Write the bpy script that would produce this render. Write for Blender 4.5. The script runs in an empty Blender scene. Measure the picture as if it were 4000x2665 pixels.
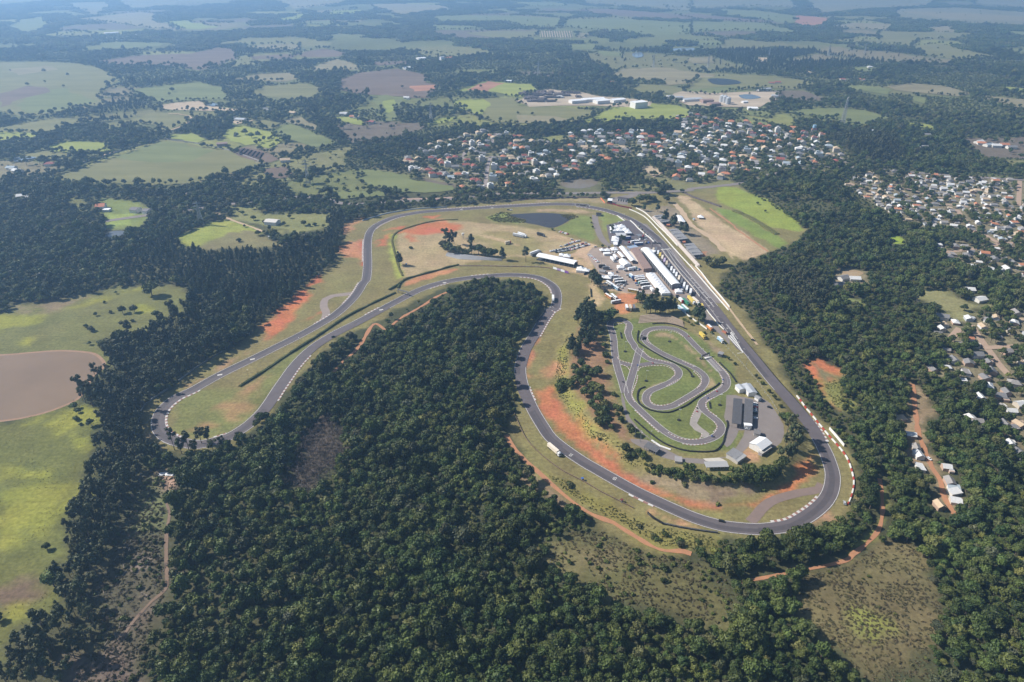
import bpy, math, random
import numpy as np
from mathutils import Vector, geometry

HAZE = 1.5e-4
random.seed(7); np.random.seed(7)
SC = bpy.context.scene
COL = SC.collection

# ------------------------------------------------------------------ camera
FPX, YHOR, CAMH = 2667.0, -150.0, 337.0          # focal length and horizon row in photo pixels, height in metres
PITCH = math.atan((1332.5 - YHOR) / FPX)
SP, CP = math.sin(PITCH), math.cos(PITCH)
cam_d = bpy.data.cameras.new('camera'); cam = bpy.data.objects.new('camera', cam_d); COL.objects.link(cam)
cam_d.sensor_width = 36.0; cam_d.lens = 36.0 * FPX / 4000.0
cam_d.clip_start = 1.0; cam_d.clip_end = 120000.0
cam.location = (0, 0, CAMH); cam.rotation_euler = (math.pi / 2 - PITCH, 0, 0)
SC.camera = cam

# ------------------------------------------------------------------ light
SUN_EL, SUN_AZ = math.radians(40), math.radians(165)      # azimuth from +X, anticlockwise: left and a little beyond
sdir = Vector((math.cos(SUN_EL) * math.cos(SUN_AZ), math.cos(SUN_EL) * math.sin(SUN_AZ), math.sin(SUN_EL)))
sun_d = bpy.data.lights.new('sun', 'SUN'); sun_d.energy = 4.8; sun_d.angle = math.radians(0.53); sun_d.color = (1.0, 0.945, 0.86)
sun = bpy.data.objects.new('sun', sun_d); COL.objects.link(sun); sun.location = (-400, 200, 900)
sun.rotation_euler = (-sdir).to_track_quat('-Z', 'Y').to_euler()
world = bpy.data.worlds.new('World'); SC.world = world; world.use_nodes = True
wn = world.node_tree; bg = wn.nodes['Background']; sky = wn.nodes.new('ShaderNodeTexSky')
sky.sky_type = 'NISHITA'; sky.sun_disc = False; sky.sun_elevation = SUN_EL
sky.sun_rotation = math.pi / 2 - SUN_AZ
sky.altitude = 100; sky.air_density = 1.0; sky.dust_density = 1.0; sky.ozone_density = 1.0
wn.links.new(sky.outputs[0], bg.inputs[0]); bg.inputs[1].default_value = 0.066
SC.view_settings.view_transform = 'Standard'; SC.view_settings.look = 'None'
SC.view_settings.exposure = 0.62; SC.view_settings.gamma = 1.0; SC.view_settings.use_curve_mapping = False
cy = SC.cycles
cy.max_bounces = 5; cy.diffuse_bounces = 2; cy.glossy_bounces = 2; cy.transmission_bounces = 2; cy.volume_bounces = 1
cy.transparent_max_bounces = 4; cy.use_denoising = True; cy.use_adaptive_sampling = True; cy.adaptive_threshold = 0.02
try: cy.denoiser = 'OPENIMAGEDENOISE'
except Exception: pass

# ------------------------------------------------------------------ photo <-> ground
# crops of the photograph the outlines were measured in: origin and scale
REG = {'W': (0, 0, .58825), 'A': (0, 0, 1.668), 'B': (1300, 0, 1.668), 'C': (2600, 0, 1.668), 'D': (2800, 600, 1.96), 'E': (2900, 1200, 1.568),
       'F': (0, 1000, 1.96), 'G': (0, 1700, 1.625), 'H': (1900, 1850, 1.924), 'R1': (500, 650, 1.4258), 'R2': (1300, 700, 2.354),
       'R3': (2100, 700, 2.614), 'R4': (1900, 1150, 1.5677), 'K': (2400, 1300, 3.136), 'L': (2550, 1080, 5.227), 'M': (2330, 840, 4.238),
       'N': (1550, 450, 3.363), 'O': (2780, 1500, 4.356), 'Q': (2040, 980, 7.356), 'S': (2540, 840, 7.129), 'U': (2330, 700, 9.8), 'V': (3080, 1520, 3.336)}
def px(r, x, y):
    a, b, s = REG[r]; return (a + x / s, b + y / s)
def PX(s):
    """'R4 1,2 3,4; K 5,6' -> photo pixels"""
    out = []
    for part in s.split(';'):
        t = part.split()
        for q in t[1:]:
            x, y = q.split(','); out.append(px(t[0], float(x), float(y)))
    return out
def plane(p, z=0.0):
    u, v = p[0] - 2000.0, p[1] - 1332.5
    dn = FPX * SP + v * CP; h = FPX * CP - v * SP; k = (CAMH - z) / dn
    return (u * k, h * k)
def smooth(a, b, t):
    t = np.clip((t - a) / (b - a), 0, 1); return t * t * (3 - 2 * t)
def inside(poly, X, Y):
    c = np.zeros(X.shape, bool); n = len(poly)
    for i in range(n):
        x0, y0 = poly[i]; x1, y1 = poly[(i + 1) % n]
        if y0 == y1: continue
        k = ((y0 > Y) != (y1 > Y)) & (X < (x1 - x0) * (Y - y0) / (y1 - y0) + x0)
        c ^= k
    return c
def dist_line(pts, X, Y, closed=False):
    d = np.full(X.shape, 1e18); n = len(pts)
    for i in range(n if closed else n - 1):
        x0, y0 = pts[i]; x1, y1 = pts[(i + 1) % n]
        dx, dy = x1 - x0, y1 - y0; L = dx * dx + dy * dy + 1e-9
        t = np.clip(((X - x0) * dx + (Y - y0) * dy) / L, 0, 1)
        d = np.minimum(d, (X - x0 - t * dx) ** 2 + (Y - y0 - t * dy) ** 2)
    return np.sqrt(d)
KARTP = [plane(p) for p in PX('R4 505,330 512,480 560,600 640,720 720,850 830,920 960,985 1100,1040 1250,1085 1400,1105 1550,1115 1700,1085 1800,1010 1870,920 1885,820 1840,730 1740,560 1620,400 1480,200 1300,60 900,60 600,120')]
def hgt(X, Y):
    X = np.asarray(X, float); Y = np.asarray(Y, float)
    w = (1 - smooth(480, 700, Y)) * smooth(-220, -40, X) * (1 - smooth(700, 1500, X))
    z = np.zeros_like(X); m = w > 1e-4
    if m.any():
        xs, ys = X[m], Y[m]
        d = dist_line(KARTP, xs, ys, True); d[inside(KARTP, xs, ys)] = 0
        z[m] = -5.5 * w[m] * smooth(0, 15, d)
    return z
def hz(x, y): return float(hgt(np.array([x]), np.array([y]))[0])
def gnd(p):
    z = 0.0
    for _ in range(9):
        x, y = plane(p, z); z = 0.5 * z + 0.5 * hz(x, y)
    return (x, y)
def G(s): return [gnd(p) for p in PX(s)]
def at(r, x, y): return gnd(px(r, x, y))
def atz(r, x, y, z): return plane(px(r, x, y), z)
def proj(x, y, z=0.0):
    d = y * CP - (z - CAMH) * SP
    return (2000 + FPX * x / d, 1332.5 - FPX * (y * SP + (z - CAMH) * CP) / d)

# ------------------------------------------------------------------ materials
def nd(nt, t, **kw):
    n = nt.nodes.new(t)
    for k, v in kw.items(): setattr(n, k, v)
    return n
MATS = {}
def mat(name, c, rough=0.8, c2=None, scale=0.3, amt=0.5, spec=0.3, metal=0.0, bump=0.0, bscale=2.0, detail=6, stretch=None):
    """principled surface whose colour wanders between c and c2 (world-fixed noise at two scales)"""
    if name in MATS: return MATS[name]
    m = bpy.data.materials.new(name); m.use_nodes = True; nt = m.node_tree; b = nt.nodes['Principled BSDF']
    b.inputs['Roughness'].default_value = rough; b.inputs['Specular IOR Level'].default_value = spec; b.inputs['Metallic'].default_value = metal
    b.inputs['Base Color'].default_value = (*c, 1); m.diffuse_color = (*c, 1)
    if c2 is not None:
        g = nd(nt, 'ShaderNodeNewGeometry'); src = g.outputs['Position']
        if stretch:
            mp = nd(nt, 'ShaderNodeMapping'); mp.inputs['Rotation'].default_value = (0, 0, stretch[0]); mp.inputs['Scale'].default_value = (stretch[1], stretch[2], 1)
            nt.links.new(src, mp.inputs[0]); src = mp.outputs[0]
        n1 = nd(nt, 'ShaderNodeTexNoise'); n1.inputs['Scale'].default_value = scale; n1.inputs['Detail'].default_value = detail; n1.inputs['Roughness'].default_value = 0.65
        nt.links.new(src, n1.inputs['Vector'])
        r = nd(nt, 'ShaderNodeMapRange'); r.inputs[1].default_value = 0.5 - 0.28; r.inputs[2].default_value = 0.5 + 0.28
        r.inputs[3].default_value = 0.5 - amt; r.inputs[4].default_value = 0.5 + amt
        nt.links.new(n1.outputs[0], r.inputs[0])
        mx = nd(nt, 'ShaderNodeMix', data_type='RGBA'); mx.inputs[6].default_value = (*c, 1); mx.inputs[7].default_value = (*c2, 1)
        nt.links.new(r.outputs[0], mx.inputs[0]); nt.links.new(mx.outputs[2], b.inputs['Base Color'])
        if bump:
            n2 = nd(nt, 'ShaderNodeTexNoise'); n2.inputs['Scale'].default_value = bscale; n2.inputs['Detail'].default_value = 4
            nt.links.new(g.outputs['Position'], n2.inputs['Vector'])
            bm_ = nd(nt, 'ShaderNodeBump'); bm_.inputs['Strength'].default_value = bump; bm_.inputs['Distance'].default_value = 1.0
            nt.links.new(n2.outputs[0], bm_.inputs['Height']); nt.links.new(bm_.outputs[0], b.inputs['Normal'])
    MATS[name] = m; return m

def foliage(name, dark, light, odd=False):
    m = bpy.data.materials.new(name); m.use_nodes = True; nt = m.node_tree; b = nt.nodes['Principled BSDF']
    oi = nd(nt, 'ShaderNodeObjectInfo'); g = nd(nt, 'ShaderNodeNewGeometry')
    a = nd(nt, 'ShaderNodeMath', operation='MULTIPLY_ADD'); a.inputs[1].default_value = 0.45; a.inputs[2].default_value = -0.1
    nt.links.new(g.outputs['Random Per Island'], a.inputs[0])
    c = nd(nt, 'ShaderNodeMath', operation='MULTIPLY_ADD', use_clamp=True); c.inputs[1].default_value = 0.68
    nt.links.new(oi.outputs['Random'], c.inputs[0]); nt.links.new(a.outputs[0], c.inputs[2])
    mx = nd(nt, 'ShaderNodeMix', data_type='RGBA'); mx.inputs[6].default_value = (*dark, 1); mx.inputs[7].default_value = (*light, 1)
    nt.links.new(c.outputs[0], mx.inputs[0])
    hs = nd(nt, 'ShaderNodeHueSaturation'); w = nd(nt, 'ShaderNodeTexWhiteNoise', noise_dimensions='1D')
    nt.links.new(oi.outputs['Random'], w.inputs['W'])
    mr = nd(nt, 'ShaderNodeMapRange'); mr.inputs[3].default_value = 0.475; mr.inputs[4].default_value = 0.525
    nt.links.new(w.outputs['Value'], mr.inputs[0]); nt.links.new(mr.outputs[0], hs.inputs['Hue'])
    ns = nd(nt, 'ShaderNodeTexNoise'); ns.inputs['Scale'].default_value = .017; ns.inputs['Detail'].default_value = 3; nt.links.new(oi.outputs['Location'], ns.inputs['Vector'])
    rs = nd(nt, 'ShaderNodeMapRange'); rs.inputs[1].default_value = .3; rs.inputs[2].default_value = .7; rs.inputs[3].default_value = .62; rs.inputs[4].default_value = 1.38; nt.links.new(ns.outputs[0], rs.inputs[0])
    # a few crowns of another species: greyish, olive-brown or yellow
    w2 = nd(nt, 'ShaderNodeTexWhiteNoise', noise_dimensions='3D'); nt.links.new(oi.outputs['Location'], w2.inputs['Vector'])
    gt = nd(nt, 'ShaderNodeMath', operation='GREATER_THAN'); gt.inputs[1].default_value = .86; nt.links.new(w2.outputs['Value'], gt.inputs[0])
    od = nd(nt, 'ShaderNodeMix', data_type='RGBA'); od.inputs[6].default_value = (.095, .09, .06, 1); od.inputs[7].default_value = (.17, .17, .04, 1); nt.links.new(oi.outputs['Random'], od.inputs[0])
    sp = nd(nt, 'ShaderNodeMix', data_type='RGBA'); nt.links.new(mx.outputs[2], sp.inputs[6]); nt.links.new(od.outputs[2], sp.inputs[7])
    gm = nd(nt, 'ShaderNodeMath', operation='MULTIPLY'); gm.inputs[1].default_value = .6 if odd else 0; nt.links.new(gt.outputs[0], gm.inputs[0]); nt.links.new(gm.outputs[0], sp.inputs[0])
    nt.links.new(sp.outputs[2], hs.inputs['Color']); nt.links.new(rs.outputs[0], hs.inputs['Value']); nt.links.new(hs.outputs[0], b.inputs['Base Color'])
    b.inputs['Roughness'].default_value = 0.55; b.inputs['Specular IOR Level'].default_value = 0.25
    return m
M_LEAF = foliage('leaf_broad', (0.026, 0.045, 0.013), (0.108, 0.136, 0.032), True)
M_PINE = foliage('leaf_pine', (0.022, 0.038, 0.017), (0.068, 0.090, 0.035))
M_EUC = foliage('leaf_eucalyptus', (0.042, 0.054, 0.024), (0.105, 0.115, 0.05))
M_BUSH = foliage('leaf_bush', (0.045, 0.065, 0.016), (0.14, 0.155, 0.04), True)
M_DRY = foliage('twigs_bare', (0.075, 0.06, 0.055), (0.16, 0.135, 0.12))
M_WEED = foliage('leaf_weed', (0.095, 0.10, 0.03), (0.175, 0.17, 0.05))
M_BARK = mat('bark', (0.11, 0.08, 0.06), 0.9, (0.19, 0.15, 0.12), 1.5)

ASPH = mat('asphalt', (0.098, 0.083, 0.088), 0.85, (0.128, 0.112, 0.118), 0.12, 0.5, stretch=None)
ASPH_K = mat('asphalt_kart', (0.125, 0.107, 0.112), 0.85, (0.165, 0.145, 0.15), 0.25, 0.5)
ASPH_L = mat('asphalt_worn', (0.17, 0.145, 0.135), 0.9, (0.23, 0.20, 0.185), 0.08, 0.5)
GRAVEL = mat('yard_gravel', (0.23, 0.175, 0.145), 0.95, (0.36, 0.29, 0.24), 0.06, 0.6, bump=.2)
CONC = mat('concrete', (0.42, 0.39, 0.35), 0.85, (0.55, 0.51, 0.46), 0.3)
CONC_D = mat('concrete_dark', (0.24, 0.23, 0.23), 0.85, (0.33, 0.31, 0.31), 0.4)
WHITE = mat('white_paint', (0.74, 0.73, 0.70), 0.6, (0.60, 0.58, 0.55), 0.8)
KWHITE = mat('kerb_white', (0.58, 0.56, 0.53), 0.7, (0.42, 0.40, 0.38), 0.7)
WLINE = mat('white_line', (0.62, 0.60, 0.57), 0.7, (0.46, 0.44, 0.42), 0.6)
PVC = mat('white_canvas', (0.82, 0.83, 0.84), 0.45, (0.74, 0.75, 0.77), 0.4, spec=.4)
REDP = mat('red_paint', (0.42, 0.055, 0.035), 0.6, (0.33, 0.06, 0.045), 0.7)
KRED = mat('kerb_red', (0.30, 0.15, 0.12), 0.7, (0.22, 0.13, 0.11), 0.7)
BLACK = mat('tyre_black', (0.018, 0.018, 0.02), 0.85)
GLASS = mat('dark_glass', (0.02, 0.025, 0.03), 0.08, spec=.6)
STEEL = mat('galvanised_steel', (0.36, 0.38, 0.40), 0.45, (0.28, 0.30, 0.32), 0.5, metal=.6)
FIBRO = mat('grey_corrugated', (0.20, 0.20, 0.21), 0.85, (0.27, 0.27, 0.28), 0.6)
RUST = mat('rusty_corrugated', (0.20, 0.13, 0.11), 0.85, (0.30, 0.22, 0.20), 0.5)
ZINC = mat('zinc_roof', (0.50, 0.52, 0.54), 0.5, (0.40, 0.42, 0.44), 0.4, metal=.2)
BLUEP = mat('blue_paint', (0.05, 0.16, 0.42), 0.5)
def paint(name, c): return mat('paint_' + name, c, 0.32, spec=.5)
PAINT = {k: paint(k, v) for k, v in {'white': (.75, .76, .77), 'silver': (.42, .44, .46), 'black': (.02, .02, .022), 'red': (.42, .03, .03), 'blue': (.05, .12, .36),
    'grey': (.15, .155, .165), 'yellow': (.62, .47, .10), 'orange': (.60, .25, .08), 'green': (.05, .22, .13), 'cream': (.72, .64, .53), 'teal': (.14, .34, .32), 'lilac': (.47, .38, .5),
    'lightblue': (.30, .46, .60), 'tan': (.55, .47, .35), 'purple': (.20, .08, .33)}.items()}

# ------------------------------------------------------------------ mesh helpers
class MB:
    def __init__(s): s.v, s.f, s.m = [], [], []
    def quad(s, a, b, c, d, m=0):
        n = len(s.v); s.v += [a, b, c, d]; s.f.append((n, n + 1, n + 2, n + 3)); s.m.append(m)
    def face(s, pts, m=0):
        n = len(s.v); s.v += list(pts); s.f.append(tuple(range(n, n + len(pts)))); s.m.append(m)
    def box(s, x, y, z, sx, sy, sz, rot=0.0, m=0, taper=1.0):
        """centre x,y, bottom z"""
        c, q = math.cos(rot), math.sin(rot); n = len(s.v)
        for zz, t in ((z, 1.0), (z + sz, taper)):
            for ax, ay in ((-1, -1), (1, -1), (1, 1), (-1, 1)):
                lx, ly = ax * sx / 2 * t, ay * sy / 2 * t
                s.v.append((x + lx * c - ly * q, y + lx * q + ly * c, zz))
        for f in ((3, 2, 1, 0), (4, 5, 6, 7), (0, 1, 5, 4), (1, 2, 6, 5), (2, 3, 7, 6), (3, 0, 4, 7)):
            s.f.append(tuple(n + i for i in f)); s.m.append(m)
    def bar(s, a, b, w, m=0):
        a, b = Vector(a), Vector(b); d = b - a
        if d.length < 1e-6: return
        u = d.orthogonal().normalized() * w / 2; v = d.cross(u).normalized() * w / 2; n = len(s.v)
        for p in (a, b):
            for q in (u + v, v - u, -u - v, u - v): s.v.append(tuple(p + q))
        for f in ((3, 2, 1, 0), (4, 5, 6, 7), (0, 1, 5, 4), (1, 2, 6, 5), (2, 3, 7, 6), (3, 0, 4, 7)):
            s.f.append(tuple(n + i for i in f)); s.m.append(m)
    def cyl(s, x, y, z, r, h, k=8, m=0, r2=None):
        r2 = r if r2 is None else r2; n = len(s.v)
        for i in range(k):
            a = 2 * math.pi * i / k; s.v.append((x + r * math.cos(a), y + r * math.sin(a), z))
        for i in range(k):
            a = 2 * math.pi * i / k; s.v.append((x + r2 * math.cos(a), y + r2 * math.sin(a), z + h))
        for i in range(k):
            j = (i + 1) % k; s.f.append((n + i, n + j, n + k + j, n + k + i)); s.m.append(m)
        s.f.append(tuple(n + k + i for i in range(k))); s.m.append(m)
    def wheel(s, x, y, z, r, w, k=10, m=0):
        n = len(s.v)
        for yy in (y - w / 2, y + w / 2):
            for i in range(k):
                a = 2 * math.pi * i / k; s.v.append((x + r * math.cos(a), yy, z + r * math.sin(a)))
        for i in range(k):
            j = (i + 1) % k; s.f.append((n + i, n + j, n + k + j, n + k + i)); s.m.append(m)
        s.f.append(tuple(n + i for i in range(k))); s.m.append(m); s.f.append(tuple(n + k + i for i in reversed(range(k)))); s.m.append(m)
    def mesh(s, name, mats):
        me = bpy.data.meshes.new(name); me.from_pydata([tuple(map(float, v)) for v in s.v], [], s.f)
        mats = mats if isinstance(mats, (list, tuple)) else [mats]
        for m in mats: me.materials.append(m)
        if len(mats) > 1: me.polygons.foreach_set('material_index', s.m)
        me.update(); return me
    def build(s, name, mats, parent=None): return link(name, s.mesh(name, mats), parent)
def link(name, me, parent=None):
    o = bpy.data.objects.new(name, me); COL.objects.link(o)
    if parent is not None: o.parent = parent
    return o
def tag(o, label=None, cat=None, group=None, kind=None):
    if label: o['label'] = label
    if cat: o['category'] = cat
    if group: o['group'] = group
    if kind: o['kind'] = kind
    return o
def thing(name, label, cat, loc=(0, 0, 0), rz=0.0, group=None):
    o = bpy.data.objects.new(name, None); COL.objects.link(o); o.empty_display_size = 1
    o.location = loc; o.rotation_euler = (0, 0, rz)
    return tag(o, label, cat, group)
def copy_thing(src, loc, rz, label=None, group=None, scale=None):
    r = src.copy(); COL.objects.link(r); r.location = loc; r.rotation_euler = (0, 0, rz)
    if scale: r.scale = scale
    for ch in src.children:
        c = ch.copy(); COL.objects.link(c); c.parent = r
        for g in ch.children:
            d = g.copy(); COL.objects.link(d); d.parent = c
    return tag(r, label, None, group)
ORD = 'zeroth first second third fourth fifth sixth seventh eighth ninth tenth eleventh twelfth thirteenth fourteenth fifteenth sixteenth seventeenth eighteenth nineteenth twentieth'.split()
def ordinal(n):
    if n <= 20: return ORD[n]
    return f"{n}{'th' if n % 100 in (11, 12, 13) else {1: 'st', 2: 'nd', 3: 'rd'}.get(n % 10, 'th')}"
def number_labels(objs, fmt, one=None):
    """labels by place from the left in the picture: fmt has {o}"""
    objs = sorted(objs, key=lambda o: proj(o.location.x, o.location.y, o.location.z)[0])
    for i, o in enumerate(objs):
        o['label'] = (one if one and len(objs) == 1 else fmt.format(o=ordinal(i + 1)))

def spline(pts, step=6.0, closed=False):
    """Catmull-Rom through ground points, resampled"""
    P = [Vector(p) for p in pts]; n = len(P); out = []
    rng = range(n if closed else n - 1)
    for i in rng:
        p1, p2 = P[i], P[(i + 1) % n]
        p0 = P[(i - 1) % n] if closed or i > 0 else p1 * 2 - p2
        p3 = P[(i + 2) % n] if closed or i + 2 < n else p2 * 2 - p1
        k = max(1, int((p2 - p1).length / step))
        for j in range(k):
            t = j / k; t2, t3 = t * t, t * t * t
            out.append(0.5 * (2 * p1 + (p2 - p0) * t + (2 * p0 - 5 * p1 + 4 * p2 - p3) * t2 + (3 * p1 - p0 - 3 * p2 + p3) * t3))
    if not closed: out.append(P[-1])
    return [(p.x, p.y) for p in out]
def normals2(L, closed=False):
    n = len(L); out = []
    for i in range(n):
        a = L[(i - 1) % n] if closed or i > 0 else L[i]; b = L[(i + 1) % n] if closed or i + 1 < n else L[i]
        dx, dy = b[0] - a[0], b[1] - a[1]; l = math.hypot(dx, dy) or 1
        out.append((-dy / l, dx / l))
    return out
def offset(L, d, closed=False):
    return [(p[0] + n[0] * d, p[1] + n[1] * d) for p, n in zip(L, normals2(L, closed))]
def hvec(L): return hgt(np.array([p[0] for p in L]), np.array([p[1] for p in L]))
def ribbon(mb, L, w, z, closed=False, m=0, w_at=None):
    n = len(L); N = normals2(L, closed); W = [w_at(i / (n - 1)) if w_at else w for i in range(n)]
    a = [(p[0] + q[0] * ww / 2, p[1] + q[1] * ww / 2) for p, q, ww in zip(L, N, W)]; b = [(p[0] - q[0] * ww / 2, p[1] - q[1] * ww / 2) for p, q, ww in zip(L, N, W)]
    za, zb, zc = hvec(a), hvec(b), hvec(L); k = len(mb.v)
    for i in range(n):
        zz = max(za[i], zb[i], zc[i]) + z
        mb.v += [(a[i][0], a[i][1], zz), (b[i][0], b[i][1], zz)]
    for i in range(n if closed else n - 1):
        j = (i + 1) % n
        mb.f.append((k + 2 * i, k + 2 * i + 1, k + 2 * j + 1, k + 2 * j)); mb.m.append(m)
def dashes(mb, L, w, z, on, off, m=0, m2=None, hh=None):
    """pieces of a band along L; m2 fills the gaps with a second colour"""
    acc = 0.0; state = True; cur = [L[0]]
    def flush():
        if len(cur) > 1:
            if state: ribbon(mb, cur, w, z, m=m)
            elif m2 is not None: ribbon(mb, cur, w, z, m=m2)
    for i in range(1, len(L)):
        a, b = L[i - 1], L[i]; d = math.hypot(b[0] - a[0], b[1] - a[1]); t = 0.0
        while d - t > 1e-9:
            need = (on if state else off) - acc
            if t + need <= d:
                t += need; q = (a[0] + (b[0] - a[0]) * t / d, a[1] + (b[1] - a[1]) * t / d)
                cur.append(q); flush(); cur = [q]; state = not state; acc = 0.0
            else:
                acc += d - t; t = d; cur.append(b)
    flush()
def sheet(name, poly, z, m, parent=None):
    """flat polygon with thickness-free top, z above the flat ground"""
    v3 = [Vector((p[0], p[1], 0)) for p in poly]
    tris = geometry.tessellate_polygon([v3]); mb = MB(); zs = hvec(poly)
    mb.v = [(p[0], p[1], float(zz) + z) for p, zz in zip(poly, zs)]
    for t in tris:
        a, b, c = (poly[i] for i in t)
        if (b[0] - a[0]) * (c[1] - a[1]) - (b[1] - a[1]) * (c[0] - a[0]) < 0: t = (t[0], t[2], t[1])
        mb.f.append(tuple(t)); mb.m.append(0)
    return mb.build(name, m, parent)
def rough_outline(poly, step, amp, seed=0):
    """subdivide an outline and let it wander like a field or shore edge"""
    rnd = random.Random(seed); out = []; n = len(poly)
    for i in range(n):
        a, b = poly[i], poly[(i + 1) % n]; d = math.hypot(b[0] - a[0], b[1] - a[1]); k = max(1, min(40, int(d / step)))
        nx, ny = (-(b[1] - a[1]) / (d + 1e-9), (b[0] - a[0]) / (d + 1e-9))
        for j in range(k):
            t = j / k; o = rnd.uniform(-amp, amp) if j else 0
            out.append((a[0] + (b[0] - a[0]) * t + nx * o, a[1] + (b[1] - a[1]) * t + ny * o))
    return out

# ================================================================== LAND COVER
def vnoise(X, Y, s, seed=0):
    x = X / s; y = Y / s; xi = np.floor(x); yi = np.floor(y); fx = x - xi; fy = y - yi
    fx = fx * fx * (3 - 2 * fx); fy = fy * fy * (3 - 2 * fy)
    def h(a, b):
        t = np.sin(a * 127.1 + b * 311.7 + seed * 74.7) * 43758.5453; return t - np.floor(t)
    return (h(xi, yi) * (1 - fx) + h(xi + 1, yi) * fx) * (1 - fy) + (h(xi, yi + 1) * (1 - fx) + h(xi + 1, yi + 1) * fx) * fy
ZONE = ('F 1160,1480 1100,1360 1075,1240 1130,1130 1260,1050 1400,950 1500,865 1680,745; R1 640,985 740,880 850,790 960,700 1060,605 1150,545 1195,440 1200,330 1240,300 1310,300 1440,255 1600,235; '
        'R2 900,262 1300,235 1600,205 1900,180 2354,170; R3 400,190 640,195 700,215 760,160 740,120 1300,125 1410,140 1530,135; C 100,1255 450,1215 640,1310 760,1390 890,1490 930,1500 860,1568; '
        'D 560,700 420,740 230,830 110,860 30,950 0,1060; E 20,30 60,100 110,180 150,240 220,310 260,420 330,530 420,640 530,740 640,850 690,930 715,1050 705,1180 640,1270 560,1310 430,1340 280,1385 0,1405; '
        'H 1740,470 1720,490 1560,600 1480,640 1200,600 1000,500 900,450 820,360 700,290 600,220 480,140 380,60 330,0; R4 220,1000 150,900 130,780 180,720 190,650 165,560 150,450 165,350 200,270 260,200 310,130 350,60 355,0; '
        'R2 1960,1100 1930,1060 1850,1000 1750,950 1600,925 1400,930 1200,950 1050,985 900,1040 750,1120 600,1200 400,1300 250,1390; R1 1180,960 1080,1040 1000,1120 930,1210 850,1290 810,1370 760,1430 690,1480 600,1530 500,1575 420,1585 330,1595 250,1600 200,1640 150,1568')
L1 = 'F -400,470 0,440 60,430 110,365 420,345 700,295 830,245 1110,235 1300,220 1440,240 1440,330 1420,450 1270,505 1070,590 940,610 800,635 680,660 780,700 830,800 800,850 700,930 640,1010 580,1105 300,1210 0,1265 -400,1300'
L2 = 'F -400,1290 0,1262 300,1208 580,1100 620,1140 750,1175 760,1300 770,1400 690,1568; G 560,200 500,400 400,700 420,850 270,920 400,1000 330,1180 130,1230 0,1480 -300,1600 -400,200'
CLEARED = 'G 900,210 1180,290 1080,430 1080,950 1000,1100 950,1300 900,1568 880,1700 380,1700 420,1568 560,1400 640,1200 560,1060 600,930 700,780 740,640 820,430 870,300'
SCRUB = 'H 440,600 640,440 900,440 1200,600 1500,640 1700,720 1860,850 1850,1130 1500,1100 1000,960 600,760'
SCRUB_R = 'W 1840,1330 1960,1290 2040,1240 2110,1250 2130,1320 2170,1400 2130,1480 2150,1560 2000,1570 1900,1480 1840,1400'
THICKET = 'W 690,1000 755,955 795,1000 775,1075 705,1135 645,1115 685,1045'
WEEDBAND = 'H 430,0 600,60 750,180 950,250 1100,330 1300,400 1700,480 1740,560 1550,600 1300,570 1000,400 800,290 560,100'
TOWN1 = ('B 200,1080 470,1010 620,950 800,880 980,850 1170,870 1300,900 1480,940 1540,870 1700,850 2000,860 2300,870; C 60,765 180,748 400,800 700,820 1000,870 1050,930 1200,1010 1250,1080 900,1090 640,1110 480,1130 330,1180 200,1200 40,1170; '
         'B 2000,1160 1900,1060 1850,1080 1700,1100 1500,1150 1460,1200 1100,1230 850,1230 790,1200 650,1160 500,1130 300,1110')
TOWN2 = 'D 1000,250 960,190 1100,170 1280,130 1500,150 1700,180 2000,180 2352,220 2700,260 2700,960 2352,960 2050,940 1850,880 1690,740 1560,620 1400,500 1230,400'
TOWN3 = 'E 1180,60 1330,100 1400,60 1725,30 2100,0 2100,900 1640,860 1560,730 1500,560 1400,470 1220,440 1110,410 1200,330 1280,220 1190,150'
D2 = 'D 1490,1080 1560,1045 1750,1040 1850,1110 2000,1150 2200,1160 2000,1200 1900,1280 1750,1250 1700,1160 1560,1110'
GRASS, LUSH, LIME, TAN, RED, OLIVE = (.19, .165, .07), (.22, .25, .06), (.225, .225, .045), (.35, .265, .15), (.41, .145, .068), (.15, .15, .055)
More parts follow.
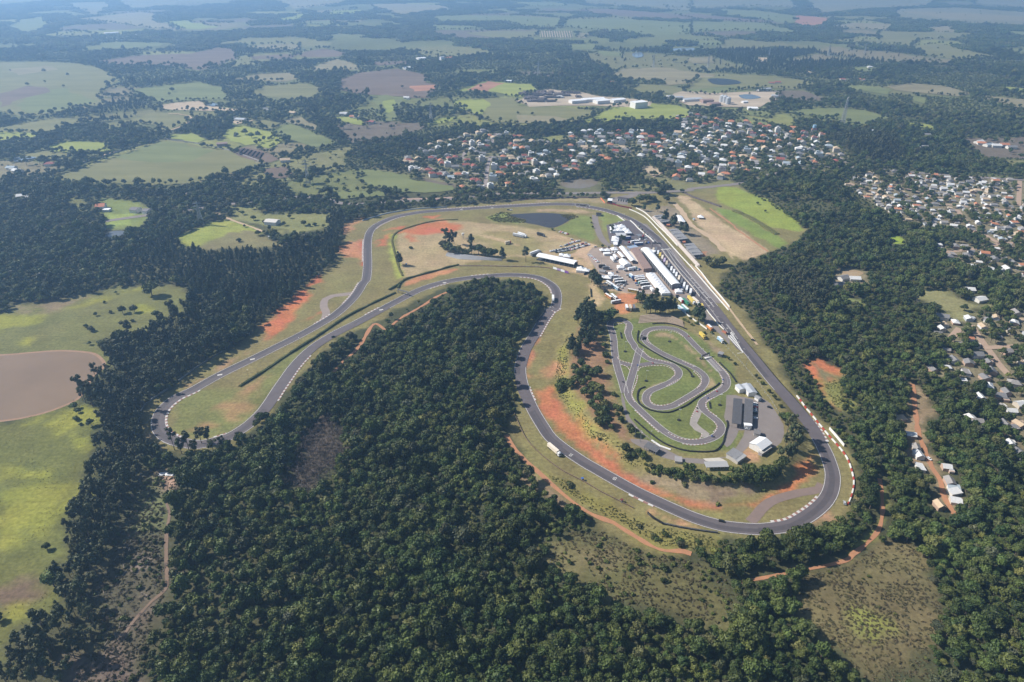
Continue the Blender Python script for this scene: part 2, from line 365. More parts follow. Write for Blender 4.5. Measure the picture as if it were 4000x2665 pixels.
# soft patches of ground, painted in order: outline, colour, softness in metres, trees kept off
PATCH = [
 (ZONE, GRASS, 4, 1), (L1, (.145, .145, .052), 6, 1), (L2, (.128, .132, .04), 6, 1), (CLEARED, (.088, .08, .05), 8, 1), (SCRUB, (.118, .108, .046), 10, 1), (SCRUB_R, (.145, .12, .058), 8, 1),
 (THICKET, (.085, .07, .055), 8, 1), (WEEDBAND, (.20, .18, .055), 6, 1), (TOWN1, (.17, .16, .085), 8, 0), (TOWN2, (.19, .165, .10), 8, 0), (TOWN3, (.19, .165, .10), 8, 0),
 ('E 1040,470 1130,560 1200,690 1100,700 1100,800 1200,1000 1300,1200 1290,1260 1180,1120 1020,900 960,700 1030,640', (.27, .20, .12), 6, 1),
 ('B 1440,1185 1760,1185 1740,1258 1470,1258', (.12, .12, .06), 5, 1), (D2, (.23, .22, .10), 6, 1), ('D 1300,650 1330,620 1400,640 1450,690 1370,695', (.24, .32, .05), 4, 1), ('D 980,1110 1100,1115 1130,1155 1000,1145', (.2, .22, .08), 5, 1),
 ('D 930,890 1000,880 1160,900 1170,1000 1000,1000 880,1010', (.24, .2, .12), 5, 1),
 ('A 650,1300 900,1310 980,1370 940,1460 850,1500 680,1490', (.17, .20, .06), 5, 1), ('A 430,1280 560,1310 520,1360 460,1340', OLIVE, 5, 1), ('A 700,1395 870,1390 840,1470 690,1480', (.22, .27, .07), 3, 1),
 ('A 1140,1550 1350,1460 1480,1435 1640,1470 1740,1510 1600,1568 1500,1610 1200,1610', (.24, .26, .06), 5, 1), ('A 1500,1350 1650,1350 1720,1400 2150,1390 2130,1500 1900,1530 1750,1480 1520,1430', (.19, .19, .075), 6, 1),
 ('R1 380,460 560,370 700,360 780,400 860,440 700,455 500,460', (.19, .17, .08), 5, 1),
 ('F 110,380 500,340 600,330 450,420 200,440 120,420', (.20, .16, .09), 12, 0), ('F 0,450 160,460 350,460 250,510 60,560 -60,540', LIME, 7, 0), ('F 500,400 700,340 850,300 1100,240 900,310 650,390 520,420', LIME, 6, 0),
 ('F 1060,380 1110,370 1150,430 1080,430', LIME, 6, 0), ('F 850,490 910,485 880,510', LIME, 3, 0), ('F 180,620 230,625 220,680 190,680', LIME, 4, 0),
 ('F 200,1290 400,1260 560,1180 740,1190 740,1260 600,1300 450,1400 420,1340', LIME, 9, 0), ('F 570,1400 690,1380 700,1480 600,1470', LIME, 7, 0), ('G 0,350 150,300 300,320 450,330 400,480 250,600 60,620 -60,560', LIME, 10, 0),
 ('G 0,210 130,190 120,270 -40,300', LIME, 6, 0), ('G 150,240 320,210 320,270 200,300', LIME, 6, 0), ('G 0,640 180,660 150,720 -50,700', LIME, 6, 0), ('G -60,900 100,950 160,1010 100,1080 -60,1060', (.16, .115, .075), 12, 0), ('G 40,1130 150,1110 130,1170 60,1180', LIME, 5, 0),
 ('G 400,1600 500,1400 640,1200 800,1230 960,1100 950,1300 900,1568 880,1700', (.15, .115, .088), 12, 0), ('G 1010,260 1090,240 1180,290 1120,310 1040,360', (.42, .28, .21), 5, 0), ('G 850,790 990,760 960,800 880,830', (.27, .21, .18), 6, 0), ('G 780,430 870,300 1000,320 1060,440 1000,600 850,520', (.14, .15, .07), 10, 0),
 # track infield
 ('R2 640,480 830,410 1000,380 1250,390 1500,410 1750,430 1900,470 2100,520 2354,600 2354,640 1990,670 1880,720 1700,720 1560,720 1160,790 900,850 680,900 640,880 590,700 570,560', (.335, .26, .145), 4, 0),
 ('R2 1250,510 1650,480 1900,540 2000,620 1850,690 1600,700 1400,600', (.25, .21, .095), 8, 0),
 ('R2 1240,500 1420,515 1640,580 1760,615 1700,620 1420,540', (.37, .27, .16), 3, 0),
 ('R2 580,490 830,420 1000,385 1200,430 1150,480 900,490 760,520 720,580 690,500', RED, 7, 0), ('R2 420,560 530,520 480,620 430,610', RED, 5, 0), ('R2 470,470 680,425 600,460', RED, 4, 0), ('R2 840,350 970,340 900,362', RED, 4, 0),
 ('R2 90,600 250,570 270,760 230,720 150,690', (.36, .19, .10), 6, 0), ('R2 95,400 250,370 180,440 100,500', (.36, .20, .11), 6, 0), ('R2 620,995 750,920 900,860 1110,835 950,890 750,955', (.42, .2, .1), 4, 0),
 ('R1 770,880 820,820 900,760 990,690 1000,740 930,800 920,860 800,950', RED, 5, 0), ('R1 920,880 1080,810 1010,850', RED, 4, 0), ('R1 1000,670 1070,595 1075,645', RED, 3, 0), ('R1 1190,440 1290,430 1310,520 1230,500', (.40, .19, .10), 5, 0),
 ('R1 1300,420 1308,420 1318,550 1308,550', (.40, .12, .06), 2, 0),
 ('R1 230,1370 280,1290 450,1230 620,1240 900,1040 1000,1000 950,1080 850,1200 760,1330 700,1400 560,1480 400,1500 260,1480', (.16, .165, .06), 5, 0), ('R1 480,1420 560,1330 680,1220 720,1200 690,1320 560,1420', (.27, .17, .085), 12, 0),
 ('R1 130,1480 200,1520 220,1568 180,1640 120,1568', (.29, .22, .12), 5, 0), ('R1 340,1220 450,1150 650,1040 560,1100 420,1190', (.30, .20, .11), 4, 0),
 ('R2 505,600 535,510 580,495 575,600 605,780 640,900 600,915 560,800', (.27, .29, .07), 2.5, 0), ('R2 1420,350 1560,300 1640,310 1620,350 1750,390 1700,410 1500,395', (.19, .22, .06), 4, 0),
 ('R3 200,500 420,370 560,390 590,600 550,640 380,580', (.165, .195, .06), 3, 0), ('R3 630,360 700,330 830,380 930,430 720,470 700,620 690,560', (.185, .21, .065), 3, 0), ('R3 0,305 200,305 400,310 620,335 560,350 400,345 180,330 0,330', (.34, .25, .15), 3, 0),
 ('R3 0,205 640,200 700,250 500,235 200,222 0,235', (.28, .22, .125), 4, 0),
 # kart side
 ('R4 740,190 900,150 1220,210 1350,290 1530,470 1540,600 1480,750 1560,860 1500,960 1300,985 1100,930 900,860 800,600', (.135, .155, .052), 3, 0),
 ('R4 500,420 520,330 560,200 700,230 745,420 700,430 770,640 860,860 900,900 800,880 640,740 560,620', (.24, .145, .085), 6, 0),
 ('R4 320,600 410,570 430,640 560,830 640,920 760,1030 900,1130 1000,1180 1200,1255 1430,1290 1420,1320 1250,1285 1000,1195 830,1095 640,990 500,880 360,740', (.43, .165, .08), 4, 0),
 ('R4 560,700 620,790 700,900 820,990 790,1000 660,900 560,780', (.45, .15, .07), 4, 0),
 ('R4 430,600 420,500 450,330 500,250 500,400 470,560 560,640 640,800 720,900 640,880 540,740', (.21, .20, .055), 5, 0),
 ('R4 900,1080 1050,1120 1250,1150 1450,1160 1640,1170 1690,1210 1450,1280 1250,1250 1050,1180', (.275, .215, .135), 5, 0), ('R4 640,850 760,870 900,950 1000,1060 900,1060 760,960', (.22, .2, .07), 6, 0),
 ('R4 1300,1140 1500,1150 1650,1180 1560,1270 1420,1285', (.20, .145, .10), 6, 0),
 ('R4 1480,1290 1640,1265 1800,1175 1930,1055 1980,1000 1995,1060 1910,1200 1700,1285', (.46, .165, .075), 4, 0), ('R4 240,430 290,310 345,240 300,300 275,370 255,500', (.33, .15, .08), 3, 0), ('R4 350,470 430,440 420,500 360,500', (.36, .19, .10), 8, 0),
 ('R4 1010,1330 1150,1390 1300,1430 1150,1400', (.40, .23, .13), 3, 0), ('R4 1180,1330 1400,1370 1600,1390 1650,1320 1400,1330', (.20, .18, .07), 4, 0),
 ('E 350,1280 480,1220 560,1300 430,1335', (.33, .2, .12), 6, 0), ('E 440,700 520,800 600,900 660,1000 670,1120 600,1260 560,1280 600,1100 590,950 520,800', (.195, .17, .075), 3, 0),
 ('K 480,60 620,20 760,80 700,30 600,0 480,30', (.30, .23, .13), 2, 0), ('K 820,120 900,150 980,250 870,200', (.32, .24, .14), 2, 0), ('K 1020,310 1060,330 1190,470 1150,450', (.32, .24, .14), 1.5, 0), ('K 1150,520 1210,580 1220,640 1120,700 1160,600', (.32, .24, .14), 2, 0),
 ('K 330,740 400,680 600,605 580,620 400,720 350,780 340,860 310,820', (.40, .28, .2), 1.5, 0), ('L 720,1060 1000,1200 1300,1440 1500,1568 1300,1568 1000,1240', (.26, .19, .12), 3, 0),
 ('O 640,1000 530,1170 620,1290 800,1290 830,1200 690,1080', (.38, .22, .13), 3, 0),
 # paddock
 ('R3 820,1170 1000,1180 1050,1210 960,1330 850,1370 790,1290', (.45, .20, .095), 3, 0), ('R3 460,640 600,680 520,740 600,800 560,900 640,1000 760,1110 900,1160 700,1150 560,960 430,800 330,780 400,740', (.46, .33, .21), 3, 0),
 ('R3 0,830 200,900 400,960 520,1000 560,1100 530,1260 600,1290 680,1240 600,1150 640,1000 480,830 390,790 100,740 0,760', (.39, .29, .165), 4, 0), ('R3 0,500 180,530 350,620 400,640 300,640 120,580 0,560', (.36, .27, .15), 4, 0),
 ('R3 1010,290 1210,330 1350,230 1400,280 1560,480 1720,620 1860,760 1700,800 1400,560', (.235, .195, .135), 5, 0), ('R3 1640,740 1720,740 1700,800 1650,800', (.46, .2, .1), 2, 0), ('R3 1290,440 1370,445 1360,480 1300,470', (.46, .22, .12), 2, 0),
 ('R3 1420,160 1530,180 1750,330 1900,440 2091,560; D 0,440 110,540 250,640 390,750 220,830 90,760; R3 1990,820 1940,740 1860,660 1700,560 1560,330', (.41, .31, .19), 3, 0),
 ('D 0,250 140,260 380,350 630,500 640,600 400,560 200,440 0,370', (.225, .265, .055), 3, 0), ('D 0,420 120,440 350,560 550,690 480,720 250,600 100,520', (.17, .22, .055), 4, 0),
 ('E 385,320 480,318 620,405 600,480 600,640 560,600 440,420', (.17, .145, .075), 4, 1), ('E 383,325 402,320 470,430 550,560 592,635 575,622 500,525 430,420', (.43, .15, .07), 2.5, 0), ('E 385,318 480,318 530,350 610,400 590,420 500,372 430,345', (.43, .16, .075), 2.5, 0), ('E 520,430 590,450 580,475 530,460', (.36, .15, .08), 3, 0), ('E 500,470 620,430 700,520 620,640 560,600', (.20, .20, .065), 8, 0),
 ('W 1955,1390 2010,1395 2040,1430 2010,1470 1965,1440', (.19, .195, .055), 6, 0), ('E 850,1050 870,1050 880,1300 800,1420 650,1530 640,1500 800,1380 850,1280', (.24, .24, .07), 3, 0),
 ('H 60,0 250,0 420,60 560,200 620,240 560,260 420,120', (.22, .16, .10), 5, 0), ('H 430,560 560,600 800,560 1000,600 900,700 600,700', (.17, .14, .07), 10, 0),
]
PATCHG = [(G(s) if True else None, c, w, k) for s, c, w, k in PATCH]

def cells(X, Y, s, seed=0):
    """small irregular plots: nearest and second nearest of jittered seeds -> hash per plot, distance to the plot edge"""
    xi, yi = np.floor(X / s), np.floor(Y / s); d1 = np.full(X.shape, 1e18); d2 = d1.copy(); hid = np.zeros(X.shape)
    def h(a, b, k):
        t = np.sin(a * 127.1 + b * 311.7 + k * 74.7 + seed * 19.3) * 43758.5453; return t - np.floor(t)
    for i in (-1, 0, 1):
        for j in (-1, 0, 1):
            a, b = xi + i, yi + j; d = (X - (a + h(a, b, 1)) * s) ** 2 + (Y - (b + h(a, b, 2)) * s) ** 2
            n = d < d1; d2 = np.where(n, d1, np.minimum(d2, d)); hid = np.where(n, h(a, b, 3), hid); d1 = np.where(n, d, d1)
    return hid, np.sqrt(d2) - np.sqrt(d1)
def open_plot(X, Y):
    """where the far country is open pasture instead of wood"""
    wx, wy = X + 60 * (vnoise(X, Y, 120, 51) - .5), Y + 60 * (vnoise(X, Y, 120, 52) - .5)
    h1, e1 = cells(wx, wy, 185, 1); h2, e2 = cells(wx, wy, 420, 2); D = np.hypot(X, Y)
    s = np.where(D > 2600, h2, h1); e = np.where(D > 2600, e2, e1)
    return (s < .25) & (e > np.where(D > 2600, 30, 14)) & (D > 1150), s
# ------------------------------------------------------------------ terrain sheet
def axis(lo, hi, step, out0, out1, grow=1.13):
    a = list(np.arange(lo, hi + .1, step)); s = step; x = a[-1]
    while x < out1: s *= grow; x += s; a.append(x)
    s = step; x = a[0]; b = []
    while x > out0: s *= grow; x -= s; b.append(x)
    return np.array(b[::-1] + a)
xs = axis(-760, 860, 3.2, -45000, 45000, 1.04); ys = axis(290, 1240, 3.2, -3000, 60000, 1.028)
GX, GY = np.meshgrid(xs, ys); TX, TY = GX.ravel(), GY.ravel(); TZ = hgt(TX, TY)
col = np.empty((TX.size, 4)); col[:, 3] = 1
n0 = vnoise(TX, TY, 260, 3)[:, None]
col[:, :3] = np.array((.060, .066, .032)) * (1 - n0) + np.array((.085, .080, .042)) * n0
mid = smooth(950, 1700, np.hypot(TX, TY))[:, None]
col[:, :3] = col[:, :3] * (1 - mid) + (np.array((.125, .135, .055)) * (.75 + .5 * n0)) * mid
op, hv = open_plot(TX, TY); pal = np.array([(.155, .15, .068), (.175, .17, .075), (.145, .155, .06), (.19, .165, .095), (.14, .115, .085), (.20, .205, .07)])
col[op, :3] = pal[(hv[op] * 97.3 * 6).astype(int) % 6]
far = smooth(6500, 12000, np.hypot(TX, TY))[:, None]
col[:, :3] = col[:, :3] * (1 - far) + np.array((.12, .13, .07)) * far
warp = (vnoise(TX, TY, 7, 1) - .5) * 1.9 + (vnoise(TX * .6 + TY * .8, (TY * .6 - TX * .8) * .35, 12, 2) - .5) * 2.4
for poly, c, w, k in PATCHG:
    px_, py_ = [p[0] for p in poly], [p[1] for p in poly]; mg = 3 * w + 4
    idx = np.nonzero((TX > min(px_) - mg) & (TX < max(px_) + mg) & (TY > min(py_) - mg) & (TY < max(py_) + mg))[0]
    if idx.size == 0: continue
    x, y = TX[idx], TY[idx]; d = dist_line(poly, x, y, True); ins = inside(poly, x, y); d = np.where(ins, d, -d)
    m = smooth(-w, w, d + warp[idx] * w * 0.9 + (.25 * w + .3 if c[0] > .3 and c[2] < .12 and not k else 0))[:, None]
    col[idx, :3] = col[idx, :3] * (1 - m) + np.array(c) * m
terr = MB(); nx, ny = len(xs), len(ys)
me = bpy.data.meshes.new('ground'); I = np.arange(nx * ny).reshape(ny, nx)
F4 = np.stack([I[:-1, :-1], I[:-1, 1:], I[1:, 1:], I[1:, :-1]], -1).reshape(-1, 4)
me.from_pydata(np.stack([TX, TY, TZ], 1).tolist(), [], F4.tolist())
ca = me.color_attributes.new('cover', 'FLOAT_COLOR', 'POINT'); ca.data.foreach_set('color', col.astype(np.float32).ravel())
me.polygons.foreach_set('use_smooth', np.ones(len(me.polygons), bool))
def ground_mat():
    m = bpy.data.materials.new('ground_cover'); m.use_nodes = True; nt = m.node_tree; b = nt.nodes['Principled BSDF']
    b.inputs['Roughness'].default_value = .95; b.inputs['Specular IOR Level'].default_value = .1
    a = nd(nt, 'ShaderNodeAttribute', attribute_name='cover'); g = nd(nt, 'ShaderNodeNewGeometry')
    def noise(scale, lo, hi, det=5, vec=None):
        n = nd(nt, 'ShaderNodeTexNoise'); n.inputs['Scale'].default_value = scale; n.inputs['Detail'].default_value = det; n.inputs['Roughness'].default_value = .7
        nt.links.new(vec or g.outputs['Position'], n.inputs['Vector'])
        r = nd(nt, 'ShaderNodeMapRange'); r.inputs[1].default_value = .28; r.inputs[2].default_value = .72; r.inputs[3].default_value = lo; r.inputs[4].default_value = hi
        nt.links.new(n.outputs[0], r.inputs[0]); return n, r
    n1, r1 = noise(.35, .66, 1.34); n2, r2 = noise(.035, .78, 1.22, 4)
    mp = nd(nt, 'ShaderNodeMapping'); mp.inputs['Rotation'].default_value = (0, 0, .5); mp.inputs['Scale'].default_value = (.02, .35, 1); nt.links.new(g.outputs['Position'], mp.inputs[0])
    n4, r4 = noise(1.0, .90, 1.10, 3, mp.outputs[0])
    v = nd(nt, 'ShaderNodeMath', operation='MULTIPLY'); nt.links.new(r1.outputs[0], v.inputs[0]); nt.links.new(r2.outputs[0], v.inputs[1])
    v2 = nd(nt, 'ShaderNodeMath', operation='MULTIPLY'); nt.links.new(v.outputs[0], v2.inputs[0]); nt.links.new(r4.outputs[0], v2.inputs[1])
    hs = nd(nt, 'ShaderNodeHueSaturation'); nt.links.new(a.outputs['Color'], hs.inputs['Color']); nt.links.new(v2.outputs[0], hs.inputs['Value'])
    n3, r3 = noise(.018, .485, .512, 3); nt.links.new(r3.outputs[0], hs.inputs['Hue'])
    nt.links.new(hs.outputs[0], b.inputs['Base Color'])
    bp = nd(nt, 'ShaderNodeBump'); bp.inputs['Strength'].default_value = .45; bp.inputs['Distance'].default_value = .8
    nt.links.new(n1.outputs[0], bp.inputs['Height']); nt.links.new(bp.outputs[0], b.inputs['Normal'])
    return m
me.materials.append(ground_mat())
tag(link('ground', me), 'grassy and wooded ground reaching to the horizon', 'ground', kind='structure')

# ------------------------------------------------------------------ farm fields far out (sheets)
FC = {'o': ((.155, .155, .065), (.19, .18, .08)), 'g': ((.135, .155, .062), (.17, .185, .075)), 'l': ((.22, .25, .06), (.26, .28, .075)), 'd': ((.20, .175, .10), (.245, .215, .125)),
      'b': ((.135, .10, .075), (.175, .13, .10)), 'r': ((.30, .15, .10), (.36, .19, .12)), 't': ((.40, .31, .21), (.45, .36, .25)), 'p': ((.145, .145, .085), (.215, .20, .125)), 'k': ((.34, .28, .2), (.44, .36, .27)), 'v': ((.20, .235, .06), (.24, .27, .07))}
FNAME = {'o': ('pasture', 'olive pasture'), 'g': ('pasture', 'green pasture'), 'l': ('meadow', 'yellow-green meadow'), 'd': ('stubble_field', 'dry buff stubble field'), 'b': ('ploughed_field', 'brown ploughed field'), 'r': ('bare_earth', 'bare red earth'),
         't': ('sown_field', 'pale tan bare field'), 'p': ('grassland', 'pale hazy grassland'), 'k': ('dirt_yard', 'sandy dirt yard'), 'v': ('meadow', 'vivid green meadow')}
FMAT = {k: mat('field_' + k, tuple(v * .9 for v in a), .95, tuple(v * 1.1 for v in b), .02, .75, spec=.1, detail=12, stretch=(ord(k) * .37, .25, 1.0)) for k, (a, b) in FC.items()}
FIELDS = [('o', 'A -500,402 0,402 270,403 480,412 600,432 700,470 785,520 700,560 640,640 690,680 480,710 300,740 180,770 0,720 -500,760'), ('d', 'A 60,450 300,430 380,455 120,490'), ('g', 'A 250,600 420,575 560,640 640,660 480,705 300,735 180,740 100,690'), ('b', 'A 0,610 180,560 300,570 330,600 200,630 0,700'),
 ('o', 'A -400,880 0,865 250,870 520,800 580,770 350,765 180,800 0,830 -400,840'), ('l', 'A -300,862 120,862 290,890 120,905 0,920 -300,930'), ('l', 'A 300,960 440,920 700,930 740,985 620,990 500,1000 330,990'), ('o', 'A 90,1020 280,980 480,1000 460,1040 220,1040 80,1065'),
 ('o', 'A 300,1165 500,1105 1040,915 1100,910 1500,985 1710,1070 1600,1105 1400,1150 1250,1195 1050,1210 700,1195 480,1190'), ('g', 'A 720,1030 1040,925 1100,920 1400,985 1250,1050 1000,1060'), ('b', 'A 1510,980 1600,960 1700,980 1830,1035 1760,1060 1680,1050 1540,1010'), ('b', 'A 1720,1100 1860,1085 1910,1130 1850,1165 1740,1160'),
 ('t', 'A 1020,690 1120,672 1300,658 1340,690 1640,715 1540,725 1330,725 1080,712'), ('o', 'A 1000,730 1420,728 1400,750 1250,760 1240,800 1060,870 1020,820 900,800 700,850 640,800 800,790'), ('g', 'A 820,585 1300,532 1380,560 1450,570 1500,660 1440,650 1300,655 1000,670 920,620'), ('o', 'A 1640,610 1720,560 2000,545 2090,580 2000,640 1850,650'), ('d', 'A 1510,515 1700,480 1890,475 1950,510 1850,535 1720,530'),
 ('b', 'A 620,400 930,360 1250,350 1400,310 1530,320 1530,390 1300,460 1130,430 950,420 730,425'), ('d', 'A 1540,310 1760,290 1960,290 1950,320 1750,325'), ('b', 'A 1620,370 1960,350 1900,380 1640,390'), ('b', 'A 1960,350 2100,318 2260,345 2200,370 1970,372'), ('d', 'A 2020,440 2200,385 2335,430 2335,455 2050,465'),
 ('v', 'A 1090,140 1200,135 1430,178 1300,192 1170,185'), ('v', 'A 1800,130 1990,85 1990,110 1900,140'), ('v', 'A 2120,80 2335,65 2335,85 2150,100'), ('g', 'A 1870,150 2170,135 2180,180 2040,160'), ('d', 'A 480,125 900,80 1010,90 1010,140 1090,165 1180,200 980,190 820,160'), ('g', 'A 60,180 130,130 300,105 300,180 180,215'), ('o', 'A 370,230 560,210 640,225 550,245 390,240'), ('g', 'A 640,280 850,275 1050,280 1040,300 850,315 660,300'),
 ('p', 'A 450,20 700,12 720,50 560,75 470,45'), ('p', 'A 750,-20 1600,-20 1500,25 1150,30 850,60 780,20'), ('d', 'A 1720,-20 2300,-20 2200,30 1900,60 1830,20'), ('p', 'A -300,-30 350,-30 300,5 0,20 -300,30'), ('l', 'A 1480,850 1560,815 1700,850 1800,880 1720,930 1600,950 1450,890'), ('o', 'A 1590,800 1700,780 1860,810 1750,845'), ('g', 'A 1760,850 1870,808 2050,860 2190,930 2050,965 1850,890'), ('l', 'A 1660,950 1800,890 1860,900 1750,970'), ('l', 'A 1100,880 1250,870 1340,910 1280,935 1120,905'), ('d', 'A 1790,790 1960,760 2080,830 2040,855 1880,800'), ('t', 'A 1480,785 1560,770 1660,785 1540,812'),
 ('b', 'B 40,520 150,480 420,448 640,500 610,540 700,560 620,640 500,640 300,620 130,610 50,590'), ('r', 'B 500,562 690,555 680,590 530,598'), ('l', 'B 730,610 1000,530 1130,540 1290,550 1340,590 1200,640 1050,600 900,590'), ('r', 'B 870,588 1010,530 1120,545 1010,600 960,592'), ('o', 'B 770,660 1000,640 1210,640 1210,690 1500,700 1700,720 1690,750 1600,790 1400,810 1100,805 940,770 800,690'), ('l', 'B 775,658 980,645 1030,690 940,760 840,710'), ('d', 'B 1200,750 1450,760 1560,785 1400,806 1180,800'),
 ('l', 'B 1620,800 1830,700 2060,670 2250,690 2335,720 2300,770 2180,780 1900,780 1750,800'), ('k', 'B 1190,660 1300,610 1400,580 1600,600 1750,630 1900,640 2080,660 2070,690 1950,700 1700,690 1500,690 1280,700'), ('d', 'B 1800,490 1900,450 2150,440 2335,470 2335,540 2000,520'), ('o', 'B 1950,580 2000,550 2200,560 2335,590 2250,615 2000,610'), ('g', 'B 220,640 350,620 480,640 470,690 400,700 430,780 330,800 290,700'), ('v', 'B 330,660 400,650 400,720 360,740'), ('l', 'B 0,770 150,760 230,820 90,800'), ('l', 'B 600,810 720,770 850,765 700,810'),
 ('g', 'B 630,110 850,100 1210,105 1500,120 1470,180 1250,175 1100,140 850,140 680,140'), ('g', 'B 1480,180 1520,130 1800,120 2335,150 2335,225 2100,230 1850,205 1600,190'), ('b', 'B 1600,60 1800,60 2000,75 2335,100 2335,130 1950,110 1700,90'), ('o', 'B 860,215 1050,205 1200,205 1330,200 1340,235 1150,255 1000,240'), ('d', 'B 1590,215 1690,220 1650,250 1600,250'), ('d', 'B 250,30 400,25 700,35 780,60 600,75 450,95 300,60'), ('g', 'B 1100,10 1500,20 1520,40 1300,45'), ('p', 'B 1600,-20 2335,-20 2335,80 1900,40 1660,30'), ('g', 'B 1500,290 1700,285 1720,325 1560,320'), ('v', 'B 0,70 190,65 190,80 0,100'), ('g', 'B 640,165 900,170 1000,185 850,200 660,195'), ('g', 'B 1720,330 1870,340 1870,370 1760,365'),
 ('g', 'B 150,1100 400,1130 500,1170 780,1215 800,1240 600,1260 340,1250 200,1200'), ('g', 'B 0,1250 340,1240 340,1280 0,1300'), ('t', 'B 2000,1100 2060,1080 2150,1130 2090,1160'), ('b', 'B 260,405 470,400 500,420 300,430'),
 ('d', 'C 0,450 250,480 330,490 300,530 0,560'), ('o', 'C 220,510 450,490 700,500 900,525 990,545 820,585 600,570 300,620 110,600'), ('g', 'C 720,720 850,720 980,705 1100,705 1300,720 1480,770 1380,790 1230,830 1100,790 900,750'), ('g', 'C 470,720 700,740 660,770 500,750'), ('g', 'C 1130,555 1300,560 1480,590 1450,620 1250,590'), ('d', 'C 1440,565 1600,545 1800,560 2000,610 1900,630 1700,610 1500,590'), ('l', 'C 2190,565 2335,580 2700,600 2700,630 2335,605 2220,590'), ('d', 'C 2050,620 2335,650 2600,680 2600,760 2335,710 2100,650'), ('l', 'C 1540,800 1700,810 1780,840 1740,850 1600,820'), ('g', 'C 1600,620 1700,640 1690,680 1620,660'),
 ('g', 'C 180,140 600,150 800,190 870,220 700,205 400,205 120,215 60,160'), ('b', 'C 60,95 180,90 420,115 700,140 560,148 200,125'), ('g', 'C 340,60 600,70 850,105 830,165 600,120 400,100'), ('r', 'C 850,100 1080,120 1020,170 850,165'), ('p', 'C 900,-20 1800,-20 1700,40 1300,60 1000,90'), ('p', 'C 1500,60 1900,50 2335,80 2800,100 2800,180 2335,170 1800,140 1500,120'), ('p', 'C 2000,-20 2800,-20 2800,60 2335,55 2000,30'), ('d', 'C 1500,70 2000,90 2335,110 2335,140 1800,120'), ('d', 'C 1050,170 1250,150 1500,160 1450,195 1200,190'), ('o', 'C 1390,205 1700,210 2060,220 1900,250 1650,260 1600,300 1380,290 1030,265 1200,250 1400,265'), ('o', 'C 1600,300 1800,290 2000,340 2150,370 1900,390 1700,360'), ('g', 'C 1170,450 1330,430 1440,470 1240,470'), ('t', 'C 570,375 680,380 660,405 580,400'), ('g', 'C 180,265 370,270 350,300 200,300'), ('d', 'C 150,380 300,370 320,410 180,415'), ('p', 'C 0,-20 800,-20 860,50 600,40 300,60 0,50'), ('k', 'C 0,640 100,600 500,600 760,600 720,650 620,700 400,700 150,690'), ('g', 'C 100,590 420,560 560,600 300,610'),
 ('d', 'C 1700,180 1850,170 1900,210 1760,215'), ('g', 'C 2200,200 2700,230 2700,330 2335,260')]
CLEAR = [p for p, c, w, k in PATCHG if k]; FEDGE = []
seen = {}
HORW = ['left', 'left of centre', 'centre', 'right of centre', 'right']
for i, (k, s) in enumerate(FIELDS):
    poly = G(s); big = min(math.hypot(*p) for p in poly)
    ro = rough_outline(poly, max(16, big * .016), max(3.0, big * .0045), i); FEDGE.append(ro)
    f = sheet(FNAME[k][0], ro, .20 + .012 * i * (1 if big < 3000 else 1.0), FMAT[k]); CLEAR.append(poly)
    q = proj(sum(p[0] for p in poly) / len(poly), sum(p[1] for p in poly) / len(poly))
    seen.setdefault(k, []).append((f, q))
for k, L in seen.items():
    L.sort(key=lambda t: t[1][1]); n = len(L)
    for i, (f, q) in enumerate(L):
        tag(f, f'{FNAME[k][1]}, {ordinal(i + 1)} nearest the top of the photo, {HORW[min(4, max(0, int(q[0] // 800)))]}', 'field', f'{FNAME[k][1]}s in the countryside', 'structure')
# striped plantation rows on the far hillside
pr = PX('B 1345,205 1555,203 1568,248 1352,244'); mb = MB(); base = [gnd(p) for p in pr]
sf = sheet('orchard_field', base, 1.6, FMAT['t']); tag(sf, 'pale tan hillside orchard with dark planted rows', 'orchard', kind='structure'); CLEAR.append(base)
for i in range(13):
    t = (i + .5) / 13; a = (base[0][0] * (1 - t) + base[1][0] * t, base[0][1] * (1 - t) + base[1][1] * t); b = (base[3][0] * (1 - t) + base[2][0] * t, base[3][1] * (1 - t) + base[2][1] * t)
    rb = MB(); L = [(a[0] + (b[0] - a[0]) * j / 12, a[1] + (b[1] - a[1]) * j / 12) for j in range(13)]
    for j in range(12): rb.box((L[j][0] + L[j + 1][0]) / 2, (L[j][1] + L[j + 1][1]) / 2, 1.5, 6 + 2 * math.sin(j * 3.1 + i), math.hypot(b[0] - a[0], b[1] - a[1]) / 12 * .93, 2.6 + .8 * math.sin(j * 1.7 + i * 2.3), math.atan2(b[1] - a[1], b[0] - a[0]) - math.pi / 2, taper=.7)
    rb.build('planted_row', M_LEAF, sf)
# low crop rows in the olive grove right of the works yard
# ------------------------------------------------------------------ water
def water(name, c, rough, label, s, z=.12, rim=None):
    poly = G(s); ro = [p for p in spline(poly, 5, True)]
    if rim:
        cx, cy_ = np.mean([p[0] for p in ro]), np.mean([p[1] for p in ro])
        w = sheet('shore', offset(ro, -rim[0] if geometry_area(ro) > 0 else rim[0], True), z - .06, mat('shore_' + name, rim[1], .9, tuple(v * .75 for v in rim[1]), .2)); tag(w, 'bare earth shore around ' + label, 'shore', kind='structure')
    m = mat('water_' + name, c, rough, tuple(v * .78 for v in c), .012, .7, spec=.16, bump=.02, bscale=.8)
    o = sheet(name, ro, z, m); tag(o, label, 'water', kind='structure'); CLEAR.append(poly); return o
def geometry_area(p): return sum(p[i][0] * p[(i + 1) % len(p)][1] - p[(i + 1) % len(p)][0] * p[i][1] for i in range(len(p))) / 2
water('lake', (.225, .155, .10), .4, 'muddy brown lake in the left field', 'F -400,775 0,765 250,745 450,732 640,742 730,765 785,840 700,925 645,1010 580,1095 400,1175 200,1228 0,1258 -400,1300', .10, (3.0, (.32, .2, .13)))
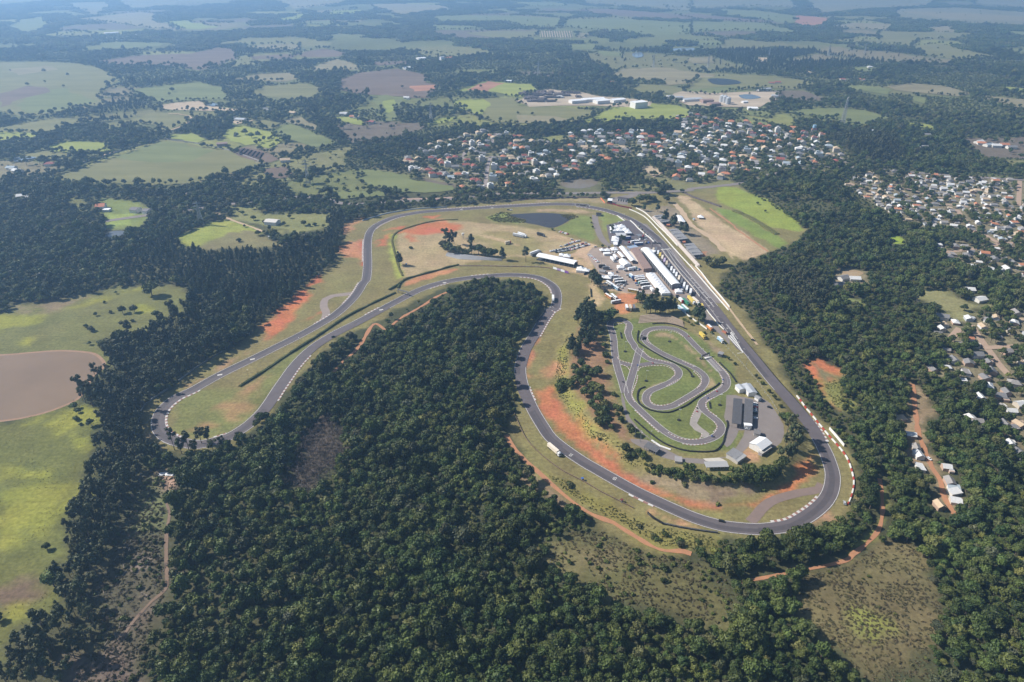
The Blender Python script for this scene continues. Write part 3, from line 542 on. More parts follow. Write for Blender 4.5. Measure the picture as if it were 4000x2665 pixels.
water('pond', (.052, .046, .045), .2, 'dark pond inside the bend of the race track', 'R2 1620,330 1760,318 1900,312 2060,318 2190,340 2170,380 2080,430 2000,448 1880,420 1770,400 1780,372 1700,355', .10, (2.0, (.16, .14, .07)))
water('town_pond', (.20, .17, .13), .2, 'silty pond between the town and the track', 'B 1480,1195 1560,1170 1650,1168 1720,1180 1715,1205 1640,1227 1530,1225')
water('mud_pond', (.38, .28, .17), .3, 'sandy coloured pond in the right-hand woods', 'D 965,905 1020,892 1090,898 1125,915 1080,940 990,950 960,930')
water('farm_pond', (.12, .13, .14), .1, 'small grey pond in the left woods', 'A 690,1520 760,1505 840,1510 800,1545 700,1565')
water('hill_pond', (.035, .045, .05), .5, 'dark reservoir on the far right hillside', 'C 275,520 350,515 450,525 490,545 400,556 310,550', 1.9)
water('field_pond', (.2, .25, .3), .1, 'blue pond beside the tan bare field', 'A 1345,680 1400,678 1420,690 1380,697', 1.9)
water('wetland_pool', (.16, .2, .24), .1, 'shallow pool in the far left pasture', 'A 90,1035 170,1025 240,1032 180,1045 100,1060', 1.9)
water('works_pond', (.13, .16, .19), .1, 'settling pond beside the far silos', 'C 480,625 560,620 620,640 560,650 500,645', 1.9)
water('far_lake', (.2, .26, .32), .15, 'pale reservoir far off near the upper right', 'C 20,325 110,315 200,318 180,332 60,338', 1.9)
water('river_bend', (.2, .25, .3), .15, 'glint of river among the far woods', 'B 1950,352 2010,345 2020,370 1970,378', 1.9)

# ================================================================== RACE TRACK
TRK = ('R2 2354,245 2200,232 2000,230 1800,240 1600,250 1400,262 1200,275 1000,288 800,305 620,337 530,364 455,396 390,432 345,480 324,545 318,650 320,800 305,930; R1 1310,650 1270,715 1220,770 1150,830 1060,885 950,945 830,1005 690,1075 512,1162; '
       'F 1470,1030 1375,1072 1300,1122 1243,1180 1215,1240 1213,1300 1235,1350 1300,1400 1400,1432 1530,1445; R1 480,1532 560,1508 640,1462 700,1415 755,1360 795,1305 830,1250 875,1185 925,1115 985,1050 1050,995 1130,945; R2 60,1400 200,1332 400,1225 600,1118 800,1018 1000,953 1200,916 1400,895 1600,881 1800,890 1925,920 2025,985 2058,1050 2060,1120 2040,1200; '
       'R4 402,85 350,155 300,240 260,300 235,350 213,420 207,480 225,570 262,660 300,735 345,808 394,878 489,955 600,1030 670,1070 855,1175 975,1236 1130,1308 1285,1373 1445,1418 1600,1436; E 100,1361 200,1353 300,1335 375,1295 435,1255 490,1207 525,1160 545,1110 553,1055 548,1000 514,900 461,800 395,705 215,500 57,300; L 1568,1060 1330,740 1090,440 700,0; M 1300,785 1140,540 985,370; R3 1050,470 950,412 830,362 700,320 560,290 400,267')
trk = spline(G(TRK), 5, True)
LAP = sum(math.hypot(trk[i][0] - trk[i - 1][0], trk[i][1] - trk[i - 1][1]) for i in range(len(trk)))
def track_w(p):
    y = p[1]; return 11.6 + 2.6 * float(smooth(930, 1080, np.array(y)))
tw = [track_w(p) for p in trk]
CLOSED = trk + [trk[0]]
root = MB(); ribbon(root, CLOSED, 12, .16, w_at=lambda t: tw[int(t * (len(trk))) % len(trk)])
race = tag(root.build('race_track', ASPH), 'grey asphalt motor racing circuit looping round the whole site', 'race track', kind='structure')
RUB = mat('rubbered_asphalt', (.070, .062, .068), .75, (.095, .083, .088), .3, .6)
gro = [(p[0] + n[0] * 2.4 * math.sin(i * .035) , p[1] + n[1] * 2.4 * math.sin(i * .035)) for i, (p, n) in enumerate(zip(trk, normals2(trk, True)))]
mb = MB(); ribbon(mb, gro + [gro[0]], 4.2, .172); mb.build('racing_groove', RUB, race)
rw = random.Random(3); WORN = mat('patched_asphalt', (.135, .12, .122), .9, (.10, .088, .092), .2)
for k in range(26):
    i = rw.randrange(len(trk)); L = [trk[(i + j) % len(trk)] for j in range(rw.randint(4, 14))]; mb = MB(); ribbon(mb, offset(L, rw.uniform(-3.5, 3.5)), rw.uniform(1.5, 3.5), .178 + .0005 * k); mb.build('asphalt_patch', [WORN, RUB][k % 2], race)
def nearest(L, q):
    return min(range(len(L)), key=lambda i: (L[i][0] - q[0]) ** 2 + (L[i][1] - q[1]) ** 2)
for sd in (1, -1):
    e = [(p[0] + n[0] * sd * (w / 2 - .45), p[1] + n[1] * sd * (w / 2 - .45)) for p, n, w in zip(trk, normals2(trk, True), tw)]
    mb = MB(); ribbon(mb, e + [e[0]], .38, .19); mb.build('edge_line', WLINE, race)
def sub(a, b):
    """piece of the track centre line between two photo points, shorter way"""
    i, j = nearest(trk, at(*a)), nearest(trk, at(*b)); n = len(trk)
    f = [(i + k) % n for k in range((j - i) % n + 1)]; r = [(i - k) % n for k in range((i - j) % n + 1)]
    return [trk[k] for k in (f if len(f) <= len(r) else r)]
def kerb(a, b, side_pt, w=1.5, on=2.6, off=2.2, extra=.4, red=True):
    L = sub(a, b); q = at(*side_pt); N = normals2(L); i = nearest(L, q)
    s = 1 if (q[0] - L[i][0]) * N[i][0] + (q[1] - L[i][1]) * N[i][1] > 0 else -1
    e = [(p[0] + n[0] * s * (track_w(p) / 2 + extra), p[1] + n[1] * s * (track_w(p) / 2 + extra)) for p, n in zip(L, N)]
    mb = MB(); dashes(mb, e, w, .215, on, off, 0, 1); mb.build('kerb', [KWHITE, KRED if red else ASPH_L], race)
kerb(('R2', 360, 460), ('R2', 640, 335), ('R2', 470, 410)); kerb(('R2', 318, 560), ('R2', 318, 760), ('R2', 270, 650), 2.2); kerb(('R2', 1000, 288), ('R2', 1990, 230), ('R2', 1400, 235), 1.6); kerb(('R3', 420, 270), ('R3', 950, 412), ('R3', 700, 350), 1.6, 3.4, 3)
kerb(('R2', 300, 950), ('R1', 1225, 765), ('R1', 1230, 700), 1.4); kerb(('R1', 1150, 830), ('R1', 1060, 885), ('R1', 1060, 850), 1.4)
kerb(('F', 1500, 1015), ('F', 1340, 1420), ('F', 1400, 1200), 1.7); kerb(('R1', 985, 1050), ('R1', 805, 1300), ('R1', 940, 1200), 2.2); kerb(('R1', 480, 1532), ('R1', 580, 1500), ('R1', 500, 1450), 1.4)
kerb(('R2', 1290, 905), ('R2', 1450, 890), ('R2', 1400, 850), 1.4); kerb(('R2', 1740, 885), ('R2', 2050, 1050), ('R2', 1850, 1000), 1.8); kerb(('R2', 870, 990), ('R2', 1040, 945), ('R2', 950, 1010), 1.4); kerb(('R2', 330, 1260), ('R2', 450, 1200), ('R2', 330, 1200), 1.4)
kerb(('R2', 2050, 1180), ('R4', 290, 260), ('R4', 400, 180), 2.4); kerb(('R4', 900, 1200), ('R4', 1040, 1265), ('R4', 950, 1260), 1.8, 4, 4); kerb(('R4', 1740, 1430), ('E', 505, 1190), ('E', 300, 1250), 2.0)
kerb(('E', 230, 520), ('E', 470, 815), ('E', 400, 650), 2.6); kerb(('R4', 222, 560), ('R4', 255, 650), ('R4', 280, 600), 1.2)
# double line and grid boxes on the straight
strt = sub(('M', 1150, 555), ('E', 57, 300))
for d in (-.45, .45):
    mb = MB(); ribbon(mb, offset(strt, d), .4, .2); mb.build('centre_line', WLINE, race)
mb = MB(); ribbon(mb, [atz('M', 1190, 572, 0), atz('L', 775, 0, 0), atz('L', 1165, 445, 0)], .55, .2); mb.build('lane_line', WLINE, race)
for k, (x, y) in enumerate([(830, 190), (890, 290), (1060, 490), (1150, 600), (1235, 710), (1330, 825), (1420, 940), (1520, 1060), (785, 45), (860, 135), (940, 230), (1025, 330), (1110, 435), (1195, 540), (1285, 650), (1370, 760), (1465, 880), (1568, 995), (1640, 1180), (1680, 1110), (1760, 1340), (1810, 1260), (1870, 1480), (1930, 1420), (1990, 1600), (2060, 1570), (2120, 1740), (2180, 1720), (2240, 1880), (2300, 1850)]):
    q = at('L', x, y); mb = MB(); ang = math.radians(4); c, s = math.cos(ang), math.sin(ang)
    ribbon(mb, [(q[0] - 1.3 * c, q[1] - 1.3 * s), (q[0] + 1.3 * c, q[1] + 1.3 * s)], .7, .205); ribbon(mb, [(q[0], q[1]), (q[0] + .9 * s, q[1] - 1.6 * c)], .35, .207); mb.build('grid_mark', WLINE, race)
mb = MB(); ribbon(mb, [atz('M', 1066, 573, 0), atz('M', 1225, 563, 0)], 1.6, .21); mb.build('start_line', WHITE, race)
for (r, x, y) in (('R1', 693, 1075), ('R1', 512, 1162), ('R1', 1258, 888), ('R1', 1410, 800), ('R2', 1183, 278), ('R2', 1465, 265), ('R2', 1028, 953)):
    q = at(r, x, y); mb = MB(); ribbon(mb, [(q[0] - 2, q[1] - .8), (q[0] + 2, q[1] + .8)], 2.2, .2); mb.build('board_mark', WLINE, race)
def painted_text(txt, r, x, y, size, rot, parent, m=WHITE, z=.21):
    cu = bpy.data.curves.new('txt', 'FONT'); cu.body = txt; cu.size = size; cu.align_x = 'CENTER'; cu.align_y = 'CENTER'
    t = bpy.data.objects.new('txt', cu); me = bpy.data.meshes.new_from_object(t); bpy.data.objects.remove(t)
    o = link('painted_number', me, parent); me.materials.append(m); q = at(r, x, y); o.location = (q[0], q[1], hz(*q) + z + .1); o.rotation_euler = (0, 0, rot); return o
painted_text('05', 'R4', 787, 1130, 3.8, math.radians(62), race); painted_text('02', 'R4', 518, 986, 3.6, math.radians(55), race)
# link road across the big bend, disused loop at the left, asphalt run-off by the straight
def road(name, label, s, w, m, z=.10, step=6, cat='road', clear=True, kind='structure', room=0):
    L = spline(G(s), 3 if m.name.startswith('dirt') else step); mb = MB(); nz_ = vnoise(np.array([p[0] for p in L]), np.array([p[1] for p in L]), 8, 9); ribbon(mb, L, w, z, w_at=(lambda t: w * (.6 + .8 * float(nz_[min(len(L) - 1, int(round(t * (len(L) - 1))))]))) if m.name.startswith('dirt') else None); o = tag(mb.build(name, m), label, cat, kind=kind)
    if clear: ROADS.append((L, w + room))
    return o
ROADS = [(trk + [trk[0]], 16)]
road('link_road', 'old worn asphalt link across the last bend', 'R4 1615,1395 1640,1370 1680,1320 1740,1270 1820,1240 1920,1215 2038,1195; E 490,1085', 7.5, mat('old_asphalt', (.23, .165, .14), .95, (.17, .13, .115), .15), .11)
road('escape_loop', 'disused pale asphalt loop beside the left straight', 'R1 1090,860 1105,820 1090,780 1100,740 1140,722 1200,715 1268,705', 8.5, mat('loop_pale', (.30, .245, .215), .9, (.22, .18, .165), .12), .11)
S = lambda n, s, z, m, lab, cat: tag(sheet(n, G(s), z, m), lab, cat, kind='structure')
S('runoff_asphalt', 'M 690,185 760,140 830,150 1000,330 1190,520 1290,570; L 700,-190 1000,0 1290,400 1400,545 1330,560 1165,470 900,300 650,20; M 1110,575 1000,490 900,400', .09, ASPH_L, 'worn asphalt run-off beside the starting straight', 'asphalt')
S('pit_lane', 'R3 700,470 900,420 960,430 1050,520 1160,620 1260,700 1290,735 1400,870 1520,1000 1600,1090 1690,1190 1760,1310 1890,1500; R4 1575,362 1530,330 1420,180 1300,40; R3 1560,1180 1450,1100 1150,700 960,690 740,660', .06, ASPH, 'pit lane asphalt between the paddock and the pit wall', 'pit lane')
S('paddock_yard', 'R3 560,700 760,690 960,690 1150,700 1450,1105 1560,1185 1400,1190 1250,1180 900,1160 760,1110 650,1000 560,860 500,770', .05, GRAVEL, 'brown gravel paddock yard between tents and trucks', 'yard')
S('kart_access_road', 'L 420,400 760,370 900,420 1040,640 1200,850 1330,1010 1420,1130 1568,1290 1568,1400 1350,1160 1180,1060 1060,960 900,560 740,520 560,480', .055, ASPH_L, 'asphalt apron with parked trailers beside the pit exit', 'asphalt')
S('car_park_top', 'U 540,720 1000,640 1240,590 1500,470 1700,480 2100,500 1720,600 1230,740 1190,990 640,930', .06, ASPH_L, 'paved forecourt by the circuit gatehouse', 'car park')
road('paddock_road', 'asphalt service road from the pond dam to the paddock', 'R3 585,365 590,430 610,500 640,580 690,650 740,680', 9, ASPH_L, .07)
# highway and country roads
road('highway', 'two lane asphalt highway between the track and the town', 'A 250,1500; B -300,1290 100,1330 440,1312 780,1298 1100,1262 1500,1262 1820,1256 2000,1258 2180,1250 2335,1240; C 160,1232 440,1203 560,1180 680,1140 850,1110 1000,1092 1250,1090 1500,1112 1800,1140 2335,1175 2700,1210', 11, ASPH_L, .3)
road('highway_shoulder', 'reddish dirt shoulder along the left part of the highway', 'B 440,1305 600,1300 780,1294', 18, mat('dirt_pink', (.30, .21, .17), .9, (.36, .26, .2), .1), .2)
DIRT = mat('dirt_road', (.43, .205, .105), .95, (.31, .16, .09), .25); DIRT_T = mat('dirt_road_tan', (.48, .36, .24), .95, (.40, .29, .19), .1); DIRT_S = mat('street_dirt', (.40, .29, .21), .95, (.32, .23, .17), .1)
road('dirt_track', 'orange dirt track through the woods below the big bend', 'R4 120,860 160,930 230,1010 330,1100 430,1190 540,1280 650,1350 780,1400; H 1000,400 1130,480 1240,545 1340,580 1480,585 1540,605', 3.4, DIRT, .22, room=3)
road('forest_dirt_track', 'orange dirt track along the edge of the central forest', 'R2 1100,1020 960,1080 850,1150 740,1215 640,1270 560,1330 500,1395; R1 1370,880 1290,1000 1200,1090 1110,1180', 3.4, DIRT, .2, room=4)
road('valley_dirt_track', 'narrow orange dirt track at the lower right', 'E 840,1050 855,1150 855,1280 830,1370 760,1450 680,1510 580,1568; H 1900,820', 2.8, DIRT, .2, room=3)
road('clearing_track', 'rutted dirt track down the cleared strip at lower left', 'G 1060,300 1050,400 1075,500 1060,600 1055,750 1060,900 1050,980 960,1060 850,1180 780,1280', 2.0, mat('dirt_brown', (.23, .155, .11), .95, (.15, .11, .08), .2), .2)
road('lane', 'sandy lane to the white farmhouse', 'R1 490,260 580,300 680,335 770,370 880,400', 4, DIRT_T, .2); road('lane_upper', 'sandy lane by the brick works', 'A 1060,870 1200,820 1245,770 1180,750 1100,745', 5, DIRT_T, 1.8)
road('farm_road', 'tan dirt road along the big walled field', 'A 240,1165 470,1085 700,1005 760,990', 9, DIRT_T, .5); road('grandstand_lane', 'pale dirt lane behind the grandstands', 'R3 1400,250 1480,340 1560,460 1680,540 1780,610 1860,690 1900,740', 8, DIRT_T, .09)
road('field_edge_track', 'dirt track along the edge of the vivid green meadow', 'R3 1760,300 1900,400 2010,480; D 140,570 250,650 390,750', 3, DIRT, .09); road('east_verge', 'orange dirt verge along the right of the straight', 'R3 1560,870 1700,1010 1900,1250; E 0,115 60,190 90,230', 2.4, DIRT_T, .08)
for i, s in enumerate(['D 840,160 940,190 1090,260 1220,300 1360,340', 'D 1360,240 1520,290 1650,330 1800,350', 'D 1530,365 1700,385 1900,405 2120,425 2352,440', 'D 1840,430 1880,490 1920,530', 'D 2320,210 2310,400', 'D 1690,760 1900,740 2100,710 2170,690 2352,685 2700,680', 'D 2050,620 2110,660 2170,690', 'D 1410,510 1460,550', 'E 1400,110 1460,200 1520,280 1570,350 1630,415', 'E 1330,130 1270,200', 'E 1480,250 1700,240', 'D 720,145 800,130 900,180 960,200']):
    road('dirt_street', ['sandy street at the left edge of the shanty town', 'short sandy street in the upper shanty town', 'long sandy street crossing the right-hand town', 'sandy side street by the white block', 'broad sandy street at the far right edge', 'wide sandy street below the right-hand town', 'sandy street running down to the wide crossing', 'sandy spur at the edge of the woods', 'dirt street through the lower right houses', 'short dirt street by the lower right yard', 'dirt cross street in the lower right town', 'dirt turnout beside the highway'][i], s, 7, DIRT_S, .25)
road('village_road', 'orange dirt road past the lone houses at lower right', 'E 1040,470 1050,560 1065,680 1080,780 1120,880 1160,980 1210,1060 1235,1160 1300,1270', 4, DIRT, .2)
for i, s in enumerate(['N 1160,935 1180,800 1190,700 1215,600 1240,540', 'N 380,670 560,740 770,775 980,772 1170,768 1350,765', 'N 840,540 900,575 1060,560 1230,555 1400,535', 'N 1240,400 1260,330 1300,240', 'N 900,480 870,545', 'N 980,945 1100,935 1300,940', 'N 1400,690 1700,700 2000,690 2200,680', 'B 1820,1020 1950,1030 2100,1060', 'C 300,960 500,980 700,1020 900,1000', 'C 880,960 1000,980 1100,1010 1180,1060', 'C 560,1080 760,1060 900,1050', 'B 1580,930 1800,950 2100,980 2300,990']):
    road('street', ['straight paved avenue in the middle of the town', 'paved cross street with pale kerbs near the town front', 'curving street in the left of the town', 'street climbing to the back of the town', 'short curved street at the town green', 'lane along the front edge of the town', 'street behind the white villas', 'street in the town centre', 'street in the right of the town', 'road leaving the town by the highway', 'lower right street of the town', 'upper street of the town'][i], s, 7, mat('street_paving', (.24, .20, .185), .9, (.30, .26, .24), .1), .3)

# ================================================================== KART TRACK
KR = ['K 1147,303 1240,400 1325,490 1372,570 1372,640 1325,700 1250,740 1160,790 1090,835 1066,890 1100,950 1170,1010 1250,1070 1300,1130 1305,1190 1270,1245 1200,1290 1100,1325 980,1338 860,1325 740,1285 620,1215 500,1120 400,1030 300,935 215,850 172,770 168,700 195,600 230,480 262,370 290,260 315,190',
      'K 130,740; R4 832,545 815,490 800,440 790,390 783,330 780,280 770,230 757,195 768,168 808,158 858,170 878,200 868,235 882,280 905,312; K 250,180 350,270 450,335 600,362 715,400 785,470 775,535 700,600 560,660 430,720 385,790 400,860 470,910 580,922 700,900 800,850 950,760 1050,690 1108,610 1110,545 1060,485 960,420 800,350 620,270 480,190 390,115 358,40; R4 962,285 963,248 985,222 1030,208 1090,204 1150,212 1200,235 1242,275 1290,325 1345,378; K 1170,325',
      'K 40,360 130,385 230,396 330,392 430,378 560,366']
kart = thing('kart_track', 'grey asphalt kart circuit with several loops on green lawn', 'kart track'); kart['kind'] = 'structure'
for i, s in enumerate(KR):
    L = spline(G(s), 3); mb = MB(); ribbon(mb, L, 7.2 if i < 2 else 6, .10 + .012 * i); mb.build('lane', ASPH_K, kart); ROADS.append((L, 8))
    if i < 2:
        for sd in (1, -1):
            mb = MB(); ribbon(mb, offset(L, sd * 3.35), .35, .13 + .012 * i); mb.build('edge_line', WLINE, kart)
        mb = MB(); dashes(mb, offset(L, .6), .3, .14 + .012 * i, 14, 22); mb.build('racing_line', mat('rubber_pale', (.26, .235, .24), .8), kart)
for s in ['K 410,50 400,100 450,145', 'K 290,470 310,435 370,415 480,405 600,405 680,430 735,475 738,520 700,550', 'K 450,765 432,800 450,850 510,885 600,890 680,870', 'K 640,655 720,610 800,565', 'K 785,892 950,800 1110,700', 'K 830,345 980,415', 'K 970,475 1030,530 1065,590 1045,650 1000,685', 'K 285,520 270,600 235,690 213,760 230,820 250,850', 'K 250,950 400,1090 550,1225', 'K 655,1222 760,1280 880,1308 1040,1303', 'K 830,1360 960,1378 1140,1358', 'K 1220,1090 1255,1140 1250,1180 1212,1215', 'K 1225,795 1150,830 1120,870 1150,950 1255,1025', 'K 1110,775 1230,705 1300,650 1325,590 1290,510', 'K 1190,300 1290,400 1380,490 1415,560', 'K 355,230 430,300 540,335 700,375', 'K 60,290; K 40,290 45,320 110,352 220,382', 'K 80,390 150,415 195,470', 'K 940,1045 980,960 1020,880', 'K 1070,1235 1065,1270 1045,1300', 'R4 985,255 1000,232 1040,221 1110,221 1165,235 1210,262', 'R4 858,180 850,210 845,240', 'R4 790,185 835,178']:
    L = spline(G(s), 2); mb = MB(); dashes(mb, L, .95, .175, 1.5, 1.5, 0, 1); mb.build('kerb', [KWHITE, KRED], kart)
L0 = G('K 1125,318 1340,520'); d = (Vector(L0[1]) - Vector(L0[0])).normalized(); nrm = Vector((-d.y, d.x))
mb = MB(); c0 = Vector(L0[0])
for i in range(17):
    for sd in (-1, 1):
        q = Vector(at('K', 1147 + (1290 - 1147) * i / 16, 318 + (470 - 318) * i / 16)) + nrm * (sd * 1.7)
        ribbon(mb, [tuple(q - nrm * 1.2), tuple(q + nrm * 1.2)], .35, .15); ribbon(mb, [tuple(q - nrm * 1.2), tuple(q - nrm * 1.2 - d * 1.6)], .25, .153)
mb.build('grid_marks', WLINE, kart)
mb = MB(); ribbon(mb, [at('K', 1103, 309), at('K', 1192, 298)], 2.2, .16); mb.build('start_line', WHITE, kart)
S('kart_chute', 'K 1020,880 1075,965 1050,1030 1010,1110 1060,1160 1165,1235 1150,1275 1068,1282 1062,1232 980,1192 920,1120 930,1060 1000,920', .08, mat('pale_concrete', (.33, .30, .27), .9, (.25, .22, .2), .2), 'pale concrete slip lane in the kart track infield', 'pavement')
S('kart_paddock', 'O 250,190 420,190 480,215 740,255 850,230 1000,330 1110,500 1225,700 1235,850 1180,1000 1080,1080 830,1130 660,1030 520,1170 400,1130 250,1240 0,1265; R4 1350,1010 1200,1000 1100,950 980,890 880,885 890,905 960,945 1080,1000 1200,1030 1350,1040 1450,1030; O 100,1290 240,1250 330,1180 440,1050 540,880 560,790 460,790 420,900 330,1030 260,1080 200,1020 210,930 250,840 290,660 240,640 210,560 240,400', .045, ASPH_L, 'worn asphalt kart paddock with sheds', 'yard')
S('kart_service_road', 'K 85,720 125,815 140,920 190,1040 300,1180 430,1290 560,1370 480,1330 330,1230 200,1110 150,1090 110,930 85,830', .04, ASPH_L, 'narrow asphalt service lane left of the kart track', 'road')
S('concrete_apron', 'O -150,1270 130,1255 230,1300 270,1340 100,1350 -100,1310', .06, CONC, 'white concrete apron in front of the kart sheds', 'pavement')

# ================================================================== WALLS, BARRIERS, HEDGES
def wall(name, label, s, h, t, m, cat='wall', cap=None, z=None, step=6):
    L = spline(G(s), step); mb = MB(); a, b = offset(L, t / 2), offset(L, -t / 2); Z = hvec(L)
    for i in range(len(L) - 1):
        for P, Q in ((a, a), (b, b)):
            pass
        z0, z1 = Z[i] - .3, Z[i + 1] - .3
        A0, A1, B0, B1 = a[i], a[i + 1], b[i], b[i + 1]
        mb.quad((*B0, z0), (*B1, z1), (*B1, Z[i + 1] + h), (*B0, Z[i] + h)); mb.quad((*A1, z1), (*A0, z0), (*A0, Z[i] + h), (*A1, Z[i + 1] + h))
        mb.quad((*A0, Z[i] + h), (*B0, Z[i] + h), (*B1, Z[i + 1] + h), (*A1, Z[i + 1] + h))
    mb.quad((*a[0], Z[0]), (*b[0], Z[0]), (*b[0], Z[0] + h), (*a[0], Z[0] + h)); mb.quad((*b[-1], Z[-1]), (*a[-1], Z[-1]), (*a[-1], Z[-1] + h), (*b[-1], Z[-1] + h))
    return tag(mb.build(name, m), label, cat)
wall('safety_wall', 'long low white wall along the right of the starting straight', 'R3 935,310 1030,350 1120,410 1260,560 1415,735 1580,915 1740,1100 1950,1342', 1.1, .9, WHITE)
wall('boundary_wall', 'white wall on the bank above the straight, near the trees', 'R3 1610,890 1680,970 1760,1075 1860,1190 1960,1312', 1.6, .5, WHITE)
wall('terrace_wall', 'white wall from the gate down to the grandstand', 'R3 1005,297 1080,335 1130,375; S 50,130 220,310 400,480 600,690 760,870', 1.5, .6, WHITE)
wall('pit_wall', 'white pit wall between the pit lane and the straight', 'M 555,95 620,150 690,225 790,310 900,400 950,450', 1.1, 1.0, WHITE)
wall('guard_wall', 'short white wall with red run-off before the pit entry', 'M 345,15 400,55 465,100', 1.0, .8, WHITE)
wall('pit_exit_wall', 'white wall along the pit exit apron', 'L 1060,630 1150,760 1270,900 1350,1000 1450,1090', 1.0, .6, WHITE)
wall('kart_wall', 'broken white wall between the kart circuit and the pines', 'L 655,760 790,860 900,940 1000,1010 1105,1085', 1.4, .5, WHITE)
wall('orange_barrier', 'orange advertising barrier at the end of the top straight', 'U 160,740 230,820 330,930', 1.6, .5, mat('orange_board', (.72, .20, .09), .6))
wall('advert_wall', 'black and red advertising fence on the outside of the first bend', 'U 390,930 650,980 850,1040 1100,1090 1350,1140', 2.2, .4, mat('advert_black', (.04, .03, .035), .5, (.25, .03, .03), .25, .9))
wall('concrete_wall', 'long grey wall around the big left field', 'A 245,1165 480,1085 760,995 1035,912', 2.6, .5, CONC_D); wall('field_wall', 'grey wall along the back of the big left field', 'A 1075,908 1300,940 1500,985 1715,1070 1600,1105', 2.4, .5, CONC_D)
wall('armco_barrier', 'steel guard rail by the woods outside the top bend', 'R2 275,385 350,360 470,325 600,300 760,278 900,268 1050,262', 1.4, .9, mat('bluegrey_tyres', (.28, .34, .40), .6, (.36, .42, .48), .5))
wall('stone_wall', 'retaining wall below the terraces at the left grandstand', 'R2 1160,800 1400,800 1650,805 1900,810 2020,825', 1.0, .5, mat('barrier_red_white', (.42, .36, .33), .8, (.30, .16, .13), .12, .9))
wall('top_barrier', 'red and white barrier behind the top straight', 'R2 1640,205 1850,182 2050,175 2354,172; R3 300,185 640,190', 1.2, .5, mat('barrier_top', (.45, .42, .4), .8, (.22, .05, .04), .2, .9))
wall('green_screen', 'dark hedge-backed fence beside the central forest', 'R2 1960,1085 1955,1180 1920,1260 1860,1330', 1.4, .6, mat('fence_dark', (.06, .06, .045), .8)); wall('dark_screen', 'long black fabric screen by the marquee', 'Q 1770,700 1900,640 2090,560', 2.2, .3, BLACK); wall('bank_fence', 'dark low fence on the grass bank below the paddock', 'R3 538,1120 545,1205', 1.6, .6, BLACK)
wall('outer_fence', 'rusty wire fence below the big bend', 'R4 170,730 200,800 240,880 300,950 380,1020 480,1090 600,1150 700,1210 820,1270 900,1310', 1.1, .35, mat('fence_rust', (.12, .085, .06), .9, (.2, .15, .1), .4)); wall('tyre_fence', 'dark tyre wall on the outside of the big bend', 'H 1215,305 1330,380 1450,405 1600,430 1740,448', 1.2, 1.0, mat('tyre_stack', (.03, .03, .03), .9, (.12, .12, .12), .7, .8))
wall('screen_dark', 'black screen panels outside the big bend', 'H 1210,300 1260,345; H 1262,345 1330,385', 2.0, .4, BLACK); wall('hairpin_fence', 'dark fence on the outside of the left hairpin', 'F 1700,735 1500,860 1300,1010 1150,1110 1085,1180 1062,1280 1070,1400', 1.4, .5, mat('fence_grey', (.09, .085, .085), .8, (.3, .3, .3), .1, .9)); wall('white_hoarding', 'plain white hoarding above the red and white barrier', 'V 530,525 630,640 722,750', 2.4, .5, WHITE)
wall('kart_edge_kerb', 'white concrete kerb by the kart stand', 'K 455,1320 560,1390 690,1435', .5, 1.6, WHITE); wall('village_wall', 'white wall beside the highway junction', 'C 800,1095 900,1085 1000,1080 1080,1070', 2, .5, CONC)
# red and white barrier blocks along the outside of the last bend
bar = thing('block_barrier', 'curved barrier of red and white concrete blocks outside the last bend', 'barrier')
VL = spline(G('V 105,90 165,165 220,245 295,330 370,425 440,510 515,600 610,705 700,810 765,910 805,1010 835,1120 850,1230 825,1370 785,1480 770,1505'), 1.0); s = 0; i = 0; white = True
while i < len(VL) - 2:
    L = 6 if white else 4; j = min(len(VL) - 1, i + L); a, b = VL[i], VL[j]; mb = MB()
    cx, cy_ = (a[0] + b[0]) / 2, (a[1] + b[1]) / 2
    mb.box(cx, cy_, hz(cx, cy_) - .2, math.hypot(b[0] - a[0], b[1] - a[1]) - .1, .95, 1.3, math.atan2(b[1] - a[1], b[0] - a[0]), taper=.93); mb.build('block', WHITE if white else REDP, bar); i = j; white = not white
wall('tyre_barrier', 'tiny tyre wall in the upper left kart infield', 'K 75,0 85,60 92,72', .9, 1.1, BLACK, 'tyre barrier')
def tyres(label, s, h=.9, w=1.0):
    L = spline(G(s), 1.1); mb = MB(); Z = hvec(L)
    for (x, y), z in zip(L, Z):
        for k in range(2): mb.cyl(x + random.uniform(-.12, .12), y + random.uniform(-.12, .12), z + k * h / 2 - .05 * k, w * .68, h / 2, 7, 0, w * .62)
    return tag(mb.build('tyre_barrier', BLACK), label, 'tyre barrier', 'black tyre barriers round the kart circuit')
for lab, s in [('black tyre wall curling round the top kart hairpin', 'K 295,-20 282,60 290,110 350,160 500,250 640,325 780,390 880,440 930,490 955,535'), ('black tyre wall round the lower left kart bend', 'K 375,668 310,695 285,750 287,830 330,890 430,945 560,975 680,975 800,930 900,880 1010,800 1120,730 1240,660 1283,620'),
               ('tyre wall along the bottom of the kart circuit', 'K 250,1070 340,1150 460,1250 600,1350 740,1410 900,1450 1080,1462 1240,1448 1300,1400'), ('thick tyre wall behind the lower right kart bend', 'K 1380,1085 1390,1130 1370,1200 1350,1290 1330,1350 1290,1410 1240,1450'), ('short tyre wall by the grandstand terraces', 'L 0,972 150,960 300,968 460,995 580,1035 690,1080'),
               ('straight tyre wall right of the kart starting grid', 'K 1292,370 1350,430 1420,500 1470,570 1490,605'), ('short tyre wall in the right kart infield', 'K 1165,855 1172,900 1175,925')]: tyres(lab, s)

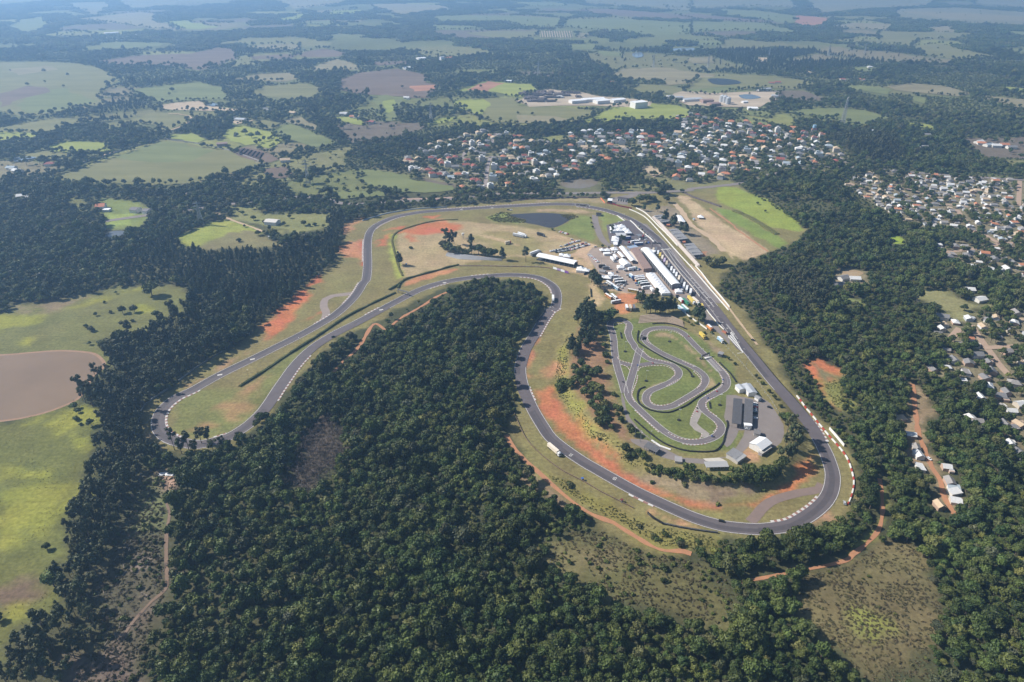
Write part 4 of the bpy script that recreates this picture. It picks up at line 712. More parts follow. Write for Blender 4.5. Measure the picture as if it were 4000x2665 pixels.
# ================================================================== TREES
def icosphere():
    t = (1 + 5 ** .5) / 2; v = [(-1, t, 0), (1, t, 0), (-1, -t, 0), (1, -t, 0), (0, -1, t), (0, 1, t), (0, -1, -t), (0, 1, -t), (t, 0, -1), (t, 0, 1), (-t, 0, -1), (-t, 0, 1)]
    f = [(0, 11, 5), (0, 5, 1), (0, 1, 7), (0, 7, 10), (0, 10, 11), (1, 5, 9), (5, 11, 4), (11, 10, 2), (10, 7, 6), (7, 1, 8), (3, 9, 4), (3, 4, 2), (3, 2, 6), (3, 6, 8), (3, 8, 9), (4, 9, 5), (2, 4, 11), (6, 2, 10), (8, 6, 7), (9, 8, 1)]
    v = [Vector(a).normalized() for a in v]; return v, f
ICO = icosphere()
def blob(mb, c, r, rnd, sq=1.0):
    n = len(mb.v)
    for a in ICO[0]:
        k = r * rnd.uniform(.82, 1.08); mb.v.append((c[0] + a.x * k, c[1] + a.y * k, c[2] + a.z * k * sq))
    for f in ICO[1]: mb.f.append(tuple(n + i for i in f)); mb.m.append(0)
def leafq(mb, p, nrm, size, rnd):
    nrm = Vector(nrm) + Vector((rnd.gauss(0, .45), rnd.gauss(0, .45), rnd.gauss(0, .45)))
    if nrm.length < 1e-3: nrm = Vector((0, 0, 1))
    nrm.normalize(); u = nrm.orthogonal().normalized(); v = nrm.cross(u); a = rnd.uniform(0, 6.28); u, v = u * math.cos(a) + v * math.sin(a), v * math.cos(a) - u * math.sin(a)
    s1, s2 = size * rnd.uniform(.7, 1.25), size * rnd.uniform(.5, 1.0); p = Vector(p); k = nrm * size * .25
    mb.face([tuple(p - u * s1 - k), tuple(p - v * s2), tuple(p + u * s1 - k), tuple(p + v * s2)])
def crown_lobes(mb, lobes, per, size, rnd, sq=.85, low=-.35):
    for (x, y, z, r) in lobes:
        blob(mb, (x, y, z), r * .80, rnd, sq)
        for _ in range(per):
            zz = rnd.uniform(low, 1); a = rnd.uniform(0, 6.28); q = math.sqrt(max(0, 1 - zz * zz)); d = Vector((q * math.cos(a), q * math.sin(a), zz * sq))
            rr = r * rnd.uniform(.78, 1.1); leafq(mb, (x + d.x * rr, y + d.y * rr, z + d.z * rr), d, size, rnd)
def limb(mb, a, b, r0, r1, k=5):
    a, b = Vector(a), Vector(b); d = b - a; u = d.orthogonal().normalized(); v = d.normalized().cross(u); n = len(mb.v)
    for p, r in ((a, r0), (b, r1)):
        for i in range(k):
            t = 6.2832 * i / k; mb.v.append(tuple(p + (u * math.cos(t) + v * math.sin(t)) * r))
    for i in range(k):
        j = (i + 1) % k; mb.f.append((n + i, n + j, n + k + j, n + k + i)); mb.m.append(0)
def tree_parts(kind, seed):
    rnd = random.Random(seed); C, T = MB(), MB()
    if kind == 'broad':
        H = rnd.uniform(8.5, 11); R = rnd.uniform(3.6, 4.4); n = rnd.randint(6, 8); lobes = [(0, 0, H - R * .75, R * .72)]
        for i in range(n):
            a = 6.2832 * i / n + rnd.uniform(-.4, .4); q = R * rnd.uniform(.45, .72); lobes.append((q * math.cos(a), q * math.sin(a), H - R * rnd.uniform(.75, 1.35), R * rnd.uniform(.36, .55)))
        crown_lobes(C, lobes, 62, .62, rnd); base = H - 1.6 * R
        limb(T, (0, 0, -.5), (0, 0, base), .34, .24, 6)
        for l in lobes[1:5]: limb(T, (0, 0, base - .4), (l[0] * .8, l[1] * .8, l[2]), .18, .07, 4)
    elif kind == 'pine':
        H = rnd.uniform(12.5, 15); R = rnd.uniform(3.3, 4.0); lobes = []
        for i in range(6):
            t = i / 5; z = H * (.36 + .56 * t); r = R * (1.0 - .55 * t)
            for k in range(3 if i < 4 else 1):
                a = rnd.uniform(0, 6.28); lobes.append((r * .45 * math.cos(a + 2.1 * k), r * .45 * math.sin(a + 2.1 * k), z, r * .68))
        crown_lobes(C, lobes, 34, .55, rnd, .8, -.6); limb(T, (0, 0, -.5), (0, 0, H * .9), .30, .08, 6)
        for i in range(6):
            a = rnd.uniform(0, 6.28); z = H * rnd.uniform(.35, .7); limb(T, (0, 0, z), (R * .8 * math.cos(a), R * .8 * math.sin(a), z + .8), .09, .03, 4)
    elif kind == 'euc':
        H = rnd.uniform(14, 18); R = rnd.uniform(3.0, 3.8); n = 9; lobes = []
        for i in range(n):
            a = rnd.uniform(0, 6.28); q = R * rnd.uniform(.2, .8); lobes.append((q * math.cos(a), q * math.sin(a), H * rnd.uniform(.45, .93), R * rnd.uniform(.28, .5)))
        crown_lobes(C, lobes, 44, .58, rnd, 1.05, -.8); limb(T, (0, 0, -.5), (0, 0, H * .85), .32, .1, 6)
        for l in lobes: limb(T, (0, 0, l[2] * .72), (l[0], l[1], l[2]), .11, .04, 4)
    elif kind == 'bush':
        R = rnd.uniform(1.5, 2.1); lobes = [(0, 0, R * .55, R * .7)] + [(R * .6 * math.cos(a), R * .6 * math.sin(a), R * rnd.uniform(.3, .6), R * rnd.uniform(.38, .55)) for a in [rnd.uniform(0, 6.28) for _ in range(4)]]
        crown_lobes(C, lobes, 36, .38, rnd, .9, -.3); limb(T, (0, 0, -.3), (0, 0, R * .5), .1, .06, 4)
    elif kind in ('tuft', 'dtuft'):
        for i in range(5):
            a = rnd.uniform(0, 6.28); q = rnd.uniform(0, 1.1); r = rnd.uniform(.35, .7); x, y = q * math.cos(a), q * math.sin(a)
            for _ in range(14):
                d = Vector((rnd.gauss(0, 1), rnd.gauss(0, 1), abs(rnd.gauss(.6, .6)))).normalized(); leafq(C, (x + d.x * r, y + d.y * r, d.z * r * .8), d, .26, rnd)
        limb(T, (0, 0, -.2), (0, 0, .3), .05, .03, 3)
    elif kind == 'bare':
        H = rnd.uniform(6, 8)
        limb(T, (0, 0, -.4), (0, 0, H * .5), .22, .14, 5)
        for i in range(9):
            a = rnd.uniform(0, 6.28); e = (math.cos(a) * rnd.uniform(1, 2.6), math.sin(a) * rnd.uniform(1, 2.6), H * rnd.uniform(.6, 1)); limb(T, (0, 0, H * rnd.uniform(.3, .5)), e, .1, .04, 3)
            for k in range(13):
                p = Vector(e) + Vector((rnd.gauss(0, .6), rnd.gauss(0, .6), rnd.gauss(0, .4))); limb(C, e, tuple(p + Vector((rnd.gauss(0, .4), rnd.gauss(0, .4), rnd.uniform(.1, .7)))), .10, .05, 3)
    elif kind == 'palm':
        H = rnd.uniform(7, 9); limb(T, (0, 0, -.4), (.2, 0, H), .22, .16, 6)
        for i in range(15):
            a = 6.2832 * i / 15 + rnd.uniform(-.15, .15); el = rnd.uniform(-.5, .8); L = 2.7; d = Vector((math.cos(a), math.sin(a), 0)); p0 = Vector((.2, 0, H)); p1 = p0 + d * L * .55 + Vector((0, 0, el)); p2 = p0 + d * L + Vector((0, 0, el - 1.3)); s = Vector((-d.y, d.x, 0)) * .34
            C.face([tuple(p0), tuple(p1 - s), tuple(p1 + Vector((0, 0, .1)))]); C.face([tuple(p0), tuple(p1 + Vector((0, 0, .1))), tuple(p1 + s)]); C.face([tuple(p1 - s), tuple(p2), tuple(p1 + Vector((0, 0, .1)))]); C.face([tuple(p1 + Vector((0, 0, .1))), tuple(p2), tuple(p1 + s)])
    return C, T
LEAFM = {'broad': M_LEAF, 'pine': M_PINE, 'euc': M_EUC, 'bush': M_BUSH, 'tuft': M_WEED, 'bare': M_DRY, 'palm': M_BUSH, 'dtuft': foliage('leaf_scrub', (.07, .062, .03), (.155, .13, .06))}
NPROTO = {'broad': 6, 'pine': 3, 'euc': 4, 'bush': 3, 'tuft': 3, 'bare': 2, 'palm': 1, 'dtuft': 3}
PROTO = {}; PCOL = {}
for kind, n in NPROTO.items():
    c = bpy.data.collections.new('kinds_' + kind); PCOL[kind] = c; PROTO[kind] = []
    for i in range(n):
        C, T = tree_parts(kind, 100 * len(PROTO) + i); cm = C.mesh('crown_' + kind, LEAFM[kind]); tm = T.mesh('trunk_' + kind, M_BARK); PROTO[kind].append((cm, tm))
        J = MB(); J.v = C.v + T.v; J.f = C.f + [tuple(k + len(C.v) for k in f) for f in T.f]; J.m = [0] * len(C.f) + [1] * len(T.f)
        c.objects.link(bpy.data.objects.new(f'{kind}_{i:02d}', J.mesh('tree_' + kind, [LEAFM[kind], M_BARK])))
# a clump of several crowns, for woods kilometres away
c = bpy.data.collections.new('kinds_clump'); PCOL['clump'] = c
for i in range(4):
    rnd = random.Random(900 + i); J = MB()
    for k in range(16):
        x, y = rnd.uniform(-17, 17), rnd.uniform(-17, 17); r = rnd.uniform(3.4, 5.5); h = rnd.uniform(6, 12)
        blob(J, (x, y, h - r * .6), r, rnd, .9)
        for _ in range(16):
            a = rnd.uniform(0, 6.28); zz = rnd.uniform(-.2, 1); q = math.sqrt(1 - zz * zz); d = Vector((q * math.cos(a), q * math.sin(a), zz)); leafq(J, (x + d.x * r, y + d.y * r, h - r * .6 + d.z * r * .9), d, 1.5, rnd)
    c.objects.link(bpy.data.objects.new(f'clump_{i:02d}', J.mesh('tree_clump', [M_LEAF])))
NPROTO['clump'] = 4
def scatter(name, label, cat, kind, X, Y, scl, rng=None):
    """one 'stuff' object: points on the ground, each carrying one of the kind's trees"""
    n = len(X); Z = hgt(X, Y); me = bpy.data.meshes.new(name)
    me.vertices.add(n); me.vertices.foreach_set('co', np.stack([X, Y, Z], 1).astype(np.float32).ravel())
    r = np.random.RandomState(n % 9973)
    me.attributes.new('idx', 'INT', 'POINT').data.foreach_set('value', r.randint(0, NPROTO[kind], n).astype(np.int32))
    me.attributes.new('rot', 'FLOAT', 'POINT').data.foreach_set('value', (r.rand(n) * 6.2832).astype(np.float32))
    s = np.stack([scl, scl, scl * (0.72 + .62 * r.rand(n))], 1)
    me.attributes.new('scl', 'FLOAT_VECTOR', 'POINT').data.foreach_set('vector', s.astype(np.float32).ravel())
    o = tag(link(name, me), label, cat, kind='stuff')
    ng = bpy.data.node_groups.new('scatter_' + name, 'GeometryNodeTree')
    ng.interface.new_socket('Geometry', in_out='INPUT', socket_type='NodeSocketGeometry'); ng.interface.new_socket('Geometry', in_out='OUTPUT', socket_type='NodeSocketGeometry')
    gi, go = ng.nodes.new('NodeGroupInput'), ng.nodes.new('NodeGroupOutput'); ip = ng.nodes.new('GeometryNodeInstanceOnPoints'); ci = ng.nodes.new('GeometryNodeCollectionInfo')
    ci.inputs['Collection'].default_value = PCOL[kind]; ci.inputs['Separate Children'].default_value = True; ci.inputs['Reset Children'].default_value = True
    def attr(nm, ty):
        a = ng.nodes.new('GeometryNodeInputNamedAttribute'); a.data_type = ty; a.inputs['Name'].default_value = nm; return a.outputs[0]
    cx = ng.nodes.new('ShaderNodeCombineXYZ'); ng.links.new(attr('rot', 'FLOAT'), cx.inputs[2])
    ip.inputs['Pick Instance'].default_value = True
    ng.links.new(gi.outputs[0], ip.inputs['Points']); ng.links.new(ci.outputs[0], ip.inputs['Instance']); ng.links.new(attr('idx', 'INT'), ip.inputs['Instance Index'])
    ng.links.new(cx.outputs[0], ip.inputs['Rotation']); ng.links.new(attr('scl', 'FLOAT_VECTOR'), ip.inputs['Scale']); ng.links.new(ip.outputs[0], go.inputs[0])
    md = o.modifiers.new('scatter', 'NODES'); md.node_group = ng
    return o
TREES = {}
def tree(kind, r, x, y, size, where, label=None, idx=None, hscale=None):
    """one tree that can be told apart: trunk and crown under an empty; x,y is the foot in the photo"""
    q = at(r, x, y) if r else (x, y); i = random.randrange(NPROTO[kind]) if idx is None else idx; cm, tm = PROTO[kind][i]
    nm = {'broad': 'broadleaf_tree', 'pine': 'pine_tree', 'euc': 'eucalyptus_tree', 'bush': 'shrub', 'bare': 'bare_tree', 'palm': 'palm_tree', 'tuft': 'shrub'}[kind]
    o = thing(nm, label or '', {'bush': 'shrub', 'tuft': 'shrub', 'palm': 'palm tree'}.get(kind, 'tree'), (q[0], q[1], hz(*q) - (2.0 * size if kind == 'broad' else .1)), random.uniform(0, 6.28))
    o.scale = (size, size, size * (hscale or random.uniform(.92, 1.1))); link('crown', cm, o); link('trunk', tm, o)
    if label is None: TREES.setdefault((kind, where), []).append(o)
    return o
# ---------------- trees that stand apart
tree('broad', 'F', 1165, 305, 2.05, '', 'very large round tree alone at the top of the left field')
for x, y, s in [(940, 440, 1.05), (1030, 430, 1.15), (1200, 470, 1.1), (735, 458, .6), (850, 438, .55), (972, 515, .5), (1015, 502, .5), (958, 545, .55), (700, 575, .9), (660, 545, .6), (800, 360, .45), (890, 290, .45), (770, 690, .6), (690, 680, .5)]: tree('broad', 'F', x, y, s, 'scattered over the left field above the lake')
for x, y, s in [(570, 1170, .8), (600, 1200, .5), (585, 1255, .7), (700, 1300, .8), (620, 1295, .4)]: tree('broad', 'F', x, y, s, 'on the shore below the lake')
for x, y, s in [(300, 725, .6), (345, 960, 1.7), (285, 1160, .6), (0, 1180, .7)]: tree('broad', 'G', x, y, s, 'in the lower left pasture')
for x, y, s in [(1080, 640, 1.0), (1115, 600, .9), (1045, 640, 1.2)]: tree('euc', 'R2', x, y, s * 1.45, 'in the clump in the middle of the infield')
for x, y, s in [(1275, 610, 1.1), (1560, 745, .95), (615, 790, 1.05), (1275, 690, .9)]: tree('pine', 'R2', x, y, s * 1.35, 'standing on the tan infield')
for x, y, s in [(1060, 670, 1.2), (1110, 690, 1.0), (1160, 690, 1.1), (1220, 695, 1.0), (1340, 690, 1.1), (1390, 710, 1.0), (1440, 715, 1.1), (1490, 715, .9), (1020, 640, 1.0)]: tree('broad', 'R2', x, y, s * 1.4, 'behind the terraces of the left grandstand')
tree('euc', 'R2', 1775, 760, 1.35, '', 'tall thin eucalyptus at the left end of the long marquee'); tree('bush', 'R2', 718, 640, 1.5, '', 'small round bush alone on the tan infield')
for x, y, s in [(1040, 245, 1.2), (960, 275, 1.1), (1110, 230, 1.1), (1180, 225, 1.1), (1230, 150, 1.2), (1285, 160, 1.3), (1310, 240, .9), (1260, 140, 1.1)]: tree('broad', 'R3', x, y, s * 1.55, 'around the circuit gatehouse')
for x, y, s in [(1085, 325, .7), (1225, 335, .7), (1300, 445, 1.0), (1390, 490, 1.0), (1460, 555, .95), (1500, 570, 1.05), (1370, 480, .9)]: tree('pine', 'R3', x, y, s * 1.5, 'behind the main grandstand')
for x, y, s in [(755, 610, .9), (870, 670, .8)]: tree('euc', 'R3', x, y, s * 1.3, 'among the upper paddock tents')
for x, y, s in [(560, 500, .55), (548, 455, .4), (540, 400, .35), (660, 700, .6), (150, 525, .5)]: tree('broad', 'R3', x, y, s, 'beside the service road to the paddock')
for x, y, s in [(575, 1090, 1.15), (610, 1100, 1.0), (550, 1060, .9), (640, 1090, .8)]: tree('pine', 'R3', x, y, s * 1.4, 'on the bank below the paddock')
for x, y, s in [(1060, 1270, .95), (1110, 1370, 1.0), (1150, 1380, 1.1), (1200, 1370, 1.0), (1250, 1380, 1.1), (1300, 1370, .95), (1340, 1350, 1.0), (1210, 1250, .9), (1020, 1260, .8), (1380, 1360, .9)]: tree('pine', 'R3', x, y, s * 1.5, 'in the grove above the kart terraces')
for x, y, s in [(1640, 1450, 1.15), (1600, 1430, 1.0), (1675, 1470, .9)]: tree('pine', 'R3', x, y, s * 1.35, 'by the pit exit')
for x, y, s in [(450, 1430, 1.2), (500, 1420, 1.3), (540, 1450, 1.2), (480, 1500, 1.1), (560, 1380, 1.1)]: tree('pine', 'R3', x, y, s * 1.35, 'in the tall stand left of the kart circuit')
for x, y, s in [(640, 1430, 1.3), (700, 1430, 1.4), (760, 1420, 1.3), (610, 1460, 1.0), (690, 1470, 1.0)]: tree('broad', 'R3', x, y, s * 1.2, 'at the head of the kart circuit')
for x, y, s in [(560, 180, 1.1), (600, 230, 1.2), (640, 220, 1.2), (580, 310, 1.1), (620, 330, 1.1), (655, 300, 1.0), (510, 365, 1.1), (545, 390, .8), (660, 170, 1.1), (580, 140, 1.1), (620, 140, 1.2), (600, 180, 1.1), (640, 270, 1.1), (600, 270, 1.0), (680, 200, 1.1), (525, 340, 1.0), (560, 360, .9)]: tree('pine', 'R4', x, y, s * 1.3, 'in the pine stand left of the kart circuit')
for x, y, s in [(700, 260, .8), (720, 320, .8), (730, 380, .9), (710, 230, .7), (740, 420, .6)]: tree('broad', 'R4', x, y, s, 'along the left edge of the kart lawn')
for i, (x, y) in enumerate([(470, 560), (510, 570), (545, 540), (590, 560), (620, 540), (650, 580), (690, 600), (640, 630), (600, 620), (690, 660), (720, 690), (670, 710), (640, 690), (700, 760), (690, 800), (560, 500), (600, 480), (640, 490), (680, 500), (540, 460), (580, 440), (450, 590), (720, 730), (730, 800)]): tree('broad', 'R4', x, y, random.uniform(.95, 1.3), 'on the bank left of the kart circuit')
for x, y, s in [(780, 620, .6), (790, 700, .8), (815, 720, .8), (825, 780, .7), (765, 830, .6), (880, 830, .8), (890, 860, .9), (800, 750, .6)]: tree('broad', 'R4', x, y, s, 'beside the kart service lane')
for x, y in [(850, 960), (900, 990), (930, 980), (960, 1000), (1060, 1080), (1100, 1100), (1140, 1090), (1220, 1060), (1260, 1080), (1330, 1140), (1400, 1150), (870, 1000), (1180, 1130), (1010, 1060), (1460, 1150)]: tree('broad', 'R4', x, y, random.uniform(.6, .85), 'on the slope below the kart sheds')
for x, y, s in [(1540, 1110, .9), (1580, 1130, 1.0), (1620, 1100, 1.1), (1660, 1130, 1.0), (1700, 1120, 1.2), (1740, 1110, 1.1), (1640, 1150, .9), (1780, 1080, 1.0), (1500, 1080, .7), (1560, 1150, .9), (1600, 1165, .8), (1690, 1150, 1.0), (1730, 1140, 1.0), (1770, 1110, 1.1), (1810, 1060, 1.1), (1590, 1090, .9), (1520, 1140, .8)]: tree('broad', 'R4', x, y, s, 'below the kart paddock at the bend')
for x, y, s in [(1840, 850, 1.0), (1860, 900, 1.05), (1880, 950, 1.1), (1850, 970, 1.0), (1900, 900, 1.0), (1830, 930, .9), (1800, 1020, 1.0), (1840, 1040, 1.0), (1870, 1010, 1.0), (1900, 960, 1.0), (1880, 870, 1.0), (1860, 840, 1.0), (1850, 1000, 1.0)]: tree('euc', 'R4', x, y, s, 'between the kart paddock and the last bend')
for x, y, s in [(1840, 780, 1.1), (1810, 770, .9), (1860, 800, 1.0), (1650, 510, .5), (1690, 550, .5), (1730, 600, .5), (1760, 640, .5), (1800, 690, .5), (1480, 400, .4), (1520, 430, .4)]: tree('broad', 'R4', x, y, s, 'between the kart circuit and the straight')
for x, y in [(1230, 170), (1260, 190), (1290, 180), (1330, 240), (1380, 240), (1250, 150), (1215, 160)]: tree('bush', 'R4', x, y, random.uniform(.9, 1.4), 'beside the broken white wall')
for x, y in [(1015, 1155), (1700, 1205), (1665, 1175), (1210, 1170), (1415, 1290), (505, 1165), (520, 1170)]: tree('bush', 'R4', x, y, random.uniform(.9, 1.5), 'on the bare slopes of the big bend')
for x, y, s in [(410, 1530, 1.05), (450, 1540, 1.15), (340, 1568, 1.1), (260, 1568, 1.1), (300, 1590, 1.0), (530, 1568, .9), (625, 1530, .8), (480, 1590, 1.0), (380, 1600, 1.0)]: tree('euc', 'R1', x, y + 12, s, 'in front of the left hairpin')
for x, y, s in [(740, 1420, .95), (770, 1400, .9), (720, 1450, .8)]: tree('broad', 'R1', x, y, s, 'leaning over the track beyond the hairpin')
for x, y in [(620, 420), (650, 340), (725, 385), (790, 370), (760, 320), (700, 300), (640, 270), (690, 240), (800, 250), (850, 260), (900, 290), (980, 330), (1010, 335), (1040, 330), (1090, 340), (1010, 420), (870, 330), (840, 410), (800, 410), (930, 240), (990, 260), (610, 250)]: tree('broad', 'R1', x, y, random.uniform(.6, 1.0), 'on the lawns around the white farmhouse')
for x, y in [(970, 740), (970, 778), (1010, 770), (1205, 745), (1300, 752), (1130, 630), (1195, 628), (1610, 550), (965, 570), (1905, 755), (1220, 590)]: tree('broad', 'B', x, y, random.uniform(.9, 1.3), 'dotted over the pastures beyond the town')
for x, y in [(285, 465), (440, 490), (710, 495), (460, 690), (180, 560), (1050, 715), (1125, 600), (1070, 840), (800, 830), (1540, 890), (1600, 880), (1640, 900), (1680, 880), (1710, 845)]: tree('broad', 'A', x, y, random.uniform(1.0, 1.8), 'dotted over the far left pastures')
for x, y in [(1080, 780), (1050, 775), (1110, 770), (1190, 800)]: tree('broad', 'C', x, y, 1.4, 'beside the tall mast')
tree('broad', 'D', 1890, 1205, 1.0, '', 'single round tree on the pale clearing of the right woods'); tree('broad', 'D', 370, 450, .5, '', 'small tree on the vivid green meadow'); tree('broad', 'D', 310, 390, .6, '', 'small tree at the upper edge of the vivid green meadow')
tree('broad', 'R3', 1800, 890, 2.0, '', 'huge dark tree at the lower end of the grandstand', 2); tree('broad', 'R3', 1720, 870, 1.5, '', 'broad dark tree beside the grandstand steps', 3); tree('broad', 'R3', 1880, 880, 1.7, '', 'dark tree at the edge of the brown field', 1)
tree('bare', 'G', 1580, 480, 1.15, '', 'pale grey leafless tree in the lower left forest'); tree('bush', 'H', 1330, 715, 1.8, '', 'bright shrub by the path in the lower clearing'); tree('bush', 'H', 630, 95, 1.6, '', 'round shrub beside the orange track')
for x, y in [(1570, 130)]: pass
KNAME = {'broad': 'leafy tree', 'pine': 'dark pine', 'euc': 'tall eucalyptus', 'bush': 'low shrub', 'palm': 'palm', 'bare': 'leafless tree', 'tuft': 'weed clump'}
for (k, w), L in TREES.items():
    number_labels(L, KNAME[k] + ', {o} from left of those ' + w)
    for o in L: o['group'] = f"{KNAME[k]}s {w}"
# ---------------- clipped hedges
def hedge(label, s, w, h, name='hedge', m=M_BUSH):
    L = spline(G(s), 1.2); mb = MB(); rnd = random.Random(len(L)); N = normals2(L); Z = hvec(L)
    core = offset(L, w * .38), offset(L, -w * .38)
    h0 = h
    for i in range(len(L) - 1):
        h = h0 * (.62 + .6 * float(vnoise(np.array([L[i][0]]), np.array([L[i][1]]), 9, 3)[0]))
        a0, a1, b0, b1 = core[0][i], core[0][i + 1], core[1][i], core[1][i + 1]; t = h * .85
        mb.quad((*b0, Z[i]), (*b1, Z[i]), (*b1, Z[i] + t), (*b0, Z[i] + t)); mb.quad((*a1, Z[i]), (*a0, Z[i]), (*a0, Z[i] + t), (*a1, Z[i] + t)); mb.quad((*a0, Z[i] + t), (*b0, Z[i] + t), (*b1, Z[i] + t), (*a1, Z[i] + t))
        for _ in range(7):
            u = rnd.uniform(-.5, .5) * w; zz = h * rnd.uniform(.75, 1.05) if abs(u) < w * .4 else h * rnd.uniform(.1, 1); d = Vector((N[i][0] * u, N[i][1] * u, .6)); leafq(mb, (L[i][0] + N[i][0] * u + rnd.uniform(-.6, .6), L[i][1] + N[i][1] * u + rnd.uniform(-.6, .6), Z[i] + zz), d, .4, rnd)
    return tag(mb.build(name, m), label, 'hedge')
M_HEDGE = foliage('leaf_hedge', (.030, .048, .016), (.075, .10, .03))
hedge('long dark clipped hedge between the two parallel straights', 'R1 622,1228 760,1140 900,1045 1050,950 1200,850 1330,780 1490,705', 2.6, 1.7, m=M_HEDGE); hedge('short hedge gap piece beside the gantry crossing', 'R1 1455,690 1500,665 1515,655', 3, 2.0, m=M_HEDGE)
hedge('dark curved hedge above the upper bend', 'R2 600,1005 620,960 680,920 800,885 950,845 1070,810 1160,790', 2.6, 1.9, m=M_HEDGE); hedge('yellow-green weed hedge along the infield ditch', 'R2 640,890 600,800 560,650 545,560 590,490 750,430 950,385 1150,372', 2.6, 1.2, m=M_WEED)
hedge('purplish scrub hedge at the edge of the vivid green meadow', 'R3 1505,145 1600,190 1700,225 1800,260 1870,285', 5, 1.8, m=M_DRY); hedge('scrub strip across the vivid green meadow', 'D 130,440 250,490 380,570 460,620', 10, 2.0, m=M_WEED)
# ---------------- woods: everything that is not field, town, road or track
HOUSES = []          # filled below before the scatter runs: x, y, radius
def polys(*ss): return [G(s) for s in ss]
PINEP = polys('R1 0,520 190,410 260,390 360,455 600,455 800,455 1000,440 1090,430 1090,400 1140,180 1200,170 1210,330 1190,430 1150,540 1060,600 960,700 850,790 740,880 570,790 490,840 320,834 310,700 300,650 0,675', 'B 1650,220 2000,210 2130,260 2230,330 2100,400 1900,430 1850,350 1700,280', 'C 330,330 700,300 1000,280 1380,290 1500,330 1640,360 1400,420 1000,470 600,490 330,490', 'A 640,720 800,670 980,690 1010,740 820,800 640,790', 'A 990,90 1300,75 1840,80 1800,130 1480,170 1200,135')
EUCP = polys('F 700,930 840,800 1070,620 1270,520 1420,470 1764,400 1764,690 1680,740 1500,860 1400,945 1250,1045 1120,1120 1070,1230 1085,1340 1150,1480 1200,1568; G 900,200 870,300 820,430 740,640 700,780 600,930 560,1060 640,1200 560,1400 420,1568 380,1700 -100,1700 0,1480 130,1230 330,1180 400,1000 270,920 420,850 400,700 500,400 560,200 620,0; F 770,1400 760,1300 750,1175 620,1130 650,1000', 'D 390,900 560,880 800,960 880,1080 800,1200 640,1240 400,1100', 'C 1050,900 1300,880 1500,930 1560,1060 1400,1080 1150,1000')
SHRUBP = polys('D 110,860 300,1000 400,1180 560,1300 700,1500 450,1450 250,1300 120,1170 40,1050 30,950', 'E 20,30 110,20 250,60 330,200 380,320 450,420 560,500 700,520 740,650 640,850 530,740 420,640 330,530 260,420 220,310 150,240', 'R2 900,1040 1100,1000 1000,1100 800,1300 600,1412 300,1412 400,1300 600,1200', 'H 560,300 900,440 640,500 440,640 300,500')
BAREP = polys(THICKET)
CLR = [(p, [min(q[0] for q in p), max(q[0] for q in p), min(q[1] for q in p), max(q[1] for q in p)]) for p in CLEAR]
def free(X, Y, margin=0):
    ok = np.ones(X.shape, bool)
    for p, (a, b, c, d) in CLR:
        i = np.nonzero(ok & (X > a) & (X < b) & (Y > c) & (Y < d))[0]
        if i.size: ok[i[inside(p, X[i], Y[i])]] = False
        # a wood's near edge is seen by its crowns: the foot stands that much further from the clearing
        X2, Y2 = X * 1.019, Y * 1.019; i = np.nonzero(ok & (X2 > a) & (X2 < b) & (Y2 > c) & (Y2 < d))[0]
        if i.size: ok[i[inside(p, X2[i], Y2[i])]] = False
    for L, w in ROADS:
        xs_, ys_ = [p[0] for p in L], [p[1] for p in L]
        i = np.nonzero(ok & (X > min(xs_) - w) & (X < max(xs_) + w) & (Y > min(ys_) - w) & (Y < max(ys_) + w))[0]
        if i.size: ok[i[dist_line(L[::max(1, len(L) // 150)] + [L[-1]], X[i], Y[i]) < w / 2 + 2.2]] = False
    return ok
def inany(P, X, Y):
    r = np.zeros(X.shape, bool)
    for p in P: r |= inside(p, X, Y)
    return r
def grid(y0, y1, sp, slope=.86, pad=150, jit=.42):
    out = []
    ys_ = np.arange(y0, y1, sp)
    for k, y in enumerate(ys_):
        w = slope * y + pad; x = np.arange(-w, w, sp) + (sp / 2 if k % 2 else 0)
        out.append(np.stack([x + np.random.uniform(-jit, jit, x.size) * sp, y + np.random.uniform(-jit, jit, x.size) * sp], 1))
    q = np.concatenate(out); return q[:, 0], q[:, 1]
